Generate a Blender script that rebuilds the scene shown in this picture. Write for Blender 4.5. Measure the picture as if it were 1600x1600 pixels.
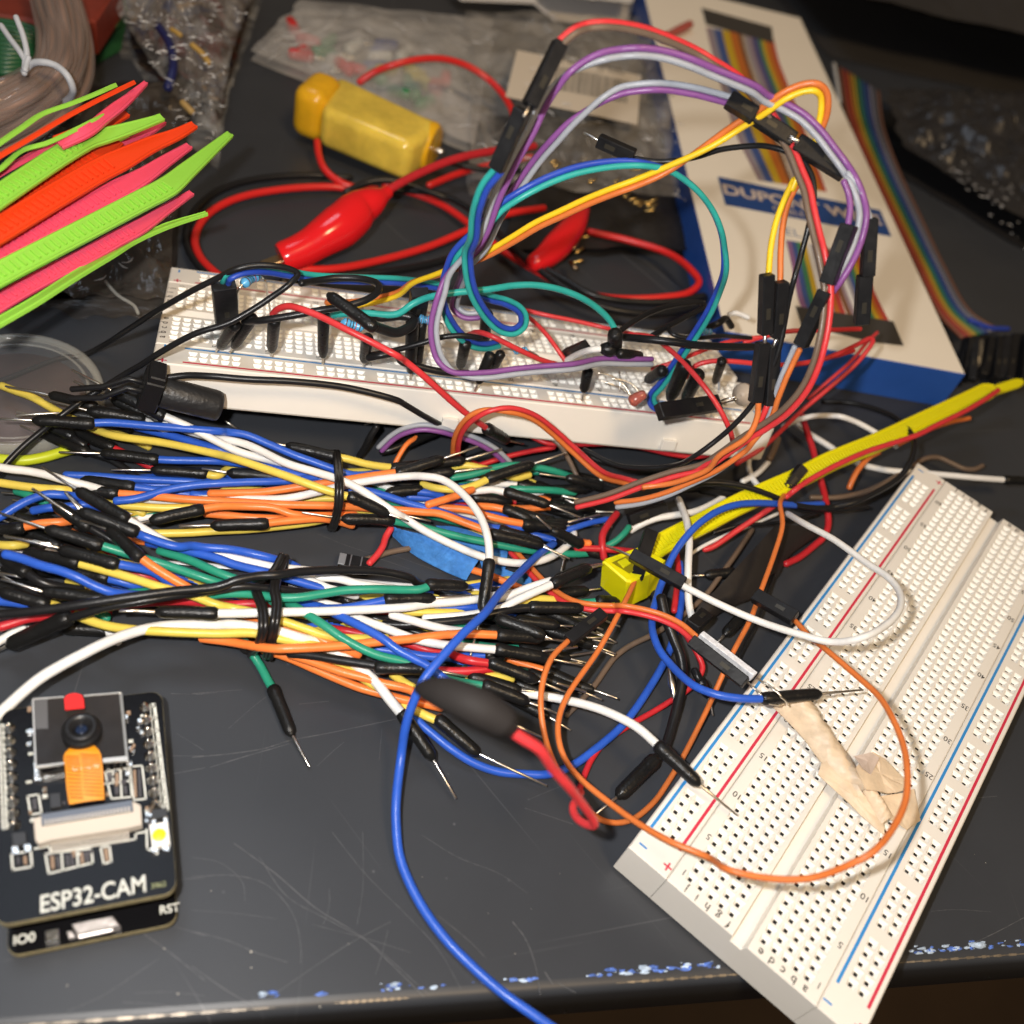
import bpy, math, random
import numpy as np
from mathutils import Matrix, Vector
random.seed(7); rng = np.random.default_rng(7)
S = 0.001  # all lengths below are millimetres, written to metres
scn = bpy.context.scene
for o in list(bpy.data.objects): bpy.data.objects.remove(o)

# ---------------------------------------------------------------- camera
FPX = 1566.705
RW = np.array([[0.9433969868580573, 0.24418644987923183, 0.22444398606818225],
               [0.3316656828602172, -0.694569179003124, -0.638413291206894],
               [0.0, 0.6767175431978936, -0.7362427362804289]])
RW[2] = np.cross(RW[0], RW[1])
CW = np.array([0.0, 0.0, 198.6785])
cam_d = bpy.data.cameras.new("camera"); cam = bpy.data.objects.new("camera", cam_d)
scn.collection.objects.link(cam); scn.camera = cam
Rb = RW.T @ np.diag([1, -1, -1])
M4 = Matrix([[*Rb[0], CW[0]*S], [*Rb[1], CW[1]*S], [*Rb[2], CW[2]*S], [0, 0, 0, 1]])
cam.matrix_world = M4
cam_d.sensor_width = 36; cam_d.lens = 36*FPX/1600
cam_d.clip_start = 0.005; cam_d.clip_end = 10
cam_d.dof.use_dof = True; cam_d.dof.focus_distance = 0.236; cam_d.dof.aperture_fstop = 12.0

# ---------------------------------------------------------------- light
wfill = bpy.data.lights.new("warm_fill", 'AREA'); wfill.shape = 'DISK'; wfill.size = 0.35; wfill.energy = 12.0; wfill.color = (1.0, 0.70, 0.38)  # unseen warm fill, added to brighten the box and the rear
wfillo = bpy.data.objects.new("warm_fill", wfill); scn.collection.objects.link(wfillo); wfillo.location = (0.55, -0.45, 1.45)
wfillo.rotation_euler = (Vector((0.10, 0.45, 0)) - Vector(wfillo.location)).to_track_quat('-Z', 'Y').to_euler()
w = bpy.data.worlds.new("World"); scn.world = w; w.use_nodes = True
nt = w.node_tree; bg = nt.nodes["Background"]
bg.inputs[1].default_value = 0.105
_tc = nt.nodes.new('ShaderNodeTexCoord'); _sx = nt.nodes.new('ShaderNodeSeparateXYZ'); nt.links.new(_tc.outputs['Generated'], _sx.inputs[0])
_mr = nt.nodes.new('ShaderNodeMapRange'); _mr.inputs[1].default_value = -0.9; _mr.inputs[2].default_value = 0.25; nt.links.new(_sx.outputs['Y'], _mr.inputs[0])
_mx = nt.nodes.new('ShaderNodeMix'); _mx.data_type = 'RGBA'; nt.links.new(_mr.outputs[0], _mx.inputs[0])
_mx.inputs[6].default_value = (.85, .92, 1.02, 1)      # cool daylight / monitor side, behind the viewer
_mx.inputs[7].default_value = (1.0, 0.72, 0.44, 1)      # warm room light ahead and above
nt.links.new(_mx.outputs[2], bg.inputs[0])
scn.view_settings.view_transform = 'Standard'; scn.view_settings.look = 'None'
scn.view_settings.exposure = 0.0; scn.view_settings.gamma = 1
fl = bpy.data.lights.new("flash", 'AREA'); fl.shape = 'DISK'; fl.size = 0.007
fl.energy = 0.66; fl.color = (1.0, 0.975, 0.95)
flo = bpy.data.objects.new("flash", fl); scn.collection.objects.link(flo)
off = RW.T @ np.array([-20.0, -13.0, 0.0])
fp = CW + off
tgt = CW + RW.T @ np.array([0, 0, 260.0])
flo.location = [c*S for c in fp]
flo.rotation_euler = (Vector([c for c in (tgt-fp)])).to_track_quat('-Z', 'Y').to_euler()
rl = bpy.data.lights.new("room_lamp", 'AREA'); rl.shape = 'DISK'; rl.size = 0.40
rl.energy = 1.9; rl.color = (0.72, 0.84, 1.0)
rlo = bpy.data.objects.new("room_lamp", rl); scn.collection.objects.link(rlo)
rlo.location = (-0.34, 0.36, 1.15)
rlo.rotation_euler = (Vector((0.0, 0.15, 0)) - Vector(rlo.location)).to_track_quat('-Z', 'Y').to_euler()

# ---------------------------------------------------------------- helpers
def P(u, v, h=0.0):
    d = RW.T @ np.array([(u-800)/FPX, (v-800)/FPX, 1.0])
    if h >= 150:                       # given as a distance along the ray
        return CW + d/np.linalg.norm(d)*h
    return CW + (h-CW[2])/d[2]*d
VIEW = dict(F=(0,0,1), a1=(0,0,3.81), a2=(380,0,3.81), a3=(760,0,3.81), a4=(1140,0,3.478), a5=(200,360,3.81),
  a6=(580,380,3.81), a7=(940,380,3.81), a8=(1240,380,4.444), b1=(0,560,4.706), b2=(300,600,4.706), b3=(600,600,4.706),
  b4=(0,820,4.706), b5=(300,820,4.21), b6=(600,820,4.444), b7=(900,680,4), b8=(820,940,4), c1=(0,1060,5), c2=(0,1280,5),
  c3=(940,1180,3.81), c4=(1180,1000,3.81), c5=(1260,700,4.706), c6=(300,1300,2.286), c7=(1200,1400,4),
  d1=(1080,220,4.706), d2=(1240,560,4.444), d3=(880,0,4.444), d4=(0,640,3.81), e8=(820,460,8), e0=(220,390,8), f1=(1020,480,6.667))
def parse(tr, h0=5.0):
    """'a3: x,y[,h] ^x,y,h !x,y,h | b1: ...' -> list of (kind, world point)"""
    out = []; lasth = h0; pix = []
    for seg in tr.split('|'):
        vw, pts = seg.split(':'); x0, y0, s = VIEW[vw.strip()]; first = True
        for t in pts.split():
            k = ''
            if t[0] in '^!': k = t[0]; t = t[1:]
            q = [float(a) for a in t.split(',')]
            if len(q) > 2: lasth = q[2]
            px = (x0+q[0]/s, y0+q[1]/s)
            if first and len(pix) > 1 and k == '':      # a view change: drop a point that would double back
                a = (pix[-1][0]-pix[-2][0], pix[-1][1]-pix[-2][1]); b = (px[0]-pix[-1][0], px[1]-pix[-1][1])
                la, lb = math.hypot(*a), math.hypot(*b)
                if lb < 9 or a[0]*b[0]+a[1]*b[1] < (.35 if lb < 32 else -.3)*la*lb: continue
            first = False; pix.append(px)
            out.append((k, P(*px, lasth)))
    return out
def pts_of(tr, h0=5.0): return [p for _, p in parse(tr, h0)]
def smooth(P0, n=7):
    P0 = [np.asarray(p, float) for p in P0]
    if len(P0) < 3: 
        return [P0[0]+(P0[-1]-P0[0])*t for t in np.linspace(0, 1, 4)]
    # centripetal catmull-rom
    A = [2*P0[0]-P0[1]]+P0+[2*P0[-1]-P0[-2]]; out = []
    for i in range(1, len(A)-2):
        p0, p1, p2, p3 = A[i-1:i+3]
        d = lambda a, b: max(np.linalg.norm(a-b), 1e-3)**.5
        t0 = 0; t1 = t0+d(p0, p1); t2 = t1+d(p1, p2); t3 = t2+d(p2, p3)
        for t in np.linspace(t1, t2, n, endpoint=False):
            a1 = (t1-t)/(t1-t0)*p0+(t-t0)/(t1-t0)*p1; a2 = (t2-t)/(t2-t1)*p1+(t-t1)/(t2-t1)*p2
            a3 = (t3-t)/(t3-t2)*p2+(t-t2)/(t3-t2)*p3
            b1 = (t2-t)/(t2-t0)*a1+(t-t0)/(t2-t0)*a2; b2 = (t3-t)/(t3-t1)*a2+(t-t1)/(t3-t1)*a3
            out.append((t2-t)/(t2-t1)*b1+(t-t1)/(t2-t1)*b2)
    out.append(P0[-1]); return out
class MB:
    def __init__(s): s.v = []; s.f = []; s.m = []; s.sm = []
    def add(s, vs, fs, mi=0, smooth=False):
        b = len(s.v); s.v += [tuple(map(float, a)) for a in vs]
        for f in fs: s.f.append(tuple(b+i for i in f)); s.m.append(mi); s.sm.append(smooth)
        return s
    def tube(s, pts, r, n=10, mi=0, round_end=True):
        """r: number or list; rounded ends"""
        pts = [np.asarray(p, float) for p in pts]; N = len(pts)
        rr = list(r) if hasattr(r, '__len__') else [r]*N
        T = [pts[min(i+1, N-1)]-pts[max(i-1, 0)] for i in range(N)]
        T = [t/(np.linalg.norm(t)+1e-9) for t in T]
        u = np.cross(T[0], [0, 0, 1.0]); 
        if np.linalg.norm(u) < .1: u = np.cross(T[0], [0, 1.0, 0])
        u /= np.linalg.norm(u); rings = []
        if round_end:
            seq = [(pts[0]-T[0]*rr[0]*.6*c, T[0], rr[0]*k) for c, k in ((1, .35), (.7, .75))]
            seq += [(pts[i], T[i], rr[i]) for i in range(N)]
            seq += [(pts[-1]+T[-1]*rr[-1]*.6*c, T[-1], rr[-1]*k) for c, k in ((.7, .75), (1, .35))]
        else: seq = [(pts[i], T[i], rr[i]) for i in range(N)]
        vs = []
        for p, t, r_ in seq:
            u = u-t*(u@t); u /= np.linalg.norm(u)+1e-12; w_ = np.cross(t, u)
            for k in range(n):
                a = 2*math.pi*k/n; vs.append(p+r_*(math.cos(a)*u+math.sin(a)*w_))
        fs = []
        for i in range(len(seq)-1):
            for k in range(n):
                k2 = (k+1) % n; fs.append((i*n+k, i*n+k2, (i+1)*n+k2, (i+1)*n+k))
        s.add(vs, fs, mi, True)
        L = len(seq)-1
        s.add([vs[k] for k in range(n)][::-1], [tuple(range(n))], mi, False)
        s.add([vs[L*n+k] for k in range(n)], [tuple(range(n))], mi, False)
        return s
    def prism(s, poly, dz, mi=0, bev=0.0, up=None):
        """poly: 3D points (flat), extruded by vector dz (down)"""
        poly = [np.asarray(p, float) for p in poly]; dz = np.asarray(dz, float); n = len(poly)
        c = sum(poly)/n
        if bev > 0:
            top = []
            for p in poly:
                d = c-p; top.append(p+d/np.linalg.norm(d)*bev)
            dn = dz/np.linalg.norm(dz)*bev*.7
            rings = [top, [p+dn for p in poly], [p+dz for p in poly]]
        else: rings = [poly, [p+dz for p in poly]]
        nrm = sum((np.cross(poly[i]-c, poly[(i+1) % n]-c) for i in range(n)), np.zeros(3))
        flip = nrm@dz > 0
        vs = [p for R_ in rings for p in R_]; fs = [tuple(range(n)) if not flip else tuple(range(n))[::-1]]
        for j in range(len(rings)-1):
            for i in range(n):
                q = (j*n+i, (j+1)*n+i, (j+1)*n+(i+1) % n, j*n+(i+1) % n); fs.append(q if not flip else q[::-1])
        L = len(rings)-1; b = tuple(L*n+i for i in range(n)); fs.append(b[::-1] if not flip else b)
        return s.add(vs, fs, mi)
    def bar(s, a, b, wv, hv, mi=0, bev=.12):
        """box bar from a to b; wv, hv half-extent vectors"""
        a, b, wv, hv = [np.asarray(x, float) for x in (a, b, wv, hv)]
        d = (b-a)/np.linalg.norm(b-a)
        def ring(p, k):
            kw = 1-k/np.linalg.norm(wv); kh = 1-k/np.linalg.norm(hv); R_ = []
            be = bev
            for sw, sh in ((1, 1), (-1, 1), (-1, -1), (1, -1)):
                cw = wv*sw*kw; ch = hv*sh*kh; uw = wv/np.linalg.norm(wv)*sw*be; uh = hv/np.linalg.norm(hv)*sh*be
                pr = [p+cw-uw+ch, p+cw+ch-uh]
                R_ += pr if sw*sh < 0 else pr[::-1]
            return R_
        rings = [ring(a, bev), ring(a+d*bev, 0), ring(b-d*bev, 0), ring(b, bev)]; n = 8
        vs = [p for R_ in rings for p in R_]; fs = []
        for j in range(3):
            for i in range(n): fs.append((j*n+i, j*n+(i+1) % n, (j+1)*n+(i+1) % n, (j+1)*n+i))
        fs.append(tuple(range(n))[::-1]); fs.append(tuple(3*n+i for i in range(n)))
        return s.add(vs, fs, mi)
    def box(s, c, sz, mi=0, X=(1,0,0), Y=(0,1,0), bev=.1):
        X = np.array(X, float); Y = np.array(Y, float); Z = np.cross(X, Y); c = np.array(c, float)
        return s.bar(c-X*sz[0]/2, c+X*sz[0]/2, Y*sz[1]/2, Z*sz[2]/2, mi, bev)
    def build(s, name, mats, parent=None, origin=None):
        if parent is not None: origin = parent['_o']
        if origin is None:
            A = np.array(s.v); origin = [float((A[:, 0].min()+A[:, 0].max())/2), float((A[:, 1].min()+A[:, 1].max())/2), float(A[:, 2].min())]
        me = bpy.data.meshes.new(name)
        me.from_pydata([((x-origin[0])*S, (y-origin[1])*S, (z-origin[2])*S) for x, y, z in s.v], [], s.f)
        if not isinstance(mats, (list, tuple)): mats = [mats]
        for m in mats: me.materials.append(m)
        me.polygons.foreach_set('material_index', s.m); me.polygons.foreach_set('use_smooth', s.sm)
        me.update()
        o = bpy.data.objects.new(name, me); scn.collection.objects.link(o)
        if parent is None: o.location = [c*S for c in origin]
        else: o.parent = parent
        OR[o.name] = [float(c) for c in origin]; o['_o'] = OR[o.name]
        return o
OR = {}
LABELS = {}
def tag(o, label, cat, group=None, kind=None):
    if label: o['label'] = label
    if cat: o['category'] = cat
    if group: o['group'] = group
    if kind: o['kind'] = kind
    return o
def thing(name, label, cat, at, group=None):
    o = bpy.data.objects.new(name, None); scn.collection.objects.link(o)
    o.empty_display_size = .005
    at = [float(c) for c in at]; o.location = [c*S for c in at]; o['_o'] = at
    return tag(o, label, cat, group)
def textmesh(name, txt, org, right, up, height, mat, parent, width=None, lift=0.05, bold=0.0, align='LEFT', thick=.02):
    cu = bpy.data.curves.new(name, 'FONT'); cu.body = txt; cu.align_x = align; cu.offset = bold
    ob = bpy.data.objects.new(name, cu); scn.collection.objects.link(ob)
    bpy.context.view_layer.update()
    me = bpy.data.meshes.new_from_object(ob); bpy.data.objects.remove(ob)
    V = np.array([v.co[:] for v in me.vertices]); right = np.array(right, float); up = np.array(up, float)
    right = right/np.linalg.norm(right); up = up/np.linalg.norm(up)
    k = height/0.70; kx = k
    if width: kx = width/(V[:, 0].max()-V[:, 0].min())
    nrm = np.cross(right, up); o_ = parent['_o']
    for v in me.vertices:
        p = np.array(org)+right*v.co.x*kx+up*v.co.y*k+nrm*lift
        v.co = [(p[i]-o_[i])*S for i in range(3)]
    me.materials.clear(); me.materials.append(mat)
    for p in me.polygons: p.material_index = 0
    o = bpy.data.objects.new(name, me); scn.collection.objects.link(o); o.parent = parent; o['_o'] = o_
    return o

# ---------------------------------------------------------------- materials
MATS = {}
def mat(name, col, rough=.5, metal=0.0, spec=.5, coat=0.0, bump=0.0, bscale=300.0, var=0.0, vscale=60.0, trans=0.0, sss=0.0, alpha=1.0, ior=1.45, rvar=0.0):
    if name in MATS: return MATS[name]
    m = bpy.data.materials.new(name); m.use_nodes = True; MATS[name] = m
    t = m.node_tree; b = t.nodes["Principled BSDF"]; N = t.nodes.new; L = t.links.new
    b.inputs['Base Color'].default_value = (*col, 1); b.inputs['Roughness'].default_value = rough
    b.inputs['Metallic'].default_value = metal; b.inputs['Specular IOR Level'].default_value = spec
    b.inputs['Coat Weight'].default_value = coat; b.inputs['Coat Roughness'].default_value = .1
    b.inputs['Transmission Weight'].default_value = trans; b.inputs['IOR'].default_value = ior
    b.inputs['Alpha'].default_value = alpha
    if sss: b.inputs['Subsurface Weight'].default_value = sss; b.inputs['Subsurface Radius'].default_value = (.002, .0015, .001); b.inputs['Subsurface Scale'].default_value = 1.0
    tc = N('ShaderNodeTexCoord')
    if bump:
        n = N('ShaderNodeTexNoise'); n.inputs['Scale'].default_value = bscale; n.inputs['Detail'].default_value = 4
        L(tc.outputs['Object'], n.inputs['Vector'])
        bp = N('ShaderNodeBump'); bp.inputs['Strength'].default_value = bump; bp.inputs['Distance'].default_value = .0004
        L(n.outputs['Fac'], bp.inputs['Height']); L(bp.outputs[0], b.inputs['Normal'])
    if var:
        n = N('ShaderNodeTexNoise'); n.inputs['Scale'].default_value = vscale; n.inputs['Detail'].default_value = 5; n.inputs['Roughness'].default_value = .65
        L(tc.outputs['Object'], n.inputs['Vector'])
        mx = N('ShaderNodeMix'); mx.data_type = 'RGBA'
        mr = N('ShaderNodeMapRange'); mr.inputs[1].default_value = .35; mr.inputs[2].default_value = .7
        L(n.outputs['Fac'], mr.inputs[0]); L(mr.outputs[0], mx.inputs[0])
        mx.inputs[6].default_value = (*[c*(1-var) for c in col], 1); mx.inputs[7].default_value = (*[min(1, c*(1+var*.6)) for c in col], 1)
        L(mx.outputs[2], b.inputs['Base Color'])
    if rvar:
        n = N('ShaderNodeTexNoise'); n.inputs['Scale'].default_value = vscale*1.7; n.inputs['Detail'].default_value = 4
        L(tc.outputs['Object'], n.inputs['Vector'])
        mr = N('ShaderNodeMapRange'); mr.inputs[1].default_value = .3; mr.inputs[2].default_value = .7
        mr.inputs[3].default_value = max(.02, rough-rvar); mr.inputs[4].default_value = rough+rvar
        L(n.outputs['Fac'], mr.inputs[0]); L(mr.outputs[0], b.inputs['Roughness'])
    return m
WC = dict(blue=(.025,.10,.52), white=(.78,.77,.74), yellow=(.72,.56,.09), orange=(.84,.21,.045), green=(.022,.27,.17), teal=(.03,.36,.32),
  red=(.52,.022,.03), black=(.011,.011,.012), purple=(.22,.075,.26), grey=(.34,.36,.40), brown=(.15,.105,.075), dblue=(.025,.07,.42),
  rorange=(.64,.17,.04), ryellow=(.86,.56,.02), rred=(.62,.04,.045), clipred=(.66,.012,.015), pink=(.60,.05,.10))
def wm(c):
    if c == 'black': return mat('wire_black', WC[c], rough=.34, spec=.4, bump=.12, bscale=900, rvar=.06)
    return mat('wire_'+c, WC[c], rough=.36, spec=.45, bump=.10, bscale=1100, var=.08, vscale=250, rvar=.08)
M_sleeve = mat('sleeve_black', (.009,.009,.009), rough=.34, spec=.38, bump=.35, bscale=1500, rvar=.1, vscale=200)
M_house = mat('housing_black', (.010,.010,.011), rough=.4, spec=.35, bump=.08, bscale=1200, rvar=.12, vscale=200)
M_pin = mat('pin_metal', (.72,.68,.62), rough=.28, metal=1.0, bump=.1, bscale=900)
M_abs = mat('board_plastic', (.80,.76,.69), rough=.42, spec=.4, var=.03, vscale=40, bump=.04, bscale=700)
M_abs2 = mat('board_socket', (.90,.88,.82), rough=.4, spec=.4)
M_hole = mat('socket_dark', (.03,.028,.026), rough=.7)
M_blueline = mat('print_blue', (.03,.25,.62), rough=.5); M_redline = mat('print_red', (.60,.03,.07), rough=.5)
M_ink = mat('print_black', (.05,.045,.04), rough=.6)
# ---------------------------------------------------------------- the desk
def desk_material():
    m = bpy.data.materials.new('desk_laminate'); m.use_nodes = True; t = m.node_tree; N = t.nodes.new; L = t.links.new
    b = t.nodes["Principled BSDF"]; tc = N('ShaderNodeTexCoord'); b.inputs['Specular IOR Level'].default_value = .36
    n1 = N('ShaderNodeTexNoise'); n1.inputs['Scale'].default_value = 14; n1.inputs['Detail'].default_value = 6; L(tc.outputs['Object'], n1.inputs['Vector'])
    cr = N('ShaderNodeValToRGB'); cr.color_ramp.elements[0].position = .3; cr.color_ramp.elements[0].color = (.032,.035,.041,1)
    cr.color_ramp.elements[1].position = .75; cr.color_ramp.elements[1].color = (.046,.050,.058,1); L(n1.outputs['Fac'], cr.inputs[0])
    # faint scuffs: several directions of stretched noise
    tot = None
    for ang, sc, th, amt in ((.6, (6, 520, 1), .69, .10), (-.5, (5, 430, 1), .70, .10), (1.3, (7, 600, 1), .71, .09), (2.3, (4, 380, 1), .70, .08)):
        mp = N('ShaderNodeMapping'); mp.inputs['Rotation'].default_value = (0, 0, ang); L(tc.outputs['Object'], mp.inputs[0])
        mp2 = N('ShaderNodeMapping'); mp2.inputs['Scale'].default_value = sc; L(mp.outputs[0], mp2.inputs[0])
        n = N('ShaderNodeTexNoise'); n.inputs['Scale'].default_value = 1; n.inputs['Detail'].default_value = 3; L(mp2.outputs[0], n.inputs['Vector'])
        mr = N('ShaderNodeMapRange'); mr.inputs[1].default_value = th; mr.inputs[2].default_value = th+.05; mr.inputs[4].default_value = amt; L(n.outputs['Fac'], mr.inputs[0])
        if tot is None: tot = mr.outputs[0]
        else:
            a = N('ShaderNodeMath'); a.operation = 'MAXIMUM'; L(tot, a.inputs[0]); L(mr.outputs[0], a.inputs[1]); tot = a.outputs[0]
    # dust specks
    vo = N('ShaderNodeTexVoronoi'); vo.inputs['Scale'].default_value = 130; L(tc.outputs['Object'], vo.inputs['Vector'])
    vr = N('ShaderNodeMapRange'); vr.inputs[1].default_value = .05; vr.inputs[2].default_value = .02; vr.inputs[4].default_value = .12; L(vo.outputs['Distance'], vr.inputs[0])
    n3 = N('ShaderNodeTexNoise'); n3.inputs['Scale'].default_value = 40; L(tc.outputs['Object'], n3.inputs['Vector'])
    n3r = N('ShaderNodeMapRange'); n3r.inputs[1].default_value = .5; n3r.inputs[2].default_value = .62; L(n3.outputs['Fac'], n3r.inputs[0])
    mu = N('ShaderNodeMath'); mu.operation = 'MULTIPLY'; L(vr.outputs[0], mu.inputs[0]); L(n3r.outputs[0], mu.inputs[1])
    ad = N('ShaderNodeMath'); ad.operation = 'MAXIMUM'; L(tot, ad.inputs[0]); L(mu.outputs[0], ad.inputs[1])
    mx = N('ShaderNodeMix'); mx.data_type = 'RGBA'; L(ad.outputs[0], mx.inputs[0]); L(cr.outputs[0], mx.inputs[6]); mx.inputs[7].default_value = (.42,.42,.44,1)
    L(mx.outputs[2], b.inputs['Base Color'])
    rr = N('ShaderNodeMapRange'); rr.inputs[3].default_value = .33; rr.inputs[4].default_value = .5; L(n1.outputs['Fac'], rr.inputs[0]); L(rr.outputs[0], b.inputs['Roughness'])
    bp = N('ShaderNodeBump'); bp.inputs['Strength'].default_value = .06; bp.inputs['Distance'].default_value = .0002
    n4 = N('ShaderNodeTexNoise'); n4.inputs['Scale'].default_value = 900; L(tc.outputs['Object'], n4.inputs['Vector']); L(n4.outputs['Fac'], bp.inputs['Height']); L(bp.outputs[0], b.inputs['Normal'])
    return m
M_desk = desk_material()
eL = P(320, 1593, 0); eR = P(1600, 1499, 0); ed = (eR-eL)/np.linalg.norm(eR-eL); en = np.array([-ed[1], ed[0], 0.0])  # en: away from viewer
e0 = eL-ed*260; e1 = eL+ed*900; up = np.array([0, 0, 1.0])
mb = MB()
prof = [(1000, 0), (2.6, 0), (1.7, -.12), (.9, -.45), (.35, -1.0), (.05, -1.8), (0, -2.6), (0, -16), (1.2, -17.2), (3, -17.6), (1000, -17.6)]
vs = []; 
for a, z in prof: vs += [e0+en*a+up*z, e1+en*a+up*z]
fs = [(2*i, 2*i+1, 2*i+3, 2*i+2) for i in range(len(prof)-1)]
mb.add(vs, fs[:1], 0); mb.add(vs, fs[1:], 0, True)
desk = mb.build('desk_top', M_desk); tag(desk, None, None, kind='structure')
# worn strip along the front edge
M_worn = mat('worn_edge', (.22,.18,.13), rough=.35, var=.5, vscale=120, metal=.2)
mb = MB()
def edge_u(px):  # distance along the edge of an image column
    v = 1593-(px-320)*94/1280.0; return float((P(px, v, 0)-eL)@ed)
for a, b in ((-60, 430), (520, 640), (960, 1180), (1395, 1640)):
    ua, ub = edge_u(a), edge_u(b); n = 40
    for i in range(n):
        u0, u1 = ua+(ub-ua)*i/n, ua+(ub-ua)*(i+1)/n
        w0 = .28*(1-abs(2*i/n-1)**4)*(.6+.4*math.sin(i*1.7)); 
        p = [(1.25-w0, -.28-w0*.3), (1.25+w0, -.28+w0*.25)]
        q = []
        for (aa, zz), uu in ((p[0], u0), (p[0], u1), (p[1], u1), (p[1], u0)): q.append(eL+ed*uu+en*(aa-.07)+up*(zz+.10))
        mb.add(q, [(0, 1, 2, 3)])
mb.build('worn_edge', M_worn, desk)
# chipped blue paint
M_pb = mat('paint_blue', (.10,.20,.62), rough=.6, var=.6, vscale=700, bump=.6, bscale=900); M_pw = mat('paint_pale', (.50,.62,.78), rough=.65, var=.4, vscale=700, bump=.6, bscale=900)
mb = MB()
def chip(px, back, sz, hh, mi):
    c = eL+ed*edge_u(px)+en*back; n = 7; ph = random.random()*6
    pts = [c+ed*math.cos(ph+2*math.pi*k/n)*sz*random.uniform(.6, 1.5)+en*math.sin(ph+2*math.pi*k/n)*sz*random.uniform(.25, .55)+up*.01 for k in range(n)]
    top = [c+(p-c)*.6+up*hh*random.uniform(.5, 1) for p in pts]
    mb.add(pts+top, [(k, (k+1) % n, n+(k+1) % n, n+k) for k in range(n)]+[tuple(range(n, 2*n))], mi, True)
for (a, b, cnt, sp) in ((398, 440, 16, .7), (596, 630, 22, .8), (630, 790, 22, .5), (790, 870, 26, .4), (920, 1010, 60, .7), (1010, 1175, 110, 1.1), (1398, 1460, 30, 1.0), (1455, 1640, 170, 1.2), (470, 560, 4, .6)):
    for _ in range(int(cnt*.36)):
        px = random.uniform(a, b); chip(px, 2.7+abs(random.gauss(0, sp*.55)), random.choice((.2, .35, .5, .7, .95)), random.uniform(.05, .3), random.choice((0, 0, 1, 1)))
for px, s_, m_ in ((410, .9, 1), (425, 1.0, 0), (617, 1.3, 1), (625, .8, 0), (960, 1.1, 0), (1012, 1.4, 1), (1025, 1.2, 0), (1115, .8, 0), (1540, 1.9, 1), (1533, 1.4, 1), (1080, .8, 1), (1290+160, .9, 1)):
    chip(px, 3.6, s_, .9, m_)
mb.build('paint_chips', [M_pb, M_pw], desk)['kind'] = 'stuff'
# scratches that can be traced in the photograph
M_scr = mat('scratch', (.105,.107,.113), rough=.45)
mb = MB()
def scratch(tr, wd=.09):
    pts = smooth(pts_of(tr, 0), 8); 
    for i in range(len(pts)-1):
        a, b = pts[i], pts[i+1]; d = b-a; d /= np.linalg.norm(d)+1e-9; nn = np.cross(d, up)
        k = wd*.72*random.uniform(.35, 1); 
        mb.add([a-nn*k+up*.012, b-nn*k+up*.012, b+nn*k+up*.012, a+nn*k+up*.012], [(0, 1, 2, 3)])
for tr, wd in [("c6: 150,40 300,150 440,270 600,370 700,460 830,590",.10), ("c6: 240,90 340,230 480,310 640,400 800,540 850,585",.07), ("c6: 0,160 150,155 260,185 340,260 375,330 390,430 388,470",.07),
  ("c6: 0,355 120,385 230,430 340,465",.07), ("c6: 280,590 380,520 560,400 710,320",.07), ("c6: 0,480 130,570 220,620",.09), ("c6: 500,0 620,150 760,290 880,420 960,560",.06),
  ("c6: 820,10 950,90 1100,150 1200,220",.06), ("c6: 1145,320 1190,380 1225,470 1245,585",.12), ("c6: 880,300 980,380 1050,450",.08), ("c6: 1260,500 1290,545",.14), ("c6: 1310,540 1370,575",.1),
  ("c6: 610,0 610,200 590,330",.05), ("c6: 490,200 490,260 470,330",.05), ("c6: 0,90 100,110 180,180 190,250",.05), ("c6: 0,280 150,290 300,310",.04), ("c6: 430,330 620,380 780,430",.05), ("c6: 700,350 680,430 655,510",.05),
  ("b5: 0,1110 330,1085",.08), ("b5: 0,1530 300,1500 480,1470 640,1420 900,1370 1380,1270",.10), ("b5: 120,1595 330,1530 640,1440",.10), ("b5: 240,1340 400,1200 490,1130",.05), ("b5: 700,1180 900,1160",.05), ("b5: 1250,1340 1230,1550",.04), ("b5: 820,1590 950,1470 1000,1430",.06),
  ("b5: 830,60 1000,130 1180,190",.06), ("b5: 1200,210 1430,290",.06), ("b6: 60,210 200,260 400,330",.05), ("b4: 1255,1240 1440,1245 1600,1232",.07), ("c1: 1340,120 1580,125",.06), ("c1: 1340,605 1590,605",.07), ("c1: 1350,745 1600,700",.07), ("c1: 1380,430 1590,560",.05),
  ("c2: 1100,880 1300,1020 1600,1260",.08), ("c2: 1370,840 1600,910",.07), ("c2: 530,1500 800,1380 1060,1210 1240,1090",.06), ("c2: 960,1430 1250,1450 1600,1530",.07), ("c2: 1050,1360 1300,1350 1600,1380",.05), ("c2: 1390,470 1600,460",.06),
  ("c2: 20,1110 250,1060",.05), ("c7: 1160,350 1400,240 1600,135",.10), ("c7: 1020,95 1180,85 1400,100",.05), ("b8: 0,1290 120,1330 300,1390",.06), ("b8: 20,1240 160,1180 240,1150",.05), ("b8: 250,700 600,560",.04), ("b7: 200,1200 400,1120",.04), ("c4: 1320,940 1440,930",.08), ("F: 445,150 520,165 600,180",.07)]:
    scratch(tr, wd)
sc_ = mb.build('scratches', M_scr, desk); sc_['kind'] = 'stuff'
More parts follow.
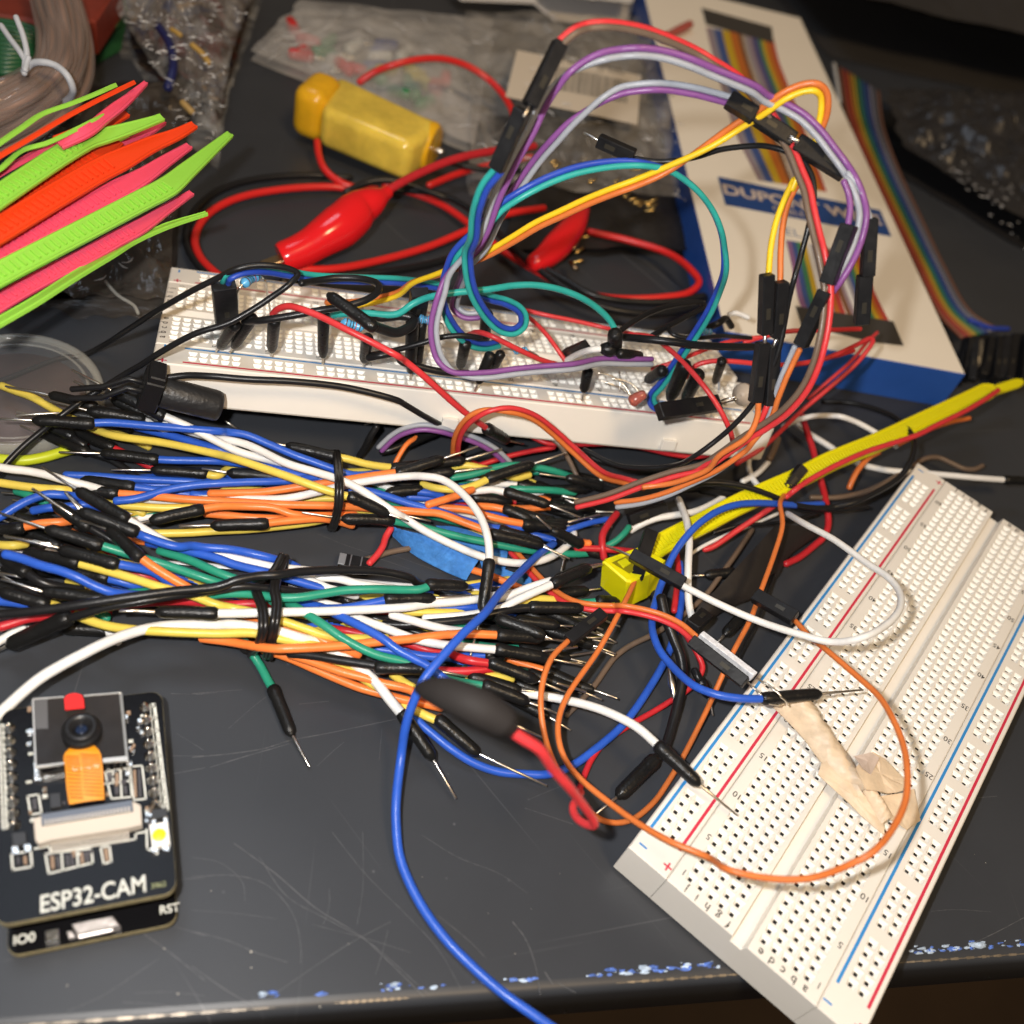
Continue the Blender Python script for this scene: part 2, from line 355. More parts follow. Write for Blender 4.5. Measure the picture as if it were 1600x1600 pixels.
# smudge of dried glue / dust specks
mb = MB()
for px, v, r in ((392, 1487, .45), (393, 1512, .25), (500, 1573, .3), (1390/5, 1280+1365/5., .35), (105, 1540, .25), (1283/5, 1280+1010/5., .3), (330, 1392, .2), (545, 1475, .15), (875, 1365, .15), (763, 1427, .15), (805, 1490, .2), (1540, 1348, .2), (1530, 1233, .2), (1523, 1335, .15), (660, 1370, .15), (700, 1210, .12), (830, 1420, .12)):
    r *= .5; c = P(px, v, 0); n = 6; pts = [c+r*random.uniform(.6, 1.3)*np.array([math.cos(k), math.sin(k), 0]) for k in np.linspace(0, 6.28, n, endpoint=False)]
    mb.add(pts+[c+up*r*.5], [(k, (k+1) % n, n) for k in range(n)], 0, True)
mb.build('crumbs', mat('crumb', (.55,.52,.45), rough=.8), desk)['kind'] = 'stuff'
# floor far below
mb = MB(); mb.add([(-3000, -2500, -700), (3000, -2500, -700), (3000, 3500, -700), (-3000, 3500, -700)], [(0, 1, 2, 3)])
tag(mb.build('floor', mat('floor_dark', (.05,.032,.02), rough=.8, var=.4, vscale=3)), None, None, kind='structure')

# ---------------------------------------------------------------- breadboards
PT = 2.54
def socket(mb, x, y, z0=0.0, a=1.0, b=.42, dz=.95, deep=3.0):
    h = PT/2
    o = [(x-h, y-h), (x+h, y-h), (x+h, y+h), (x-h, y+h)]; i1 = [(x-a, y-a), (x+a, y-a), (x+a, y+a), (x-a, y+a)]; i2 = [(x-b, y-b), (x+b, y-b), (x+b, y+b), (x-b, y+b)]
    V = [(*p, z0) for p in o]+[(*p, z0) for p in i1]+[(*p, z0-.12) for p in i1]+[(*p, z0-dz) for p in i2]+[(*p, z0-deep) for p in i2]
    q = lambda s_: [(s_+k, s_+(k+1) % 4, s_+4+(k+1) % 4, s_+4+k) for k in range(4)]
    mb.add(V, q(0), 0); mb.add(V, q(4)+q(8), 1); mb.add(V, q(12)+[(16, 17, 18, 19)], 2)
def quad(mb, x0, x1, y0, y1, z=0.0, mi=0): mb.add([(x0, y0, z), (x1, y0, z), (x1, y1, z), (x0, y1, z)], [(0, 1, 2, 3)], mi)
def rim(mb, x0, x1, y0, y1, T, sides='LRNF', c=.3):
    """chamfered perimeter and walls; top patch is inset by c on all four sides"""
    q = [(x0, y0), (x1, y0), (x1, y1), (x0, y1)]; i = [(x0+c, y0+c), (x1-c, y0+c), (x1-c, y1-c), (x0+c, y1-c)]
    V = [(*p, 0) for p in i]+[(*p, -c) for p in q]+[(*p, -T) for p in q]
    f = [((k+1) % 4, k, 4+k, 4+(k+1) % 4) for k in range(4)]+[(4+(k+1) % 4, 4+k, 8+k, 8+(k+1) % 4) for k in range(4)]+[(8, 11, 10, 9)]
    mb.add(V, f, 0)
def breadboard(label, R3, t3, T=10.5):
    R3 = np.array(R3); t3 = np.array(t3)
    def X(v): return R3@np.array(v, float)+t3
    t = thing('breadboard', label, 'breadboard', X((0, 0, -T)), 'solderless breadboards')
    def bld(mb, name, m, par): mb.v = [tuple(X(v)) for v in mb.v]; return mb.build(name, m, par)
    c = .3; Y0, Y1 = -83.3, 81.8; row = lambda n: -.75+(n-32)*PT
    mats_ = [M_abs, M_abs2, M_hole]
    # terminal strip
    mb = MB(); xa, xb = -17.62, 17.62
    yA, yB = row(1)-PT/2, row(63)+PT/2; g0, g1 = -1.75, 1.75
    for n in range(1, 64):
        for k in (-5.5, -4.5, -3.5, -2.5, -1.5, 1.5, 2.5, 3.5, 4.5, 5.5): socket(mb, k*PT, row(n))
    for sx in (-1, 1):
        a, b = sorted((sx*6*PT, sx*(17.62-c))); quad(mb, a, b, Y0+c, Y1-c)
        a, b = sorted((sx*PT, sx*6*PT)); quad(mb, a, b, Y0+c, yA); quad(mb, a, b, yB, Y1-c)
        a, b = sorted((sx*PT, sx*1.75)); quad(mb, a, b, Y0+c, Y1-c)
    # centre groove with sloping sides, open at both ends
    gd = -2.2
    mb.add([(-1.75, Y0+c, 0), (-1.3, Y0+c, gd), (1.3, Y0+c, gd), (1.75, Y0+c, 0), (-1.75, Y1-c, 0), (-1.3, Y1-c, gd), (1.3, Y1-c, gd), (1.75, Y1-c, 0)], [(0, 1, 5, 4), (1, 2, 6, 5), (2, 3, 7, 6)])
    for yy, s_ in ((Y0, 1), (Y1, -1)):
        # end faces (left block, groove, right block)
        for a, b, top in ((xa, -1.75, 0), (1.75, xb, 0)):
            ia = a+(c if a == xa else 0); ib = b-(c if b == xb else 0)
            mb.add([(ia, yy+s_*c, 0), (ib, yy+s_*c, 0), (b, yy, -c), (a, yy, -c), (a, yy, -T), (b, yy, -T)], [(0, 3, 2, 1), (3, 4, 5, 2)])
        mb.add([(-1.75, yy, -c), (-1.3, yy+s_*c, gd), (1.3, yy+s_*c, gd), (1.75, yy, -c), (-1.75, yy, -T), (1.75, yy, -T), (-1.3, yy-s_*.0, gd-.3), (1.3, yy, gd-.3), (-1.75, yy+s_*c, 0), (1.75, yy+s_*c, 0)],
               [(4, 6, 7, 5), (6, 1, 2, 7), (0, 1, 6, 4), (3, 2, 7, 5), (0, 8, 1), (3, 9, 2)])
    for xx, s_ in ((xa, 1), (xb, -1)):
        mb.add([(xx+s_*c, Y0+c, 0), (xx+s_*c, Y1-c, 0), (xx, Y1, -c), (xx, Y0, -c), (xx, Y1, -T), (xx, Y0, -T)], [(0, 1, 2, 3), (3, 2, 4, 5)])
    ts = bld(mb, 'terminal_strip', mats_, t)
    # little tabs at the ends / side
    rt = (R3@np.array([-1.0, 0, 0])); upv = (R3@np.array([0, -1.0, 0]))
    for k, ch in zip((5.5, 4.5, 3.5, 2.5, 1.5, -1.5, -2.5, -3.5, -4.5, -5.5), 'abcdefghij'):
        for yy in (row(1)-2.0, row(63)+2.9):
            textmesh('printed_letter', ch, X((k*PT+.3, yy+.05, 0)), rt, upv, 1.7, M_ink, ts, align='CENTER', bold=.012)
    for n in [1]+list(range(5, 64, 5)):
        for xx in (-16.0, 16.0):
            textmesh('printed_number', str(n), X((xx+0.25, row(n)+.0+.6, 0)), rt, upv, 1.45, M_ink, ts, align='CENTER', bold=.006)
    for sx in (-1, 1):
        mb = MB(); a, b = sorted((sx*17.74, sx*27.3)); rim(mb, a, b, Y0, Y1, T, c=c)
        cols = sorted((sx*21.4, sx*23.94)); h = PT/2
        quad(mb, a+c, cols[0]-h, Y0+c, Y1-c); quad(mb, cols[1]+h, b-c, Y0+c, Y1-c)
        rows = [3+6*g+k for g in range(10) for k in range(5)]
        ys = Y0+c
        for r_ in rows:
            y_ = row(r_)-h
            if y_-ys > 1e-3: quad(mb, cols[0]-h, cols[1]+h, ys, y_)
            for cx in cols: socket(mb, cx, row(r_))
            ys = y_+PT
        quad(mb, cols[0]-h, cols[1]+h, ys, Y1-c)
        # side lugs
        for ly in (-62, 0, 62):
            if sx > 0: mb.box((sx*27.9, ly-10, -T+2.2), (1.4, 4.2, 3.0), 0)
        pr_ = bld(mb, 'power_rail', mats_, t)
        xr, xbl = (-18.96, -26.05) if sx < 0 else (25.85, 18.9)
        for xx, mm, nm in ((xr, M_redline, 'red_line'), (xbl, M_blueline, 'blue_line')):
            mb = MB(); quad(mb, xx-.33, xx+.33, row(2.2), row(61.8), .02); bld(mb, nm, mm, pr_)
        for yy in (row(.4), row(63.4)):
            mb = MB(); quad(mb, xr-1.0+(.9 if sx<0 else -.9)*0, xr+1.0, yy-.2, yy+.2, .02); quad(mb, xr-.2, xr+.2, yy-1.0, yy-.2, .02); quad(mb, xr-.2, xr+.2, yy+.2, yy+1.0, .02); bld(mb, 'plus_mark', M_redline, pr_)
            mb = MB(); quad(mb, xbl-.95+(0.9 if sx<0 else 0), xbl+.95+(0.9 if sx<0 else 0), yy-.22, yy+.22, .02); bld(mb, 'minus_mark', M_blueline, pr_)
    mb = MB(); mb.box((0, -.75, -T-.35), (53.8, 164.6, .66), 0, bev=.1); bld(mb, 'adhesive_backing', mat('foam_tape', (.55,.50,.42), rough=.9, bump=.5, bscale=500), t)
    return t, X
B1R = np.array([[0.91460582, 0.40434663, 0], [-0.40434663, 0.91460582, 0], [0, 0, 1]])
board1, X1 = breadboard('empty cream breadboard lying at an angle in the right foreground', B1R, (103.3646, 161.1047, 11.5))
def rotv(r):
    th = np.linalg.norm(r); k = np.array(r)/th; K = np.array([[0, -k[2], k[1]], [k[2], 0, -k[0]], [-k[1], k[0], 0]])
    return np.eye(3)+math.sin(th)*K+(1-math.cos(th))*K@K
B2R = rotv([-0.16928708247847318, -0.18507377378011355, -1.1796920217844047]); B2T = np.array([-24.375692729696812, 218.7346525906299, 19.603861513327633])
board2, X2 = breadboard('tilted cream breadboard crowded with wires behind the jumper bundles', B2R, B2T)
def h2(px, py, dz=0.0):
    """height of board two's top under a picture point"""
    n = B2R[:, 2]; d = RW.T@np.array([(px-800)/FPX, (py-800)/FPX, 1.0]); s_ = ((B2T-CW)@n+dz)/(d@n); return float((CW+s_*d)[2])
# ---------------------------------------------------------------- wires
def ngon(n_pts): return 10 if n_pts < 400 else 8
def jumper(color, label, tr, group=None, r=.98, h=5.0, name='jumper_wire', cat='jumper wire', sr=1.42, pr=.30, mcol=None):
    """wire with round black plugs: '!' marks a pin tip, '^' the pin-side end of a plug"""
    q = parse(tr, h); wire = [p for k, p in q if k == '']
    at = min((p for p in wire), key=lambda p: p[2]).copy()
    t = thing(name, label, cat, at, group)
    sm_ = smooth(wire, 7)
    MB().tube(sm_, r, 10).build('insulation', wm(mcol or color), t)
    n = len(q)
    for i, (k, p) in enumerate(q):
        if k != '^': continue
        nb = q[i+1] if (i+1 < n and q[i+1][0] == '') else q[i-1]
        a = nb[1]; d = (p-a); Ln = np.linalg.norm(d); d = d/Ln
        mid = (a+p)/2+np.array([0, 0, .25])
        pts = [a-d*1.0, a+d*.4, a+d*Ln*.12, a+d*Ln*.5+np.array([0, 0, .12]), a+d*(Ln-1.4), a+d*(Ln-.6), p]
        rr = [sr*1.04, sr*1.08, sr, sr*.99, sr*.97, sr*.86, sr*.55]
        rb = r+.25; rr[0] = max(rr[0], rb)
        s_ = MB().tube(pts, rr, 12).build('plug_sleeve', M_sleeve, t)
        j = i-1 if (i > 0 and q[i-1][0] == '!') else (i+1 if i+1 < n and q[i+1][0] == '!' else None)
        if j is not None:
            MB().tube([p-d*.5, p*.5+q[j][1]*.5, q[j][1]], [pr*1.3, pr, pr*.85], 8).build('pin', M_pin, s_)
    return t
def cable(color, label, tr, r=.8, h=5.0, name='wire', cat='wire', group=None, part='insulation', m=None):
    pts = smooth(pts_of(tr, h), 7)
    o = MB().tube(pts, r, 10).build(name, m or wm(color)); return tag(o, label, cat, group)
def shifted(pts, offv):
    """offset a polyline sideways (view plane) by offv mm, positive = right of travel"""
    out = []
    for i, p in enumerate(pts):
        d = pts[min(i+1, len(pts)-1)]-pts[max(i-1, 0)]; d = d/(np.linalg.norm(d)+1e-9)
        v = p-CW; v /= np.linalg.norm(v); s_ = np.cross(d, v); s_ /= np.linalg.norm(s_)+1e-9
        out.append(p+s_*offv)
    return out
def housing(mbp, a, b, wd=2.5, ht=2.5, roll=0.0, parent=None):
    """square crimp housing from a to b"""
    a, b = np.array(a), np.array(b); d = (b-a)/np.linalg.norm(b-a); v = (a+b)/2-CW; v /= np.linalg.norm(v)
    s_ = np.cross(d, v); s_ /= np.linalg.norm(s_); u = np.cross(s_, d)
    c_, sn = math.cos(roll), math.sin(roll); s2 = s_*c_+u*sn; u2 = -s_*sn+u*c_
    m = MB(); m.bar(a, b, s2*wd/2, u2*ht/2, 0, .18)
    h_ = m.build('housing', M_house, parent)
    # latch window and crimp tab
    m = MB(); L = np.linalg.norm(b-a); c0 = a+d*L*.62; fz = -u2*(ht/2) if (u2@v) > 0 else u2*(ht/2)
    m.bar(c0-d*1.0, c0+d*1.4, s2*.5, fz/np.linalg.norm(fz)*.06+0*fz, 0, .02)
    m.v = [tuple(np.array(x)+fz) for x in m.v]
    m.build('crimp_window', mat('window_dark', (.05,.045,.035), rough=.3, metal=.4), h_)
    return h_
def ribbon(cols, label, tr, r=.66, h=30, housings=(), group='paired ribbon wires', name='ribbon_wire', cat='ribbon wire', side=1, twist=None, rolls=None):
    """two (or more) wires bonded side by side. cols: left->right of travel"""
    base = pts_of(tr, h); sm_ = smooth(base, 8); at = min(base, key=lambda p: p[2]).copy()
    t = thing(name, label, cat, at, group); n = len(cols); N = len(sm_)
    for i, c in enumerate(cols):
        o_ = (i-(n-1)/2)*2*r*.97
        if twist is None: pts = shifted(sm_, o_)
        else:
            a = shifted(sm_, 1.0); pts = []
            for k in range(N):
                f = k/(N-1); ang = np.interp(f, [q_[0] for q_ in twist], [math.radians(q_[1]) for q_ in twist])
                d = sm_[min(k+1, N-1)]-sm_[max(k-1, 0)]; d /= np.linalg.norm(d)+1e-9; s_ = a[k]-sm_[k]; u = np.cross(s_, d)
                pts.append(sm_[k]+o_*(s_*math.cos(ang)+u*math.sin(ang)))
        MB().tube(pts, r, 9).build('insulation', wm(c), t)
    for hz in housings:
        a, b = pts_of(hz[0], h); wd = hz[1] if len(hz) > 1 else 2.5
        hh = housing(None, a, b, wd, 2.4, hz[2] if len(hz) > 2 else .35, t)
        if len(hz) > 3:
            p = pts_of(hz[3], h)[0]; d = (p-b)/np.linalg.norm(p-b)
            MB().tube([b-d*.5, p], .34, 6).build('pin', M_pin, hh)
    return t
UP_ = 'jumper wires of the upper bundle'; LO_ = 'jumper wires of the lower bundle'
J = []
def U(*a, **k): J.append(jumper(*a, group=UP_, **k))
def Lw(*a, **k): J.append(jumper(*a, group=LO_, **k))
# ---- upper bundle
U('white', 'white jumper whose plug points up left against the black round plug', 'b1: !530,85,23 ^830,240,21 1165,405,19 1400,510,17 1600,612,15 | b2: 350,500,13 650,578,11 850,640,8 1060,745,6 1250,830,5 1400,900,3')
U('white', 'white jumper with the plug tucked under the upper left plug', 'b1: !540,165,17 ^830,300,15 1140,448,13 1300,505,11.5 | b2: 60,372,10.5 220,404,13 400,445,14 700,585,16 900,645,17 1060,695,18 1200,755,17 1500,950,14 | b3: 0,870,13 150,985,12 300,1080,11 500,1180,10 740,1275,9 1000,1318,8 1180,1290,7 1320,1210,6 1390,1130,6 1385,1080,5 1340,1060,4')
U('white', 'white jumper looping over the blue tape with its plug hanging straight down', 'b1: 1040,1035,6 1300,1052,6 | b2: 200,835,7 450,848,9 700,840,11 900,800,12 1120,745,13 1350,705,14 1600,678,15 | b3: 150,690,16 300,680,17 420,700,18 560,790,19 700,960,20 760,1120,20 775,1250,19 770,1340,18 | b6: ^683,600,13 !600,905,11', h=7)
U('blue', 'blue jumper along the top of the upper bundle, plug over the clear lid', 'b1: !0,445,17 ^250,455,17 640,478,17 800,472,17 1100,495,17 1600,535,16.5 | b2: 80,342,16 250,352,15 400,375,14 560,440,13 760,525,12 900,575,11.5 1040,625,11 | b2: 1180,668,10 1330,662,9 1450,640,7')
U('blue', 'blue jumper running just beneath the two white ones', 'b1: 1000,505,9 1120,535,9.5 1300,580,10 1600,668,10.5 | b2: 0,425,10.5 300,520,9.5 520,592,9 700,612,9 850,670,9.5 1040,690,9')
U('blue', 'blue jumper with a plug lying alone below the clear lid', 'b1: !435,690,8 ^750,697,8 1115,740,8 1250,748,8 1600,755,8 | b2: 150,567,8.5 300,578,9 550,612,10 800,672,10.5 1000,712,10.5 1100,760,9 1320,792,9.5 1600,880,10 | b3: 130,868,10.5 400,935,10.5 600,1005,9.5 800,1057,8.5 930,1062,8 1070,1050,8 ^1340,1020,8 !1585,960,8')
U('blue', 'blue jumper whose dim plug sits above the orange wire', 'b1: !300,868,4 ^605,895,4.5 940,940,5 1200,975,4.5 1400,1000,4 1600,1003,4 | b2: 160,855,4 400,845,4')
U('blue', 'blue jumper emerging from under the left plugs and crossing the stack', 'b1: 850,1048,9 1000,1032,9.5 1250,962,10 1430,932,10.5 1600,920,11 | b2: 100,737,11 400,722,11 700,712,11 900,690,11 1040,675,10.5')
U('blue', 'blue jumper lowest strand beside the pale yellow one', 'b1: 480,857,4 700,866,4 960,884,4 1600,908,4 | b2: 200,705,4 400,700,5 600,740,6 800,745,6')
U('blue', 'short stretch of blue jumper under the white strand', 'b2: 0,812,6.5 200,832,6.5 420,842,6 700,856,4.5 900,850,3')
U('yellow', 'yellow jumper sweeping diagonally across the top of the upper bundle', 'b1: 10,200,7 100,235,7.5 230,282,8.5 440,398,8.5 720,530,10 860,572,11.5 1200,620,13 1600,705,15 | b2: 100,487,16 300,545,17 500,610,18 700,678,18.5 850,733,18.5 1000,785,18 1190,838,17 ^1440,955,14 !1590,1010,13')
U('yellow', 'yellow jumper with a plug resting on the top edge by the tie', 'b2: !440,405,12 ^700,455,12 1030,530,12 1130,548,12 1300,592,11 1500,618,10 | b3: 105,610,10 ^590,560,12 !865,478,14')
U('yellow', 'pale yellow jumper peeking from the middle of the stack', 'b1: !820,820,6 ^1120,820,6 1480,845,6 1600,862,6 | b2: 265,627,5.5 400,640,5 600,690,4')
U('green', 'green jumper with its plug sandwiched in mid bundle', 'b2: !75,622,8 ^268,652,8 600,682,8 720,700,7 900,720,6 1100,760,5')
U('yellow', 'yellow jumper under the orange stripe at left', 'b1: 850,1075,7 1000,1088,7 1250,1100,7 1500,1075,7 | b2: 60,790,7 250,783,7 400,778,6 600,800,5')
U('yellow', 'yellow jumper forming the bottom edge of the upper bundle', 'b1: 1000,1290,5 1390,1282,5 1600,1268,5 | b2: 0,1100,5 150,1095,5 400,1070,5.5 700,1040,6 880,1015,7 1020,985,7.5 1200,950,7 1330,938,6')
U('yellow', 'short yellow strand visible under the tie', 'b2: 740,858,6 900,848,6.5 1060,838,7 1160,832,7')
U('orange', 'orange jumper from the left stack that runs below the white strand', 'b1: ^500,962,8 820,990,8.5 1100,1012,9 1400,1038,9.5 1600,1048,9.5 | b2: 150,856,10 400,872,10.5 700,888,11 1100,897,11 1300,912,10 1500,925,9 | b3: 110,935,9 280,942,10 400,952,11 600,1022,11.5 820,1108,11.5 ^1160,1188,10 !1362,1285,9')
U('orange', 'orange jumper rising to a plug above the white loop', 'b2: 130,805,8 300,802,9 500,795,10 650,778,11 800,755,12 1050,718,13 1300,678,13.5 1540,645,14 | b3: 128,645,14 ^430,550,16 !690,460,18')
U('orange', 'orange jumper with a stubby plug in the lower left stack', 'b1: !880,1250,12 ^1110,1192,12 1445,1118,12 1600,1090,12 | b2: 200,905,11 400,900,11 600,912,11 750,960,10.5 1030,968,9 1200,960,8')
U('orange', 'orange jumper lying beneath the other orange strands', 'b2: 100,952,6 250,965,6.5 400,980,7 700,990,7 800,985,6')
U('orange', 'orange jumper whose plug lies on the bottom yellow strand', 'b2: !-90,1045,9 ^148,1040,9.5 510,1028,10 650,1012,10 800,998,10 950,990,9.5 1060,1005,8 1180,1040,6')
U('orange', 'short orange jumper crossing inside the white loop', 'b3: 320,888,12 430,855,12.5 550,815,13 650,775,12')
U('orange', 'orange strand inside the white loop next to the blue one', 'b3: 380,908,8 600,925,9 750,968,9.5 900,1005,9.5 1060,1035,9 ^1330,1055,8')
U('orange', 'orange strand half hidden behind the blue strand at right', 'b3: 690,898,7 800,905,7 920,930,7.5 ^1075,1000,7.5')
U('green', 'green jumper passing over the blue tape from the tie', 'b2: !810,945,13 ^1110,990,12 1440,1000,11 1600,1030,10 | b3: 120,1022,9.5 300,1058,9 500,1110,8.5 730,1160,8 1000,1212,7 1200,1240,6 1400,1250,5 1550,1240,4')
U('green', 'green jumper behind the yellow plug at the right end', 'b3: 500,690,7 650,665,8 800,620,9 930,598,9.5 1100,610,9 1250,640,8 1390,685,6')
U('green', 'green strand passing low behind the white plug', 'b3: 930,770,5 1050,775,6 1200,780,6 1400,798,4')
U('yellow', 'yellow jumper curling up to a plug at the right end', 'b3: 280,735,9 380,765,10 500,775,11 600,765,12 700,730,12.5 790,685,13 ^1095,588,15 !1335,510,17')
U('yellow', 'yellow tipped jumper behind the uppermost right plug', 'b3: 500,610,8 600,598,9 720,620,9 860,650,8 | b3: 960,690,7 1070,668,7')
U('white', 'white jumper ending in a plug that points down right', 'b3: 640,790,9 720,782,10 800,777,11 930,803,12 ^1210,888,12 !1440,980,11')
U('black', 'black jumper whose plug points right above the white loop', 'b3: 100,690,8 290,672,9 ^510,645,10 !790,612,11')
U('blue', 'blue jumper with a dark plug under the loop', 'b3: 180,830,6 300,838,6 480,842,6 690,838,7 ^930,865,7')
U('blue', 'blue strand between dark plugs within the loop', 'b3: 240,790,8 350,805,8 430,830,7')
U('blue', 'blue jumper with its plug in the shade left of the loop', 'b3: 420,780,4 330,772,7 240,778,8 ^20,800,8')
U('orange', 'orange jumper whose grey dusty plug points up left at the right end', 'b3: 1510,1172,7 1470,1170,7 1420,1165,8 ^1235,1075,12 !1120,970,15')
U('black', 'black jumper plug pointing left beside the orange arc', 'b3: 1750,800,6 1570,745,8 ^1345,690,10 !1145,660,11')
U('black', 'black jumper plug lying diagonally under the orange plug', 'b3: 760,1055,6 880,1080,8 ^1160,1170,9 !1330,1290,8')
U('black', 'black jumper with a plug below the blue end', 'b3: 1020,960,3 1230,1020,5 ^1340,1200,6 !1300,1390,5')
# ---- lower bundle
Lw('blue', 'blue jumper forming the top edge of the lower bundle', 'b1: !480,985,23 ^590,1125,21 960,1262,19 1060,1310,17 | b4: 1300,160,16 | b5: 0,138,14.5 100,150,13.5 250,162,13.5 400,190,14 540,225,13 640,255,10 700,285,8')
Lw('white', 'white jumper whose plug points up left above the blue one', 'b1: !310,800,20 ^570,970,20 895,1160,19 1080,1270,16 1250,1365,13 | b5: 60,182,11 180,202,11.5 300,225,12 520,275,13 650,290,12 800,305,11')
Lw('blue', 'blue jumper running second from the top', 'b4: 1090,135,10 1250,160,12 1412,200,12.5 1600,248,13 | b5: 280,262,13 500,315,13.5 620,350,13 900,432,11')
Lw('green', 'green jumper with its plug over the bright pins at left', 'b4: !-10,-90,19 | b4: ^345,30,19 700,140,17.5 800,170,17 1000,232,15.5 1200,290,14.5 1600,425,13 | b5: 60,355,12 150,385,11 260,405,9')
Lw('green', 'green jumper emerging beside the first white strand', 'b4: 1170,190,11 1400,262,12 1600,350,12.5 | b5: 60,258,13 180,305,13 300,360,12 400,385,10')
Lw('orange', 'orange jumper bending down from the plug pile', 'b4: !590,-30,18 ^800,30,19 1000,215,19 1100,290,18 1200,355,17 1390,468,15 1500,540,12 1600,585,9 | b5: 150,560,7 400,620,8 560,662,10 750,712,11 900,778,11 1100,855,9')
Lw('yellow', 'yellow jumper starting at a plug on the far left', 'b4: !-60,180,13 ^185,205,14 530,270,15 800,342,15 1000,402,15 1200,465,15 1400,515,14.5 1600,590,14 | b5: 100,515,13.5 250,545,13 400,575,13 560,622,13 750,685,12.5 880,728,12 1000,745,11.5 1150,748,11 1280,745,10')
Lw('blue', 'blue jumper with a shiny plug beside the pin row', 'b4: !30,80,17 ^440,180,17 815,278,17 950,305,16 1120,345,14 1280,450,11')
Lw('blue', 'blue jumper snaking along the left without a visible plug', 'b4: 35,215,19 150,245,19 300,298,19 450,340,19 560,382,18.5 700,452,17 820,495,16 950,512,14 1100,520,11')
Lw('blue', 'thin stretch of blue jumper under the yellow one', 'b4: ^485,335,12 745,385,12 880,415,12 1000,450,11 1120,485,9')
Lw('green', 'green jumper with its plug behind the black cable', 'b4: !10,400,14 ^320,490,14 710,538,14 850,522,13 1000,500,12 1200,488,11 1400,490,10')
Lw('yellow', 'yellow jumper that drops below the black cable', 'b4: ^0,490,12 300,570,11 430,602,9 620,690,10 800,745,11 1000,772,11.5 1200,785,12 1600,800,12 | b5: 150,716,12.5 400,712,13 540,742,13 740,780,12 900,812,10')
Lw('red', 'red jumper rising from the left edge under the black cable', 'b4: 0,752,10 100,722,10 200,690,10 500,650,10 620,625,8 900,590,6 1280,560,8 1450,568,9 1600,592,9 | b5: 150,500,9 400,520,10 500,530,9', r=1.0)
Lw('blue', 'blue jumper cut off by the left edge of the picture', 'b4: -60,555,8 0,562,8 150,578,8 260,610,7')
Lw('blue', 'blue jumper with a plug end over the white strand', 'b4: 1100,560,5 1240,575,5.5 1450,590,6 1600,610,6 | b5: 0,540,6 200,556,6')
Lw('white', 'white jumper lying level through both ties with a plug at each end', 'b4: !890,628,15 ^1155,640,15 1545,652,15 | b5: 120,585,15 300,582,15.5 500,576,16 900,568,15 1250,552,14 1430,540,14 | b6: 100,572,13.5 300,550,13 500,535,12.5 640,518,12 780,490,11 930,470,10 1030,430,10 1160,390,10')
Lw('white', 'white jumper arching out of the lower bundle toward the camera board', 'F: -30,1140,10 | b4: 60,1330,12 170,1230,13 300,1125,14 450,1035,14.5 600,955,14.5 750,880,14 900,818,13 1050,772,12 1200,745,11 1400,735,11 1600,738,11 | b5: 120,652,11 250,655,12 400,670,13 560,700,13.5 700,742,13 800,770,11 960,850,9 1080,925,9 1200,1025,9 1300,1150,9 1400,1270,8 | F: ^676,1185,5 !712,1247,2', r=1.12)
Lw('orange', 'orange jumper crossing over both black ties', 'b5: 60,745,8 250,770,9 440,803,12 560,815,13.5 700,812,14 1000,795,14 1250,768,14 1430,752,14 | b6: 150,795,14 300,778,14 450,762,14 600,758,14 830,768,14 ^1100,790,13 !1260,808,12')
Lw('orange', 'orange jumper on the bottom edge running to the dark clip', 'b5: 470,822,5 620,868,5.5 800,945,6 950,1010,6 1100,1070,6 1250,1112,6 1430,1160,6 | b6: 100,1195,6 230,1232,5.5 400,1270,5')
Lw('orange', 'orange jumper next to the bottom edge strand', 'b5: 640,850,8 800,905,8.5 1000,972,9 1150,1010,9 1250,1042,9 1430,1082,9 | b6: 80,1118,9 240,1178,8 400,1200,7')
Lw('green', 'green jumper whose plug hangs down below the ties', 'b5: 340,760,5 395,845,3.5 450,930,2.5 500,1025,2 545,1105,1.9 ^655,1380,1.6 !772,1590,1')
Lw('green', 'green jumper curving level over the ties to a short plug', 'b5: 120,462,13 260,452,14 400,456,15 560,478,16.5 700,478,17 850,455,17 1000,432,17 1200,424,17 1430,428,16 | b6: 120,455,16 250,448,16 340,415,16 ^570,425,15')
Lw('green', 'green jumper descending diagonally right of the ties', 'b5: 470,500,9 590,512,11 680,540,14 760,590,15 850,648,15.5 1000,750,15 1200,850,14 1430,912,13 | b6: 100,950,12 200,985,11 350,1045,11 500,1085,11 730,1125,11 ^1000,1230,10 !1200,1310,9')
Lw('blue', 'blue jumper crossing diagonally to a plug at the lower right', 'b5: 700,508,8 860,545,11 950,590,13.5 1100,662,15 1260,752,15.5 1350,820,15 | b6: 80,850,15 200,925,14.5 300,978,14 380,1040,13.5 450,1092,13 560,1160,12.5 640,1212,12 ^910,1392,9 !1110,1482,7')
Lw('blue', 'blue jumper with its plug pointing right under the green one', 'b5: 850,552,13 1000,548,13.5 1150,522,14 1310,488,14.5 | b6: 50,520,14.5 ^345,510,14 !600,490,13')
Lw('blue', 'blue jumper low between the white and red strands', 'b6: -60,862,8 100,885,8.5 350,918,9 550,915,9 745,905,9 ^830,918,8')
Lw('blue', 'blue strand beneath the big white loop plug', 'b6: 350,578,10 480,578,10 640,572,10 780,580,9')
Lw('white', 'white jumper curving down to a shiny plug at right', 'b5: 1050,598,10 1250,672,12 1430,740,13 | b6: 100,732,13.5 280,810,13.5 450,838,13.5 600,852,13 820,870,13 ^1150,930,12 !1410,980,11')
Lw('white', 'white jumper leaving the crossing below the level strand', 'b6: 50,625,11 180,660,11.5 300,695,11.5 430,725,11 560,742,10')
Lw('white', 'white jumper beneath the black cable right of the ties', 'b5: 680,345,10 800,378,11 900,420,11.5 1000,445,11 1080,470,9')
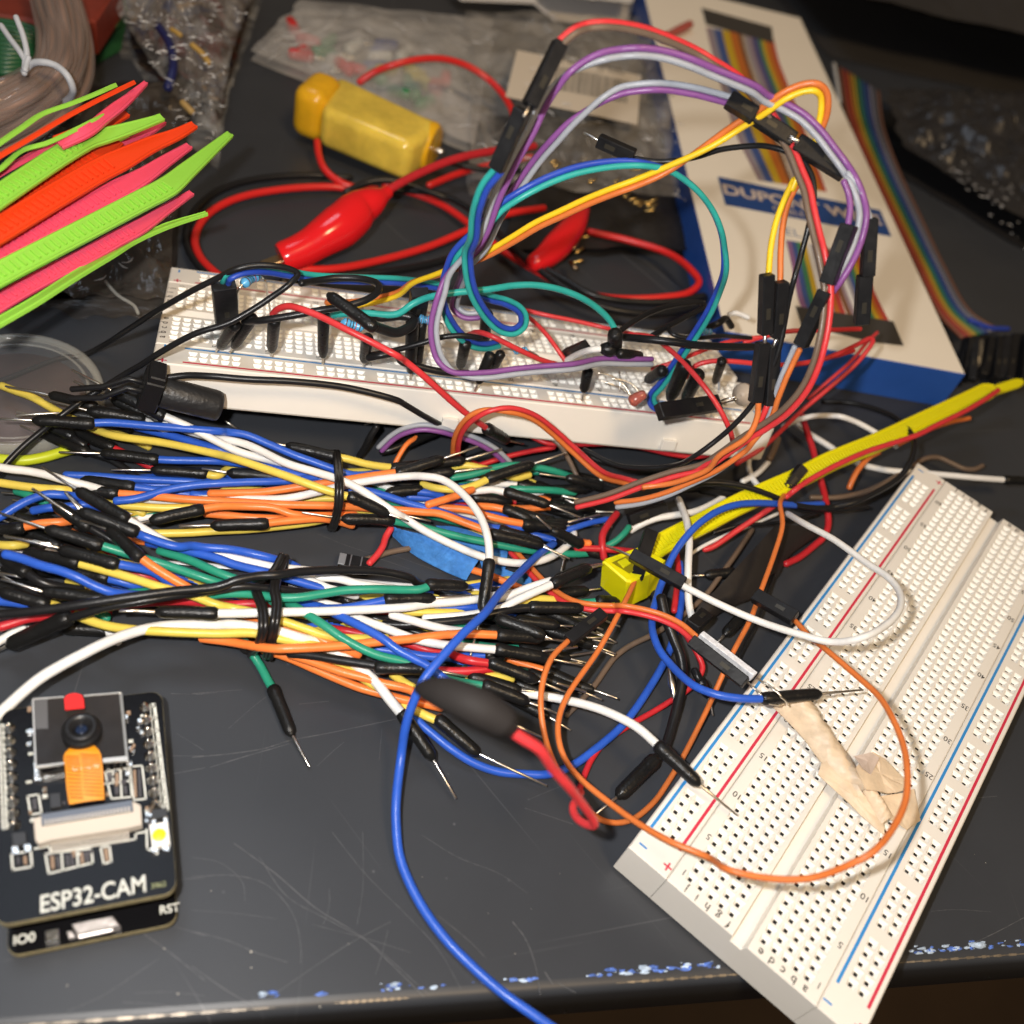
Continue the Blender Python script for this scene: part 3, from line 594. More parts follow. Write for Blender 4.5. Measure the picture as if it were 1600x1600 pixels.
Lw('white', 'white jumper fanning out to the right above the green curve', 'b5: 830,345,11 960,355,11.5 1100,390,11.5 1300,418,11 1430,435,9')
Lw('white', 'short white strand in the centre right of the ties', 'b5: 790,505,9 880,520,10 980,545,9.5')
Lw('white', 'white jumper of the close pair that climbs to one plug', 'b6: 280,650,11 450,640,11.5 640,620,12 820,578,13 900,535,14 1000,487,14.5 1200,398,15 ^1430,300,15 !1515,278,15')
Lw('white', 'white strand coming out below the orange one', 'b5: 540,705,8 650,730,9 780,770,9.5 860,788,9')
Lw('red', 'red jumper bent like a hairpin above the grey plug', 'b6: 420,872,9 520,920,11 600,942,12 770,968,12 ^1060,1080,11 !1270,1165,10')
Lw('red', 'red strand running under the long blue wire', 'b5: 900,682,6 1020,700,7 1130,722,7 1250,745,8 1400,775,8 | b6: 150,850,8 300,868,8.5 450,888,8')
Lw('red', 'lower red strand of the hairpin pair', 'b6: 370,1012,9 500,1018,9.5 620,1012,10 760,995,10')
Lw('black', 'black jumper with a long glossy plug at lower middle', 'b5: 640,845,9 800,862,10 1000,895,11 1220,930,12 1250,940,12 | b6: ^300,1002,13 !575,1052,12')
Lw('black', 'black jumper rising level to a smooth plug at right', 'b6: 0,690,9 150,695,10 300,682,11 600,652,12 700,630,12.5 800,608,13 900,585,13 1050,572,13 ^1375,580,13 !1600,545,12')
Lw('black', 'black jumper in the shade under the level white strand', 'b5: 750,420,6 900,465,7 1030,500,8 ^1200,560,7')
Lw('yellow', 'yellow jumper reappearing left of the long blue wire', 'b5: 920,900,7 1050,965,8 1180,1045,8 1260,1090,7')
Lw('yellow', 'yellow strand short of the dark clip', 'b5: 1320,985,8 1430,1060,9 | b6: 100,1072,9.5 170,1110,9 250,1150,8')
Lw('yellow', 'yellow jumper with a plug pointing down right below the clip', 'b6: 130,1250,5 220,1290,5.5 300,1330,6 400,1372,6 ^650,1590,4 | b8: !135,1150,2')
Lw('yellow', 'yellow strand under the small green plug', 'b6: 580,1062,8 700,1050,8.5 800,1052,8.5 890,1070,8')
Lw('yellow', 'yellow jumper tip beside the smooth black plug', 'b6: 850,560,8 950,540,9 1070,515,9.5 1200,522,9')
Lw('yellow', 'yellow jumper stretch left of the blue loop wire', 'b6: 130,605,9.5 300,608,10 450,608,10 580,600,9')
Lw('green', 'green jumper plug tip at the far right of the bundle', 'b6: 560,1000,3 640,1065,9 ^940,1150,9 !1215,1172,8')
Lw('black', 'black plug pointing down right above the orange plug', 'b6: 700,620,9 830,665,14 ^1110,770,15 !1170,798,15')
Lw('black', 'black plug between the smooth plug and the pins', 'b6: 800,650,6 960,668,8 ^1210,700,8 !1310,705,8')
Lw('black', 'black plug deep in the pile behind the shiny plug', 'b6: 560,715,5 650,722,6 ^850,745,6 !960,742,6')
Lw('green', 'green jumper with plug near the yellow cable tie head', 'b6: 1200,540,4 1400,540,6 1515,530,7 | b7: 150,1035,7 ^260,1040,7')
Lw('green', 'green jumper in the dark beneath the smooth plug', 'b6: 560,700,6 450,715,7 | b6: 930,625,7 1050,605,8 1250,600,7 1400,610,6')
Lw('white', 'short white strand beside the fanned pair', 'b6: 740,520,9 840,505,11 930,465,12 1030,428,13 1160,388,14')
# ---- plugs and pins stacked at the left edge
Lw('orange', 'orange jumper with a grey plug at the left edge', 'b1: ^-90,1265,9 125,1248,10 300,1215,11 480,1200,11 600,1170,9')
Lw('blue', 'blue jumper bending in from the left edge', 'b1: -80,1200,10 0,1165,11 120,1090,12 230,1035,12.5 350,1000,12.5 470,1005,12 600,1020,10')
Lw('blue', 'blue strand under the bent one at the left', 'b1: 240,1120,8 350,1100,9 500,1090,9 650,1075,9 750,1100,7')
Lw('yellow', 'yellow jumper entering from the left edge at mid height', 'b1: -80,905,9 0,915,9 150,938,9 300,955,9 460,965,9 600,980,7')
Lw('white', 'white jumper entering from the left under the lid rim', 'b1: -100,780,11 60,812,11 200,828,11 350,858,11 500,902,11 650,938,10 780,975,8')
Lw('green', 'green strand hidden behind the blue bend', 'b1: 120,975,6 200,1000,7 260,1030,7 340,1060,6')
Lw('yellow', 'yellow stub between bright pins at the far left', 'b4: -20,150,10 60,152,11 120,150,11 190,140,10')
Lw('black', 'black plug leaning down left across the left stack', 'b1: !240,960,19 ^400,1075,18 620,1220,16 | b4: 870,140,14')
Lw('black', 'black jumper plug pair beside the blue snake', 'b4: ^15,240,16 160,330,16 330,430,15 600,480,12')
Lw('black', 'black plug peeking above the yellow wire at left', 'b1: ^300,470,8 500,560,7 620,640,6')
Lw('black', 'black plug with its pin over the lid, beside the blue plug', 'b1: !40,205,13 ^370,270,14 660,348,14 800,395,13 900,430,11')
Lw('white', 'white jumper whose plug lies on the lid rim', 'b1: !330,300,16 ^650,385,16 1010,440,15 1100,475,13 1250,540,10')
Lw('black', 'black plug in front of the lid below the yellow wire', 'b1: !120,420,9 ^470,395,9 800,460,8 950,520,7')
Lw('red', 'short red strand crossing under the yellow wire', 'b4: 830,320,8 950,348,9 1050,372,9 1150,405,8')
# loose dark plugs under the lower bundle edge
Lw('black', 'black plug in the shadow below the yellow strand', 'b4: ^890,790,3 520,760,3 420,745,3')

def fillers(box, n, ang, label, grp, back, hr=(1.2, 6)):
    for _ in range(n):
        px, py = random.uniform(box[0], box[2]), random.uniform(box[1], box[3]); h = random.uniform(*hr); a = math.radians(ang+random.uniform(-24, 24))
        p = P(px, py, h); d = RW.T@np.array([math.cos(a), math.sin(a), 0]); d[2] = 0; d /= np.linalg.norm(d)
        col = random.choice(['blue', 'white', 'yellow', 'orange', 'green', 'black', 'red']); q = p+d*11+np.array([0, 0, random.uniform(-1, 1)]); q[2] = max(q[2], 1.2)
        e = p-d*back; e[2] = max(1.0, h-2.5)
        t = thing('jumper_wire', label, 'jumper wire', p, grp)
        MB().tube(smooth([e, (e+p)/2+np.array([random.uniform(-2, 2), random.uniform(-2, 2), 0]), p], 4), .95, 8).build('insulation', wm(col), t)
        s_ = MB().tube([p-d*.6, p+d, p+d*9, q], [1.4, 1.42, 1.35, .8], 10).build('plug_sleeve', M_sleeve, t)
        MB().tube([q-d*.3, q+d*6+np.array([0, 0, random.uniform(-1, 1.2)])], .28, 6).build('pin', M_pin, s_)
fillers((800, 715, 880, 850), 14, 5, 'jumper with its plug half buried at the right end of the upper bundle', UP_+', buried at the right end', 16)
fillers((770, 900, 870, 1090), 22, 12, 'jumper with its plug half buried at the right end of the lower bundle', LO_+', buried at the right end', 16)
fillers((40, 770, 160, 960), 18, 195, 'jumper with its plug half buried in the left stack of plugs', 'jumper wires buried in the left stack', 14)
fillers((90, 640, 200, 720), 3, 188, 'dim jumper with its plug low behind the upper left plugs', 'dim jumper wires at the upper left', 16)
def under(pa, pb, pc, n, label, grp):
    for _ in range(n):
        j = lambda p: (p[0]+random.uniform(-p[2], p[2]), p[1]+random.uniform(-p[3], p[3]))
        a, b, c = j(pa), j(pb), j(pc); pts = [P(*a, 2.0), P((a[0]+b[0])/2, (a[1]+b[1])/2+random.uniform(-8, 8), 2.5), P(*b, random.uniform(2, 5)), P((c[0]+b[0])/2, (c[1]+b[1])/2+random.uniform(-8, 8), 2.5), P(*c, 2.0)]
        t = thing('jumper_wire', label, 'jumper wire', pts[2], grp)
        MB().tube(smooth(pts, 8), .95, 8).build('insulation', wm(random.choice(['blue', 'white', 'yellow', 'orange', 'green', 'black', 'red', 'black'])), t)
under((180, 780, 60, 38), (527, 770, 5, 42), (800, 790, 40, 52), 12, 'jumper wire lying lowest inside the upper bundle', UP_+', lowest layer')
under((150, 880, 50, 34), (418, 940, 5, 52), (760, 980, 40, 80), 16, 'jumper wire lying lowest inside the lower bundle', LO_+', lowest layer')
# ---------------------------------------------------------------- twist ties round the two bundles
M_tie = mat('twist_tie', (.012,.011,.011), rough=.3, bump=.2, bscale=600)
def tie(label, tr, tr2=None, w_=1.15, h=14):
    """flat black strip looped round a bundle: front arc traced, back arc under the wires"""
    front = smooth(pts_of(tr, h), 8); a, b = front[0], front[-1]
    back = [b, b*.8+a*.2+np.array([0, 0, -b[2]*.8+.6]), (a+b)/2*1.0, a*.8+b*.2, a]
    for k in (1, 2, 3): back[k] = np.array([back[k][0], back[k][1], .8])
    loop = front[:-1]+smooth(back, 5)
    t = thing('twist_tie', label, 'twist tie', (loop[len(loop)//2][0], loop[len(loop)//2][1], 0), 'black ties round the jumper bundles')
    MB().tube(loop, w_*.62, 8).build('strip', M_tie, t)
    v = (a+b)/2-CW; v /= np.linalg.norm(v); d = (b-a)/np.linalg.norm(b-a); s_ = np.cross(d, v)
    MB().tube([p+s_*w_*.75 for p in loop], w_*.62, 8).build('strip', M_tie, t)
    if tr2: MB().tube(smooth(pts_of(tr2, h), 6), w_*.7, 8).build('twisted_end', M_tie, t)
    return t
tie('black twist tie round the middle of the upper bundle', 'b2: 1050,500,12 1060,600,17 1070,750,20 1065,880,17 1045,980,12 1025,1050,6')
tie('left black twist tie round the lower bundle, bowed to the right', 'b5: 395,385,14 420,470,17 450,560,18 455,680,17 430,780,12 385,835,6', 'b5: 330,815,5 380,835,5.5 430,820,7')
tie('right black twist tie of the lower bundle with its end sticking up', 'b5: 595,205,17 560,290,18 530,420,19 545,520,19 530,650,18 510,760,13 485,870,6', 'b5: 415,385,15 480,350,18 540,290,19 590,200,20')

# ---------------------------------------------------------------- black cables over the lower bundle
cable('black', 'long thin black cable running from the left edge over both ties', 'b4: -60,668,16 0,660,16 200,640,17 400,615,18 600,585,19 1000,525,20 1300,485,20 1600,455,20 | b5: 100,405,20 300,362,21 450,335,21 560,330,21 700,310,20 1000,298,18 1250,308,16 1430,345,14 | b6: 150,385,12 240,410,10 320,425,8', r=.95, name='cable', cat='cable')
jumper('black', 'black wire whose grey dusty plug points down left under the left stack', 'b4: !-30,935,4 ^65,885,6 465,700,13 600,660,15 800,605,17 1000,570,18 1300,520,18 1600,480,17.5 | b5: 150,412,18 330,405,18 470,415,17 600,425,16 760,445,14 900,455,12', r=.85, sr=1.75)
cable('white', 'white strand end in the left corner below the dusty plug', 'b4: -40,875,5 40,830,5.5 120,785,6 180,770,6.5', r=.9, h=6)

# ---------------------------------------------------------------- long blue wire and other single wires
cable('blue', 'long blue wire trailing from the pile over the front desk edge', 'b6: 1180,130,6 1080,200,9 950,325,14 800,480,20 700,615,23 550,755,24 400,920,23 280,1070,21 200,1240,17 150,1400,13 120,1600,8 | F: 619,1250,5.5 619,1290,4 625,1340,2.5 650,1400,1.6 690,1460,1.5 740,1512,1.6 790,1555,2 830,1583,2.4 860,1604,2.2 900,1630,-1', r=.98, name='wire')
J.append(jumper('blue', 'blue wire curving over the yellow tie to a plug lying on the right breadboard', 'b7: 1540,430,12 1400,438,14 1250,428,17 1120,424,19 1000,435,20 880,478,20 760,560,19 660,670,17 600,765,15 545,900,13 500,1030,12 478,1130,12 480,1230,13 520,1340,14 580,1420,15 | b8: 1050,520,19 1180,575,21 1300,600,22 1420,608,22 1520,605,22 | F: ^1281,1084,22 !1348,1078,21.5', r=.92))
cable('blue', 'blue wire passing down behind the black cable in the middle', 'b7: 650,800,5 660,980,6 650,1100,6 620,1230,6 | b8: 950,200,5 910,290,4 850,420,3 700,660,2 600,785,2 450,915,1.6 300,1022,1.2 150,1078,1.2 0,1078,1.2 | F: 780,1206,1.2 740,1192,2 705,1170,3 680,1150,3.5 655,1128,4 640,1105,4', r=.95)
cable('red', 'red wire running from the dark clips down toward the soft red wire', 'b8: 990,180,8 1080,330,7 1110,420,6 1040,530,4 920,615,2.5 800,690,1.5 650,775,1.2 500,880,1.2 420,980,1.2 370,1090,1.2 340,1180,1.5', r=.72)
cable('red', 'red wire squeezed between the blue and white strands', 'b7: 620,700,5 640,850,6 625,1000,7 612,1100,7 | b8: 930,60,6', r=.8)
cable('brown', 'brown stranded wire snaking across the bare desk', 'b7: 1100,590,4 1000,740,5 900,880,5 800,1010,4 | b8: 950,110,3.5 800,205,3 650,280,2 560,350,1.5 500,430,1.2 430,530,1.2 330,640,1.0 260,710,1', r=.72)
cable('black', 'thick matte black wire hanging down beside the brown wire', 'b8: 850,-30,14 880,100,12 930,230,10 975,350,8 985,480,6 960,620,4 925,760,2.5 880,900,2 820,990,2.2', r=1.25)
cable('black', 'thin black lead beside the orange wire near the board', 'b7: 1240,870,6 1200,980,7 1150,1130,6 1080,1270,5 1020,1390,4', r=.35)
J.append(jumper('black', 'short black jumper plug lying on the bare desk left of the breadboard', 'b8: 870,960,2.4 ^590,1220,1.8 !440,1325,1.2' if False else 'b8: 880,920,2.5 790,1010,2.4 ^585,1215,1.9 !445,1325,1.3', r=1.1, sr=1.75))
J.append(jumper('white', 'white jumper reaching from the bundle to a plug touching the breadboard edge', 'b8: -60,560,7 0,572,7.5 200,605,9 400,650,12 550,705,14 700,785,15.5 860,925,17 ^1085,1140,16.5 !1325,1335,13.5', r=1.0, sr=1.5))
J.append(jumper('white', 'white wire looping over the breadboard from the black crimp housing', 'b7: 670,942,22 900,1058,24 1150,1165,26 1400,1245,30 1600,1292,33 | c5: 200,1418,36 400,1398,38 600,1290,38 690,1170,37 680,1050,35 600,950,33 450,850,30 200,672,26 0,565,22 | b7: 1450,565,19 1320,490,15', r=.85))
t_ = thing('crimp_connector', 'flat black crimp connector resting over the yellow cable tie head', 'connector', P(1020, 890, 20))
hh = housing(None, P(900+345/4, 680+745/4, 21), P(900+675/4, 680+930/4, 22), 3.0, 2.6, .3, t_)
MB().tube([P(900+345/4, 680+755/4, 21), P(900+190/4, 680+690/4, 18)], .32, 6).build('pin', M_pin, hh)
t_ = thing('crimp_connector', 'black crimp connector crossing behind the flat one at the tie head', 'connector', P(1005, 870, 16))
hh = housing(None, P(900+470/4, 680+600/4, 17), P(900+370/4, 680+900/4, 13), 3.3, 2.6, .2, t_)
ribbon(['rorange'], 'orange wire from the lower crimp connector down to the crossing', 'b7: 375,890,13 340,970,14 290,1070,15 200,1240,15 130,1360,14 | b8: 260,600,13 210,750,13 215,880,13 260,1000,13 350,1110,14 500,1235,16 700,1380,20 900,1495,24 1150,1600,27 | c3: 200,400,29 500,560,31 750,680,33 1000,733,35 1250,730,37 1500,640,38 | c4: 500,1370,39 700,1262,40 820,1120,40 895,950,40 905,780,40 880,620,39 820,470,38 740,340,36 600,210,33 400,40,29 | c5: 150,1430,26 | b7: 1480,1280,22 1370,1160,19', r=.66)
ribbon(['rorange'], 'orange wire falling from the yellow tie past the black plugs', 'b7: 1330,330,14 1290,390,17 1275,430,19 1290,560,19 1240,740,17 1160,960,15 1090,1150,13 970,1380,11 | b8: 1300,330,9 1150,650,5 1000,950,2 900,1120,1.2 800,1260,1 650,1370,1 500,1372,1.5 380,1290,3 250,1130,7 150,930,12 110,760,15 100,600,17 120,470,18 170,350,18 270,245,17', r=.66,
  housings=[('b8: 270,245,17 490,75,18', 2.9, .3)])
ribbon(['rred', 'rorange'], 'orange and red pair running from under the blue tape into the double housing with painted glare', 'b6: 890,180,4 1000,300,6 1150,448,9 1300,540,12 1450,572,14 1600,580,15 | b7: 150,1060,16 290,1082,17 420,1105,18 540,1140,19 650,1195,20 740,1270,21', r=.66, side=1)
# the double housing, its lit face painted as a pale side, and the taped bundle
t_ = thing('crimp_connector', 'double crimp connector beside the breadboard, glare painted white on one side', 'connector', P(1130, 1040, 16))
a0, b0 = P(820+1050/4, 940+235/4, 21), P(820+1390/4, 940+500/4, 23)
d_ = (b0-a0)/np.linalg.norm(b0-a0); s_ = np.cross(d_, [0, 0, 1]); s_ /= np.linalg.norm(s_)
h1_ = housing(None, a0+s_*.6, b0+s_*.6, 2.8, 2.6, .1, t_)
MB().bar(a0-s_*1.6+np.array([0,0,.8])+d_*.5, b0-s_*1.6+np.array([0,0,.8])+d_*.3, s_*.75, np.array([0,0,1.2]), 0, .1).build('glare_side', mat('painted_glare', (.72,.73,.76), rough=.35, bump=.3, bscale=1500, var=.25, vscale=900), t_)
M_lead = mat('lead_metal', (.75,.70,.6), rough=.3, metal=1.0)
tape_m = mat('masking_tape', (.76,.59,.41), rough=.45, spec=.5, var=.22, vscale=130, bump=1.0, bscale=220, sss=.1)
t_ = thing('taped_sensor', 'small part wrapped in crumpled masking tape lying on the breadboard', 'taped component', P(1330, 1200, 12))
for k, tr in enumerate(('b8: 1395,510,22 1450,560,22.5 1490,600,22.5 1540,640,22 1620,640,20', 'b8: 1450,480,23 1530,530,24 1600,590,24 1650,650,21')):
    ps = smooth(pts_of(tr), 6); tw = []
    MB().tube([p+np.array([math.sin(i*1.3)*.15, math.cos(i*1.3)*.15, 0]) for i, p in enumerate(ps)], .26, 6).build('lead', M_lead, t_)
def strip(A, B, C=None, th=.25, name='tape', m=None, par=None, arch=1.0, n=14, smooth_=False):
    A = smooth(A, 6); B = smooth(B, 6); k = 40
    def rs(Q):
        Q = np.array(Q); L_ = np.r_[0, np.cumsum(np.linalg.norm(np.diff(Q, axis=0), axis=1))]; t_i = np.linspace(0, L_[-1], k)
        return [np.array([np.interp(x, L_, Q[:, c]) for c in range(3)]) for x in t_i]
    ra = rs(A); rb = rs(B)
    V_ = []
    for s_ in (0, -th):
        for i in range(k):
            ar = arch if not hasattr(arch, '__len__') else np.interp(i/(k-1), np.linspace(0, 1, len(arch)), arch)
            for j in range(n):
                f = j/(n-1); p = ra[i]*(1-f)+rb[i]*f; V_.append(p+np.array([0, 0, math.sin(f*math.pi)*ar*(1+.05*math.sin(i*.8+j*.9)+.04*math.sin(i*1.9-j*1.3))+s_]))
    m_ = MB(); F = [(i*n+j, i*n+j+1, (i+1)*n+j+1, (i+1)*n+j) for i in range(k-1) for j in range(n-1)]; o = k*n
    m_.add(V_, F+[(o+a, o+d, o+c, o+b) for a, b, c, d in F]+[(j, o+j, o+j+1, j+1) for j in range(n-1)]+[(i*n, (i+1)*n, o+(i+1)*n, o+i*n) for i in range(k-1)]+[(i*n+n-1, o+i*n+n-1, o+(i+1)*n+n-1, (i+1)*n+n-1) for i in range(k-1)]+[((k-1)*n+j, (k-1)*n+j+1, o+(k-1)*n+j+1, o+(k-1)*n+j) for j in range(n-1)], 0, smooth_)
    return m_.build(name, m, par)
strip(pts_of('c4: 105,395,14.5 210,500,14.3 300,600,14 400,735,14 520,850,14 650,900,14.5'), pts_of('c4: 345,400,14.5 400,490,14.3 480,590,14 560,690,14 620,790,14.5 672,880,14.5'), par=t_, arch=(5.2, 4.6, 3.4, 2.6, 2.2, 1.8), m=tape_m, name='tape_roll', smooth_=True, n=16)
strip(pts_of('c4: 640,900,15 690,1010,14 735,1110,13.2'), pts_of('c4: 700,880,15 770,970,14.5 825,1050,13.5'), par=t_, arch=(1.5, 2.2, 1.6), m=tape_m, name='tape_roll', smooth_=True, n=12)
def flap(poly, name, th=.25, mt=None, par=None, bump_=.5):
    c = sum(poly)/len(poly); m = MB(); n = len(poly); 
    mid = [(poly[i]+poly[(i+1) % n])/2 for i in range(n)]; ring = [x for i in range(n) for x in (poly[i], mid[i]+np.array([0, 0, random.uniform(-.2, .3)*bump_*2])+(c-mid[i])*random.uniform(-.04, .05))]
    inner = [c+(x-c)*.5+np.array([0, 0, random.uniform(-.5, .7)*bump_]) for x in ring]; N = len(ring)
    V = ring+inner+[c+np.array([0, 0, .3*bump_])]; V2 = [v-np.array([0, 0, th]) for v in V]
    F = [(i, (i+1) % N, N+(i+1) % N, N+i) for i in range(N)]+[(N+i, N+(i+1) % N, 2*N) for i in range(N)]
    m.add(V, F); m.add(V2, [f[::-1] for f in F]); m.add(V+V2, [(i, 2*N+1+i, 2*N+1+(i+1) % N, (i+1) % N) for i in range(N)])
    return m.build(name, mt or tape_m, par)
flap(pts_of('c4: 395,735,14.4 460,700,15.4 600,850,15.2 690,990,14.6 760,1080,14 770,1160,13.4 700,1105,13.2 560,970,13.2 375,800,13.4'), 'tape_flap', par=t_, bump_=.25)
flap(pts_of('c4: 600,760,18.5 640,690,18.5 700,665,18 770,705,17.5 890,830,16 880,895,16 790,912,16.5 660,890,18'), 'tape_flap', par=t_, bump_=.35)
flap(pts_of('c4: 740,930,14.5 880,910,14.5 945,885,13.6 985,1075,12.6 905,1130,12.4 790,1060,14'), 'tape_flap', par=t_, bump_=.2)
flap(pts_of('c4: 590,690,19 690,668,19.5 740,700,19 690,800,18 640,760,19'), 'tape_flap', par=t_, mt=mat('tape_underside', (.56,.45,.38), rough=.5, var=.2, vscale=120), bump_=.15)

# ---------------------------------------------------------------- housing on the right orange wire
t_ = thing('crimp_connector', 'black crimp connector hanging between the orange wire and the breadboard', 'connector', P(1220, 945, 10))
housing(None, P(900+1115/4, 680+1000/4, 17), P(900+1370/4, 680+1145/4, 20), 3.4, 2.6, .4, t_)

# ---------------------------------------------------------------- ribbon loops standing over the rear breadboard
RG = 'paired ribbon wires looping over the rear breadboard'
ribbon(['brown', 'rred'], 'red and brown ribbon pair arching highest from the top connector', 'a3: 440,255,205 520,190,206 600,158,208 700,148,209 800,155,211 950,185,214 1100,240,217 1250,310,220 1350,370,221 1500,465,224 | a4: 120,500,226 220,620,228 290,740,228 340,830,227 380,930,226 420,1030,225 440,1130,224 470,1260,223 500,1380,222 520,1480,222 | a7: 1325,120,222 1345,260,222 1340,420,222 1315,580,222 1270,740,223 1200,880,225 1090,1005,228 980,1085,231 850,1165,234 700,1270,238 | b7: 1100,55,236 950,130,238 800,195,240 600,245,242 400,310,244 200,385,246 0,435,248', r=.68, h=200,
  housings=[('a3: 440,255,205 255,630,200', 2.7, .35, 'a3: 225,690,199')], twist=[(0, 50), (.12, 50), (.3, 55), (.45, 15), (.6, 0), (1, 0)])
ribbon(['purple', 'grey'], 'purple and grey ribbon pair forming the widest loop', 'a7: 300,705,262 150,705,258 0,702,254 | a6: 1200,735,247 1000,750,244 850,765,242 700,785,240 580,785,239 480,760,238 410,690,237 380,600,236 372,500,235 390,400,234 420,300,233 460,190,232 | a3: -30,1420,226 60,1180,222 170,950,219 270,770,217 340,620,216 420,510,215 500,430,214 600,370,214 700,333,214 800,315,215 900,308,215 1000,315,216 1100,335,217 1220,375,218 1350,430,220 1450,470,221 1600,535,223 | a4: 100,480,224 200,535,225 300,580,226 400,640,226 490,730,226 560,820,226 620,900,226 670,980,225 710,1080,225 725,1180,224 700,1300,224 650,1420,223 590,1520,223 | a7: 1420,200,223 1360,280,224', r=.68, h=200, twist=[(0, 0), (.14, 0), (.21, 180), (.29, 180), (.36, 360), (.42, 360), (.53, 540), (1, 540)])
ribbon(['grey', 'purple'], 'purple and grey ribbon pair of the inner loop ending in the dark connector', 'a6: 640,430,262 560,430,262 500,385,262 510,300,258 540,220,252 570,130,245 | a3: -20,1480,240 80,1280,236 200,1100,232 300,960,229 400,845,226 500,740,224 600,660,223 700,590,222 800,540,222 900,522,222 1000,515,222 1100,520,223 1250,545,224 1350,570,225 1460,600,226', r=.66, h=200, twist=[(0, 0), (.5, 0), (.72, 180), (1, 180)],
  housings=[('a3: 1440,590,226 1600,690,226', 3.4, .5)])
ribbon(['teal', 'dblue'], 'blue and teal ribbon pair diving from the top connector into a small curl', 'a2: 1520,1010,205 1440,1110,208 1400,1210,211 1380,1300,215 1370,1420,220 | a6: 575,60,226 580,180,230 605,290,234 650,380,238 710,460,242 780,515,245 850,525,247 900,490,249 905,430,252 870,385,255 800,350,258 720,330,262 650,310,266', r=.68, h=200,
  housings=[('a3: 60,1010,205 215,650,201', 3.0, .35)])
ribbon(['dblue', 'teal'], 'teal and blue ribbon pair of the big round loop', 'a6: 760,600,262 680,615,258 600,600,254 520,540,249 460,450,245 435,350,241 440,240,237 465,150,234 505,60,231 | a3: 0,1330,226 80,1240,225 190,1165,224 300,1105,224 400,1060,225 530,1015,226 650,990,227 780,975,228 900,975,229 1000,990,231 1100,1020,233 1200,1085,236 1280,1160,238 1350,1260,241 1395,1370,243 1415,1480,246 1420,1600,248 | a7: 735,60,250 728,170,253 690,300,257 640,410,260 580,510,263 500,630,266 420,750,269 350,850,272 300,910,274 310,965,275 380,985,276 440,980,276', r=.68, h=200, twist=[(0, 0), (.10, 0), (.19, 180), (.42, 190), (.52, 260), (.68, 280), (.8, 350), (1, 360)],
  housings=[])
ribbon(['ryellow', 'rorange'], 'yellow and orange ribbon pair swinging from the rear breadboard over to the upright connectors', 'a5: 1180,445,272 1400,430,268 1600,380,264 | a6: 100,310,262 250,235,258 400,185,253 | a3: -30,1530,246 150,1430,242 300,1340,239 450,1270,237 600,1200,235 750,1140,233 900,1085,232 1050,1020,231 1200,940,230 1350,850,229 1500,750,228 1600,690,227 | a4: 80,670,226 200,590,226 300,520,225 400,478,225 470,475,225 510,510,226 515,600,227 490,700,228 465,780,229 430,850,230 380,930,230 340,1030,230', r=.68, h=200, twist=[(0, 0), (.25, 180), (.42, 180), (.55, 0), (.8, 0), (.9, 100), (1, 90)])
t_ = thing('ribbon_wire', 'yellow and orange wires dropping into the two upright black connectors', 'ribbon wire', P(1220, 560, 215), RG)
for c_, tr, hz, pn in (('ryellow', 'a4: 350,975,230 300,1080,229 255,1200,228 225,1340,227 212,1490,226', 'a7: 985,185,222 972,540,226', 'a7: 972,590,226'), ('rorange', 'a4: 375,990,231 320,1100,230 290,1230,229 278,1370,228 276,1530,227', 'a7: 1070,228,224 1045,560,228', 'a7: 1025,610,228')):
    MB().tube(smooth(pts_of(tr), 8), .68, 9).build('insulation', wm(c_), t_)
    a_, b_ = pts_of(hz); hh = housing(None, a_, b_, 2.7, 2.5, .5, t_)
    MB().tube([b_, pts_of(pn)[0]], .45, 6).build('pin', M_pin, hh)
t_ = thing('ribbon_wire', 'orange and red wires leaving the bottom of the upright black connectors', 'ribbon wire', P(1200, 620, 215), RG)
for c_, tr, hz in (('rorange', 'a7: 935,935,230 925,1040,231 870,1150,232 700,1265,235 | b7: 1100,0,234 1030,75,235 930,150,236 830,210,238 720,262,240 600,300,242 500,315,243 420,325,243', 'a7: 960,590,227 915,945,230'), ('rred', 'a7: 985,970,231 950,1050,232 880,1150,234 760,1240,237 600,1330,240 | b7: 900,110,240 760,190,243 600,280,246', 'a7: 1025,610,229 1000,965,231')):
    MB().tube(smooth(pts_of(tr), 8), .68, 9).build('insulation', wm(c_), t_); a_, b_ = pts_of(hz); housing(None, a_, b_, 2.7, 2.5, .5, t_)
ribbon(['rorange', 'grey'], 'orange and grey pair curving below the slanted connector on the right', 'a7: 1165,625,226 1130,700,227 1085,800,228 1040,920,230 1000,1040,232 900,1170,234 | b7: 1060,90,237 960,170,239 860,235,241 700,310,244 560,370,246 400,415,248 250,435,250', r=.66, h=200, twist=[(0, 160), (.4, 120), (1, 20)],
  housings=[('a7: 1185,610,225 1335,285,222', 2.9, .4, 'a7: 1350,258,222')])
t_ = thing('crimp_connector', 'black slanted crimp connector at the end of the outer purple wire', 'connector', P(1300, 370, 215)); housing(None, P(940+1345/3.81, 380+240/3.81, 222), P(1140+650/3.478, 1220/3.478, 221), 3.1, 2.5, .3, t_)
cable('purple', 'short purple strand entering the slanted connector', 'a4: 620,985,223 645,1050,223 655,1130,222.5 645,1215,222', r=.66, h=222)
cable('grey', 'short grey strand entering the rightmost connector', 'a4: 640,940,225 700,1010,225 735,1090,225 760,1190,225', r=.62, h=222)
t_ = thing('crimp_connector', 'pair of stacked black connectors standing rightmost before the box', 'connector', P(1355, 430, 224))
hh = housing(None, P(1140+765/3.478, 1185/3.478, 225), P(1140+748/3.478, 1500/3.478, 227), 2.7, 2.5, .3, t_); housing(None, P(1140+735/3.478, 1495/3.478, 227), P(1240+470/4.444, 380+560/4.444, 230), 3.0, 2.5, .3, t_)
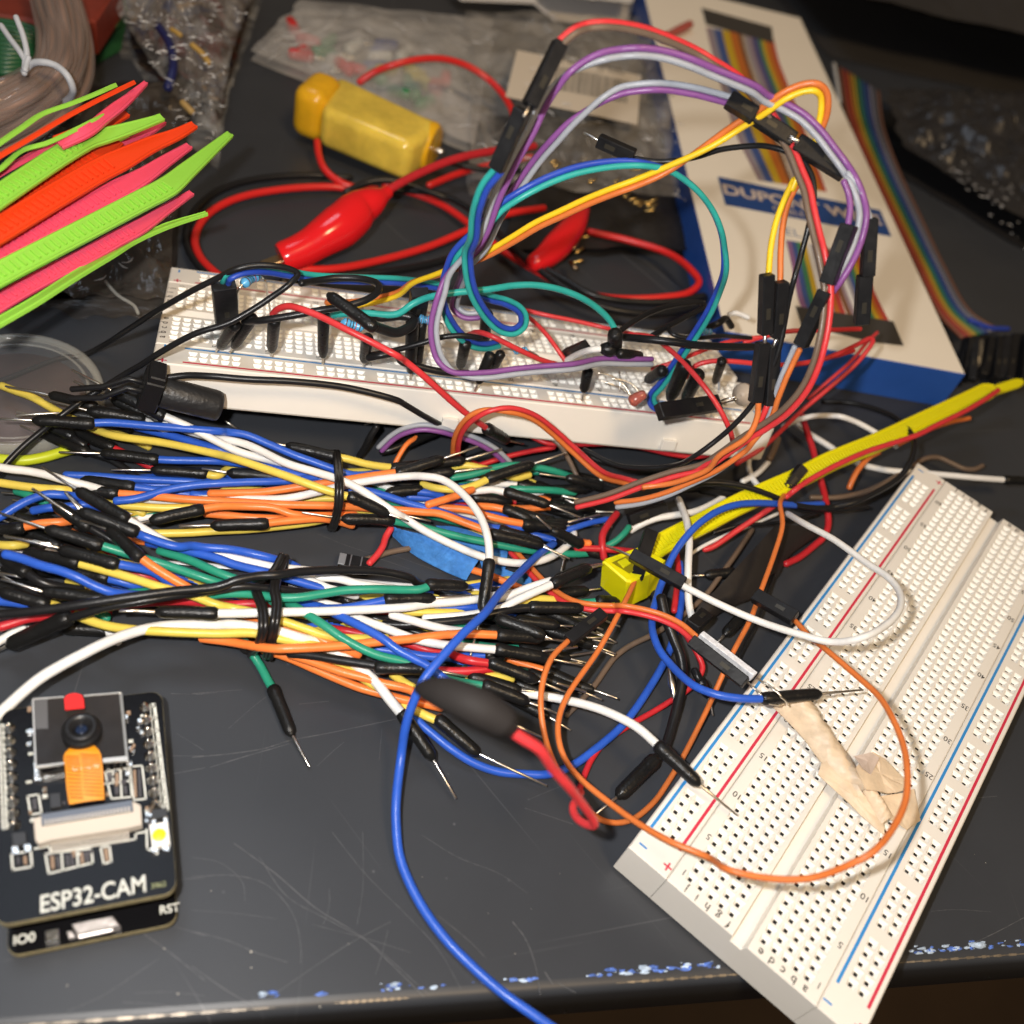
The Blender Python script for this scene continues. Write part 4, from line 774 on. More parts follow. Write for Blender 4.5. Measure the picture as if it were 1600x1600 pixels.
t_ = thing('crimp_connector', 'pair of black connectors joined end to end under the yellow ribbon', 'connector', P(1250, 240, 228))
hh = housing(None, P(1140+10/3.478, 545/3.478, 228), P(1140+345/3.478, 765/3.478, 228), 3.2, 2.6, .4, t_); h2_ = housing(None, P(1140+360/3.478, 775/3.478, 228), P(1140+630/3.478, 940/3.478, 228), 3.6, 2.6, .4, t_)
MB().tube([P(1140+330/3.478, 745/3.478, 226.5), P(1140+372/3.478, 770/3.478, 226.5)], .6, 6).build('pin', M_pin, h2_)
J_ = ribbon(['black'], 'thin black wire from a bare pinned connector swooping past the box', 'a3: 885,945,236 1000,962,236 1100,960,236 1250,935,235 1400,890,233 1600,868,231 | a4: 80,790,231 200,795,230 300,820,229 380,860,229 435,930,228 458,1010,227 455,1100,226 430,1230,225 395,1360,225 350,1520,224 | a7: 1190,60,224 1150,220,225 1110,360,226 1085,500,227 1050,650,228 980,820,230 900,955,232 800,1070,234 700,1160,236 550,1270,238 | b7: 900,60,242 750,140,246 600,190,250 450,205,253 250,185,257 50,90,260', r=.62, h=230,
  housings=[('a3: 880,930,236 665,835,237', 2.8, .4, 'a3: 580,790,238')])
# wires near the yellow box of cables at right: loose reds
def low(c, label, tr, r=.68, h=12, **k): return cable(c, label, tr, r=r, h=h, name='wire', **k)
low('rred', 'red wire kinked at the connector before the box', 'a7: 850,590,40 950,560,42 1110,525,44 1250,520,45 1400,515,45 1540,510,44 | a8: 460,605,43 420,680,41 360,780,38 270,900,34 150,1030,29 20,1150,24 | b7: 1190,20,20 1050,110,15')
low('rred', 'red wire crossing the blue side of the box from a tight bend', 'a8: 0,845,34 150,820,36 300,770,38 430,710,39 540,660,39 550,680,39 500,760,37 430,840,34 300,960,30 180,1060,26 60,1160,22 | b7: 1150,90,16 1000,180,12')
low('rred', 'red wire bowing out of the tilted breadboard down to the desk', 'a7: 150,540,38 300,560,42 400,630,44 500,725,45 600,840,45 680,950,43 740,1060,40 775,1150,36 785,1220,32')
low('rred', 'red wire arching between the round capacitor and the connectors', 'a7: 500,800,34 560,730,38 640,705,40 750,702,41 900,715,41 1050,725,40 1150,720,38 1300,695,36 1500,640,35')
low('rred', 'red wire running level along the rear rail', 'a6: 900,395,32 1050,430,33 1200,460,33 1420,510,34 | a7: 60,530,36 200,545,40 300,570,40', r=.62)
low('rred', 'red wire bending down in front of the rear rail', 'a6: 880,400,33 960,460,35 1040,540,36 1100,620,35 1155,700,33', r=.62)
low('rred', 'red wire hopping over the resistor row', 'a6: 580,545,36 640,530,42 720,555,44 850,620,42 1000,690,38 1100,720,34', r=.68)
low('rred', 'second red wire hugging the first behind the upright connectors', 'a7: 300,750,32 450,700,36 600,640,38 780,580,40 940,560,42', r=.62)
low('rred', 'red wire disappearing right behind the taller red one', 'a8: 580,620,30 500,700,30 400,820,27 250,950,23 100,1080,18', r=.55)
jumper('rred', 'red jumper from the rear breadboard with a plug over the desk gap', 'a5: 860,500,42 900,465,45 960,452,47 1050,475,48 1150,515,48 1300,590,48 1450,665,47 1600,745,46 | a6: 200,700,43 300,780,40 400,870,36 500,960,31 600,1040,26 700,1110,20 | b3: ^905,415,13 !1025,440,11', r=.82, sr=1.6, cat='jumper wire')
ribbon(['rred', 'rorange'], 'orange and red pair arching in front of the tilted breadboard', 'b3: 525,560,10 525,500,13 535,410,19 575,320,25 650,245,30 750,200,33 870,188,34 1000,205,33 1120,255,30 1250,355,25 1400,490,20 1600,660,16 | b7: 150,205,13 300,285,12 430,320,12', r=.68, twist=[(0, 0), (.3, 0), (.5, 150), (1, 180)])
low('brown', 'orange brown wire curling behind the red ones in the gap', 'b3: 1080,345,12 1180,370,13 1290,450,12 1360,560,11 1400,640,10 1430,700,9', r=.66, )
ribbon(['purple', 'grey'], 'purple and grey pair arching over the desk gap below the tilted breadboard', 'b3: -30,480,8 60,395,12 150,345,15 280,318,17 420,335,17 560,375,15 700,425,13 820,495,10 920,590,6', r=.66)
low('red', 'pinkish red wire coming out under the tilted breadboard', 'b3: 880,335,10 980,345,11 1080,385,11 1200,435,11 1350,445,11 1600,440,11 | b7: 200,55,11 400,75,11 600,120,10 750,135,10 900,110,9', r=.7)
low('red', 'red wire slanting through the desk gap', 'b3: 680,605,5 800,565,6 900,535,7 1050,500,8 1250,465,9', r=.72)
low('orange', 'orange strand rising behind the purple pair', 'b3: 70,610,5 110,530,7 170,440,9 260,380,9', r=.66)
low('black', 'black wire resting along the top edge of the tilted breadboard face', 'a5: 210,880,30 350,863,31 500,868,32 700,885,32 1000,900,32 1300,935,31 1600,1010,29 | a6: 200,960,27 300,1020,23 400,1075,18 470,1110,12', r=.8)
jumper('black', 'black jumper draped over the desk gap with a plug pointing left', 'b3: 700,440,7 | b3: 0,500,6 180,460,8 ^400,350,9' if False else 'b3: -20,500,6 60,480,7 180,430,8 ^400,340,9', r=.9, sr=1.4)
low('black', 'short dark stub standing behind the bundle tie', 'b2: 1230,530,3 1270,470,6 1310,390,10 1360,310,13', r=.95)
low('black', 'dark wire under the reds in the gap, left of the board corner', 'b7: 0,80,5 120,150,5 260,190,6 420,215,6 560,205,6 700,150,6', r=.8)
low('black', 'thin black wire looping out past the yellow tie and back', 'b7: 640,320,14 780,300,17 900,298,18 1050,320,18 1200,370,17 1350,430,15 1500,455,13 1600,450,12 | d2: 200,1045,12 400,1005,14 600,915,16 740,820,18 810,720,20 838,600,21 800,500,20 700,410,18 560,350,15 400,310,12 200,300,9', r=.85)
low('black', 'thin dark wire parallel to the outer black loop', 'b7: 620,360,10 800,330,12 950,335,13 1100,360,13 1250,410,12 1400,470,11 1550,470,10 | d2: 150,1075,10 350,1050,10 520,1030,9', r=.5)
low('black', 'dark cable beneath the yellow tie', 'b7: 860,610,6 1000,570,8 1150,555,9 1300,540,9 1500,490,9 | d2: 0,1110,9 150,1060,9', r=.5)
jumper('black', 'black jumper plug lying under the outer black loop', 'b7: 700,345,9 800,335,11 ^1030,375,11 !1230,400,10', r=.8, sr=1.5)
low('white', 'white wire crossing under the yellow tie from the tilted board corner', 'a7: 1080,1095,10 1160,1055,14 1260,1030,17 1380,1028,19 | d2: 0,440,19 90,410,20 200,400,20 330,405,20 440,445,19 560,510,18 660,575,17 710,610,14', r=.85)
low('white', 'white wire straight below the box, passing behind the yellow tie', 'a7: 1150,1070,5 1230,1130,6 | d2: 20,460,6 130,520,7 270,625,7 360,690,7 500,745,8 640,775,9 800,790,10 1000,805,11 1250,828,12 1480,845,12', r=.95)
jumper('black', 'black plug end at the far right above the breadboard corner', 'd2: 1485,845,12 ^1620,850,12' , r=.8, sr=1.4)
low('white', 'white wire standing up through the tangle in front of the yellow strap', 'b7: 640,400,9 665,460,12 695,550,15 708,660,16 702,800,15 700,950,12 710,1080,9 735,1170,7', r=.95)
low('white', 'white wire emerging left of the yellow strap', 'b7: 340,595,5 400,560,7 500,520,9 620,500,10 750,475,10 850,430,10 920,390,10', r=.95)
low('white', 'white wire curling under the board corner', 'b7: 1085,120,5 1078,200,6 1110,280,7 1150,330,7', r=.85)
low('white', 'short white wire slanting off the board corner', 'b7: 1200,170,6 1130,240,6.5 1040,290,7', r=.85)
low('white', 'thin white strand crossing low behind the orange wire', 'b7: 720,740,5 800,690,6 950,620,7 1100,560,7 1260,490,7', r=.5)
low('brown', 'light brown wire end under the corner of the tilted board', 'b7: 1260,20,9 1235,90,8 1205,150,7', r=1.1)
low('brown', 'brown wire waving behind the far corner of the right breadboard', 'd2: 860,720,5 930,690,6 1010,690,6 1100,730,6 1180,765,6 1250,770,6 1310,745,6', r=.8)
low('brown', 'tan wire curving behind the far corner of the right breadboard', 'd2: 120,965,6 300,965,7 480,930,8 620,870,9 740,800,9 850,730,8', r=.8)
low('rorange', 'orange wire dropping from the yellow strap at right', 'd2: 590,650,14 520,690,14 450,770,12 410,840,10 385,900,8', r=.85)
low('rorange', 'orange strand peeking out beneath the yellow strap', 'd2: 1220,415,12 1100,440,12 950,490,12 800,560,12 700,610,12', r=.75)
low('red', 'red wire looping behind the leather strap', 'd2: 60,400,10 90,500,10 130,620,9 170,780,8 215,950,7 240,1100,6 235,1180,5 200,1250,4 | b7: 1500,680,3.5 1400,760,3.5 1310,805,4', r=.95)
low('rred', 'red wire lying along the lower side of the yellow strap', 'd2: 1420,220,24 1350,270,24 1200,360,24 1000,460,23.5 850,535,23 700,585,22.5 500,650,22 300,740,21 100,850,19 0,920,18 | b7: 1320,380,16 1180,480,13 1000,600,9 850,700,6 800,715,5', r=.8)
low('red', 'red wire bending round left of the yellow tie head', 'b7: 255,490,8 200,560,8 165,630,8 165,700,7 175,770,5', r=.95)
low('red', 'red wire running level into the yellow tie head', 'b7: 0,705,6 150,710,6.5 300,722,7 420,735,7', r=.9)
low('green', 'green wire stub behind the yellow tie head', 'b7: 190,695,6 250,660,7 300,615,8 330,575,8', r=.9)
low('blue', 'blue wire stub left of the pin connector', 'b7: -120,610,6 0,575,7 100,545,7 200,525,7', r=.8)
low('rred', 'red lead entering the small two pin connector', 'b5: 1165,255,3.5 1220,195,4 1255,140,4.5 1275,80,5 1310,20,6', r=.85)
low('brown', 'brown lead beside the small two pin connector', 'b5: 1140,230,2 1220,205,2 1300,180,2 1430,155,2 | b6: 60,200,2 150,175,2.5', r=.75)
low('teal', 'green wire arching over the middle of the tilted breadboard', 'a5: 1190,520,38 1250,500,42 1400,492,44 1600,498,46 | a6: 60,408,47 150,400,48 250,360,49 350,320,50 500,295,51 700,275,52 850,252,52 980,250,52 1120,275,51 1250,325,49 1350,390,46 1420,460,43 1455,520,41', r=.85)
low('rorange', 'orange strand inside the black tangle near the yellow head', 'b7: 20,662,5 80,672,5', r=.8)
UPV = np.array([0, 0, 1.0])
def V(tr, h=5): return pts_of(tr, h)
def eight(p, a, b, n=12): pass
# ---------------------------------------------------------------- parts plugged into the rear breadboard
t_ = thing('crimp_connector', 'broad black two wire connector standing at the left end of the tilted breadboard', 'connector', P(345, 500, 30))
a_, b_ = P(200+570/3.81, 360+325/3.81, 50), P(200+590/3.81, 360+560/3.81, 34); hh = housing(None, a_, b_, 5.4, 2.6, .15, t_)
ribbon(['dblue', 'teal'], 'blue and teal pair lying along the rear rail into the broad left connector', 'a5: 580,315,50 600,275,53 680,240,54 800,232,53 950,255,50 1100,280,47 1350,292,44 1600,300,42 | a6: 150,225,40 300,240,38 420,260,36', r=.66, h=45)
def plug2(label, tr, r=1.45, col=None):
    q = V(tr); t = thing('jumper_plug', label, 'plug', q[-1])
    d = (q[1]-q[0])/np.linalg.norm(q[1]-q[0]); L = np.linalg.norm(q[1]-q[0])
    s_ = MB().tube([q[0], q[0]+d*L*.1, q[0]+d*L*.85, q[1]], [r*1.02, r, r*.9, r*.6], 10).build('plug_sleeve', M_sleeve, t)
    MB().tube([q[1], q[1]+d*2.6], .3, 6).build('pin', M_pin, s_); return t
plug2('slanted black plug, left of a pair near the board left end', 'a5: 640,560,40 545,690,30')
plug2('slanted black plug, right of a pair near the board left end', 'a5: 740,520,42 630,690,31')
plug2('upright black plug under the start of the red wire', 'a5: 870,540,43 855,715,31', 1.5)
plug2('upright black plug with a green wire going in', 'a5: 1165,480,44 1160,745,30', 1.5)
plug2('upright black plug right of the second resistor', 'a5: 1425,640,40 1405,775,30', 1.5)
plug2('black plug below the third resistor', 'a6: 245,460,44 235,760,29', 1.7)
plug2('black plug beside the third resistor lead', 'a6: 300,480,40 275,730,29', 1.4)
plug2('black plug inside the small purple curl', 'a6: 690,420,44 670,600,34', 1.6)
plug2('black plug leaning left below the teal curl', 'a6: 560,600,40 530,735,30', 1.5)
plug2('black plug lying over the near rail at mid board', 'a6: 710,670,36 640,825,29', 1.6)
plug2('round headed black plug beside the leaning one', 'a6: 770,660,38 720,760,31', 1.3)
plug2('black plug hanging below the purple pair right of middle', 'a6: 1290,760,34 1265,880,29', 1.5)
plug2('black plug between rails by the back connectors', 'a6: 290,340,42 260,440,36', 1.6)
plug2('black plug in the tangle under the teal wire', 'f1: 330,600,44 180,950,32', 2.0)
plug2('second black plug in the tangle under the teal wire', 'f1: 470,700,42 340,960,31', 1.9)
plug2('short black plug left of the round capacitor', 'f1: 720,560,44 650,780,33', 1.3)
plug2('black plug between capacitor and black tangle', 'f1: 100,660,40 -60,760,33', 1.6)
def hub(label, c, subs):
    t = thing('plug_cluster', label, 'plug cluster', c[0]); 
    for a, b, r in subs: MB().tube([a, (a+b)/2, b], [r, r, r*.8], 10).build('plug_sleeve', M_sleeve, t)
hub('cluster of black plugs joined in a cross where the green arch ends', V('a7: 90,600,42'), [(*V('e8: 1130,500,52 1120,800,38'), 1.9), (*V('e8: 1190,740,46 1440,760,42'), 1.3), (*V('e8: 1080,690,46 980,680,46'), 1.9)])
low('white', 'short white wire entering the black plug cross', 'e8: 940,680,46 850,690,45 740,720,42 620,770,37 520,830,33', r=.85)
t_ = thing('crimp_connector', 'small slanted black connector left of the short white wire', 'connector', P(905, 545, 36)); housing(None, *V('e8: 760,640,42 510,745,33'), 2.6, 2.3, .3, t_)
t_ = thing('crimp_connector', 'black connector lying flat across the near rail under the blue and teal pair', 'connector', P(1080, 630, 34)); housing(None, *V('f1: 60,1090,38 680,1000,36'), 4.2, 2.6, .3, t_)
t_ = thing('crimp_connector', 'black pin socket standing behind the yellow ribbon start', 'connector', P(655, 480, 36)); housing(None, *V('a6: 290,290,50 270,430,40'), 4.4, 2.6, .3, t_)
M_res = mat('resistor_blue', (.10,.38,.66), rough=.25, spec=.6)
def resistor(label, tr, leads, r=1.15):
    a, b = V(tr); t = thing('resistor', label, 'resistor', (a+b)/2, 'blue resistors on the tilted breadboard'); d = b-a
    fr = [0, .05, .16, .26, .4, .6, .74, .84, .95, 1]; rr = [.45, .95, 1.05, 1, .8, .8, 1, 1.05, .95, .45]
    MB().tube([a+d*f for f in fr], [r*x for x in rr], 12).build('body', M_res, t)
    for f, m in ((.18, mat('band_brown', (.10,.03,.01))), (.36, mat('band_black', (.01,.01,.01))), (.5, mat('band_black', (.01,.01,.01))), (.64, mat('band_red', (.4,.02,.02))), (.82, mat('band_brown', (.1,.03,.01)))):
        k = np.interp(f, fr, rr)*r*1.02; MB().tube([a+d*(f-.025), a+d*(f+.025)], k, 12, round_end=False).build('band', m, t)
    for l in leads: MB().tube(smooth(V(l), 5), .26, 6).build('lead', M_lead, t)
resistor('blue banded resistor arched over the left end, beside the broad connector', 'a5: 685,318,50 775,268,49', ['a5: 685,318,50 660,350,49 655,420,42 650,500,34', 'a5: 775,268,49 810,290,49 830,380,42 850,500,34'])
resistor('blue banded resistor lying behind the first red wire', 'a5: 1275,545,42 1400,580,41', ['a5: 1275,545,42 1220,540,40 1200,620,34', 'a5: 1400,580,41 1470,600,40 1490,640,32'])
resistor('blue banded resistor by the purple loop', 'a6: 285,450,42 360,462,42', ['a6: 285,450,42 240,440,42 215,500,36', 'a6: 360,462,42 420,480,40 440,560,32'])
resistor('blue banded resistor half under the hopping red wire', 'a6: 930,640,36 850,640,35', ['a6: 930,640,36 990,670,34 1020,710,31', 'a6: 850,640,35 800,630,34 760,640,32'], 1.0)
resistor('blue banded resistor near the far right rail', 'f1: 530,250,36 610,265,36', ['f1: 530,250,36 480,240,34', 'f1: 610,265,36 660,290,33'], 1.0)
# ceramic disc capacitor
t_ = thing('capacitor', 'tan round ceramic capacitor leaning by the upright connectors', 'capacitor', P(1165, 615, 34))
c_ = P(1020+945/6.667, 480+910/6.667, 40); v = CW-c_; v /= np.linalg.norm(v); n_ = v*.8+np.array([-.3, 0, -.3]); n_ /= np.linalg.norm(n_)
MB().tube([c_-n_*.9, c_-n_*.6, c_+n_*.6, c_+n_*.9], [2.2, 3.0, 3.0, 2.2], 20).build('disc', mat('ceramic_tan', (.40,.33,.26), rough=.5, bump=.5, bscale=700), t_)
for l in ('f1: 860,935,40 780,950,39 700,975,37 640,985,35', 'f1: 870,960,40 800,980,38 730,1000,36 660,1010,34'): MB().tube(smooth(V(l), 5), .26, 6).build('lead', M_lead, t_)
# LED like part with bare leads
t_ = thing('led', 'small reddish clear lamp with thin crossed leads at the near rail', 'LED', P(990, 620, 30))
c_ = P(820+1400/8, 460+1310/8, 34); a_, b_ = V('e8: 1480,1250,35 1350,1330,33')
MB().tube([a_, a_*.5+b_*.5, b_], [1.3, 1.5, 1.7], 12).build('bulb', mat('led_glass', (.55,.16,.12), rough=.08, trans=.5, ior=1.5), t_)
for l in ('e8: 920,980,36 1050,1010,36 1200,1090,35 1340,1280,33', 'e8: 930,1070,34 1100,1130,34 1250,1200,33 1350,1300,33', 'e8: 1180,960,36 1190,1080,35 1185,1210,33', 'e8: 1100,1050,36 1300,1100,36 1440,1220,35'): MB().tube(smooth(V(l), 5), .2, 6).build('lead', M_lead, t_)
# black wires on the rear board
low('black', 'black cable looping over the left end of the tilted breadboard and back left', 'b1: -60,190,2 100,130,2 440,0,2 | F: 130,555,2 160,540,6 | a5: 0,590,22 200,463,40 400,350,48 540,280,52 640,232,55 760,208,56 870,212,56 970,232,55 1010,258,54 960,320,53 850,400,50 760,460,48 600,550,45 400,615,42 200,722,36 80,800,30 0,845,26 | b1: 800,190,22 620,300,19 450,420,17 300,540,14 180,640,12 60,760,10 -40,880,8', r=.72)
low('black', 'black wire looped between the red plug and the second resistor', 'a5: 690,545,40 800,535,44 950,512,46 1150,475,48 1300,450,50 1420,412,51 1490,360,51 1480,315,50 1400,290,49 1250,283,48 1120,300,48 1030,315,50', r=.85)
jumper('black', 'thick black jumper pointing up left over the second resistor', 'a5: ^1195,385,52 1440,560,50 1520,590,47 1600,608,45 | a6: 100,540,44 180,535,44 240,490,45 250,450,45 180,430,45 60,440,44 0,420,44', r=1.2, sr=1.5)
low('black', 'black wire sagging along the near rail', 'a5: 1430,760,36 1500,745,38 1600,735,38 | a6: 60,680,36 180,705,35 300,740,34 450,770,33 580,775,32', r=.9)
low('black', 'thin black wire crossing the middle of the tilted breadboard', 'a6: 0,665,34 150,635,38 300,595,41 420,560,43 540,550,44 650,565,43', r=.7)
low('black', 'black wire at the back right above the green arch end', 'a7: 100,530,46 200,460,46 320,400,45 450,365,44 600,355,43 610,375,42 480,450,42 300,550,42', r=.75)
low('black', 'black wire stretched level to the upright connectors', 'a7: 130,560,44 250,570,48 400,585,50 550,605,50 700,615,49 920,618,47', r=1.0)
low('black', 'thin black wire looping behind the blue and teal pair', 'f1: 20,310,38 150,220,42 190,270,43 280,310,43 500,320,43 700,300,42 900,310,42 1100,330,41', r=.6)
low('black', 'short black wire at the rear rail corner', 'f1: 560,220,36 680,170,38 760,120,37 820,200,34', r=1.0)
low('white', 'white wire end on the blue side of the box', 'f1: 790,75,30 860,60,31 930,80,31 1000,110,31', r=.75)
low('grey', 'grey lead crossing to the capacitor foot', 'f1: 720,590,40 690,700,36 690,860,32', r=.3)

# ---------------------------------------------------------------- round black plug (left of rear board)
t_ = thing('barrel_plug', 'fat black cylindrical plug with a square collar in front of the tilted breadboard', 'plug', P(280, 650, 2))
a_, b_ = V('a5: 200,960,27 555,1050,23'); d_ = (b_-a_)/np.linalg.norm(b_-a_); r_ = 3.7
M_barrel = mat('barrel_black', (.016,.016,.017), rough=.45, bump=.6, bscale=700)
MB().tube([a_, a_+d_*.5, b_-d_*1.3, b_-d_*.4, b_], [r_*.97, r_, r_, r_*.93, r_*.7], 24, round_end=False).build('barrel', M_barrel, t_)
a2_ = a_-d_*4.5; s_ = np.cross(d_, UPV); s_ /= np.linalg.norm(s_); u_ = np.cross(s_, d_)
c_ = MB().bar(a2_, a_-d_*.1, s_*3.3, u_*4.6, 0, .3).build('collar', M_house, t_)
MB().bar(a2_+u_*2.8+d_*.4, a_-d_*.4+u_*2.8, s_*3.0, u_*3.6, 0, .3).build('collar_block', M_house, c_)
for dy in (-1.5, 1.5): MB().tube([a2_+s_*dy, a2_+s_*dy-d_*3+UPV*0, a2_+s_*dy*1.2-d_*9-UPV*5, a2_+s_*dy-d_*16-UPV*8], .7, 8).build('wire', wm('black'), t_)
t_ = thing('loose_pin', 'thin bare pin lying in the shadow of the fat black plug', 'pin', P(355, 655, 2)); MB().tube([P(352, 658, 3), P(374, 672, 1)], .28, 6).build('pin', M_pin, t_)
t_ = thing('wire_snippet', 'tiny cut wire end on the desk before the tilted breadboard', 'wire snippet', P(590, 658, 1)); MB().tube(V('b2: 1270,300,.5 1330,275,.8 1400,260,.6'), .25, 6).build('strand', M_lead, t_)

# ---------------------------------------------------------------- clear round lid at the left edge
t_ = thing('clear_lid', 'round clear plastic lid with a raised rim, cut by the left picture edge', 'lid', P(45, 640, 0))
M_clear = bpy.data.materials.new('clear_plastic'); M_clear.use_nodes = True; _t = M_clear.node_tree; _b = _t.nodes['Principled BSDF']
_b.inputs['Base Color'].default_value = (.9,.9,.88,1); _b.inputs['Roughness'].default_value = .06; _b.inputs['Alpha'].default_value = .07; _b.inputs['Specular IOR Level'].default_value = .8
c_ = (P(60, 515, 5)+P(60, 728, 5))/2; rx = np.linalg.norm(P(175, 615, 5)-c_); rl_ = np.linalg.norm(P(60, 515, 5)-P(60, 728, 5))/2; R_ = (rx+rl_)/2
c_ = c_+np.array([0, 0, 0.0]); c_ = np.array([P(175, 610, 5)[0]-R_, c_[1], 0])
def lathe(mb, c, prof, n=48, mi=0):
    V_ = []; 
    for r, z in prof:
        for k in range(n): V_.append((c[0]+r*math.cos(2*math.pi*k/n), c[1]+r*math.sin(2*math.pi*k/n), c[2]+z))
    mb.add(V_, [(i*n+k, i*n+(k+1) % n, (i+1)*n+(k+1) % n, (i+1)*n+k) for i in range(len(prof)-1) for k in range(n)], mi, True); return mb
M_rim = mat('clear_rim', (.70,.69,.62), rough=.06, alpha=.22, spec=1.0)
lathe(MB(), c_, [(0, 3.6), (R_-2.2, 3.6)]).build('disc', M_clear, t_)
lathe(MB(), c_, [(R_-2.2, 3.6), (R_-1.9, 4.4), (R_-1.1, 4.8), (R_-.3, 4.4), (R_, 3.4), (R_, .2), (R_-.8, .2), (R_-.9, 3.2), (R_-2.2, 3.4)]).build('rim', M_rim, t_)
lathe(MB(), c_, [(R_-4.2, 3.7), (R_-3.9, 4.0), (R_-3.5, 3.7)]).build('inner_ring', M_rim, t_)
t_ = thing('dark_label', 'dark reddish disc under the clear lid', 'disc', P(40, 640, 0))
lathe(MB(), c_, [(0, 1.6), (R_-5, 1.6), (R_-4.6, 1.2), (R_-4.6, .1)]).build('disc', mat('dark_disc', (.055,.035,.035), rough=.4, var=.4, vscale=50), t_)
low('yellow', 'bright yellow green wire coiled under the lid rim', 'b1: -60,735,3 50,745,3 180,750,3 330,725,3 450,690,3 560,660,3', r=1.3, m=mat('yellowgreen', (.50,.58,.02), rough=.4))
low('red', 'dark red wire coiled under the lid rim', 'b1: 540,670,3 620,620,3 690,570,3 720,550,3', r=1.0)
low('grey', 'grey thin cable reaching down left beside the lid', 'b1: 300,535,9 230,590,9 120,680,8 40,770,7 -20,860,6', r=.5)

# ---------------------------------------------------------------- cable ties fanning in from the left
CT = dict(lime=(.28,.62,.065), ored=(.80,.055,.01), pnk=(.82,.085,.16), yel=(.72,.66,.005))
def cmat(c): return mat('tie_'+c, CT[c], rough=.38, spec=.4, bump=.15, bscale=500, sss=.12)
def cable_tie(col, label, tr, wd, th=1.1, tiltv=0.0, tip=.22, ridges=True, group='coloured cable ties fanned out on the left', head=None, name='cable_tie', bend=None):
    wd *= .88; base = V(tr, 20); pts = smooth(base, 10); N = len(pts); t = thing(name, label, 'cable tie', pts[N//2], group)
    L = np.cumsum([0]+[np.linalg.norm(pts[i+1]-pts[i]) for i in range(N-1)]); tot = L[-1]
    m = MB(); rings = []; frames = []
    for i, p in enumerate(pts):
        d = pts[min(i+1, N-1)]-pts[max(i-1, 0)]; d /= np.linalg.norm(d); v = CW-p; v /= np.linalg.norm(v); v = v*.35+UPV*.65
        s_ = np.cross(d, v); s_ /= np.linalg.norm(s_); u = np.cross(s_, d); s2 = s_*math.cos(tiltv)+u*math.sin(tiltv); u2 = np.cross(s2, d)
        f = L[i]/tot; k = 1.0 if f < 1-tip else 1-.62*((f-(1-tip))/tip); hw = wd/2*k
        frames.append((p, s2, u2, d, hw)); e = .32 if hw > 1 else .12; 
        prof = [(-hw, -th*.35), (-hw, th*.3), (-hw+e, th*.5), (-hw+2*e, th*.32), (hw-2*e, th*.32), (hw-e, th*.5), (hw, th*.3), (hw, -th*.35)]
        rings.append([p+s2*a+u2*b for a, b in prof])
    n = 8; m.add([q for R_ in rings for q in R_], [(i*n+k, i*n+(k+1) % n, (i+1)*n+(k+1) % n, (i+1)*n+k) for i in range(N-1) for k in range(n)]+[tuple(range(n)), tuple((N-1)*n+k for k in range(n))[::-1]])
    st = m.build('strap', cmat(col), t)
    if ridges:
        m = MB(); s = .8; 
        while s < tot*(1-tip)-.5:
            i = int(np.searchsorted(L, s)); i = min(max(i, 1), N-1); a = (s-L[i-1])/(L[i]-L[i-1]+1e-9)
            p = frames[i-1][0]*(1-a)+frames[i][0]*a; _, s2, u2, d, hw = frames[i]
            m.bar(p-d*.3+u2*th*.36, p+d*.3+u2*th*.36, s2*hw*.5, u2*(.5 if wd < 6.5 else .24), 0, .08); s += 1.75 if col != 'yel' else 1.15
        m.build('teeth', cmat(col), st)
    return t
cable_tie('lime', 'thin lime cable tie at the very top of the fan', 'a1: -200,990,70 0,852,70 120,770,70 250,682,70 420,620,70 560,565,70 690,508,70', 2.6, ridges=False, tip=.1, tiltv=.9)
cable_tie('ored', 'orange red cable tie edge on, second from the top', 'a1: -200,1060,70 0,930,71 180,825,71 400,695,71 600,590,71 800,492,71', 2.4, ridges=False, tip=.12, tiltv=.9)
cable_tie('pnk', 'pink cable tie whose tip crosses the red one at the top', 'a1: 350,860,67 520,780,68 620,700,68 760,590,68 868,495,68', 3.2, ridges=False, tip=.4)
cable_tie('lime', 'thin lime cable tie lying edge on above the wide lime one', 'a1: -150,1110,68 0,1010,68 130,900,68 280,855,68 450,775,68 620,690,68', 2.2, ridges=False, tip=.1, tiltv=1.0)
cable_tie('ored', 'orange red cable tie tip between the pink and lime ones', 'a1: 350,850,62 500,790,62 650,720,62 760,680,62', 4.4, ridges=False, tip=.3)
cable_tie('pnk', 'pink cable tie seen as a thin line over the lime one', 'a1: -150,1120,64 100,975,64 300,870,64 520,790,64', 2.6, ridges=False, tip=.1, tiltv=.7)
cable_tie('lime', 'wide ribbed lime cable tie across the upper fan', 'a1: -300,1350,65 -100,1235,65 0,1165,65 200,1030,65 400,900,65 520,835,65 650,800,65 800,755,65 965,700,65', 5.6, tip=.36)
cable_tie('pnk', 'short pink cable tie tip above the widest red one', 'a1: 640,920,58 780,850,58 980,730,58', 3.0, ridges=False, tip=.6)
cable_tie('lime', 'lime cable tie stub beside the blunt red tip', 'a1: 600,900,56 700,862,56 790,835,56', 3.2, ridges=False, tip=.1)
cable_tie('ored', 'orange red cable tie with a blunt tip under the wide lime one', 'a1: -200,1390,60 0,1255,60 200,1135,60 400,1020,60 560,935,60 715,850,60', 5.2, tip=.14)
cable_tie('ored', 'widest ribbed orange red cable tie in the middle of the fan', 'a1: -350,1560,61 -150,1450,61 0,1365,61 200,1245,61 400,1125,61 600,1010,61 750,935,61 900,860,61 1050,800,61 1155,745,61', 6.6, tip=.34)
cable_tie('pnk', 'wide ribbed pink cable tie below the widest red one', 'a1: -350,1690,56 -100,1560,56 0,1505,56 250,1370,56 500,1235,56 700,1130,56 850,1050,56 1000,950,56 1125,870,56', 6.0, tip=.34)
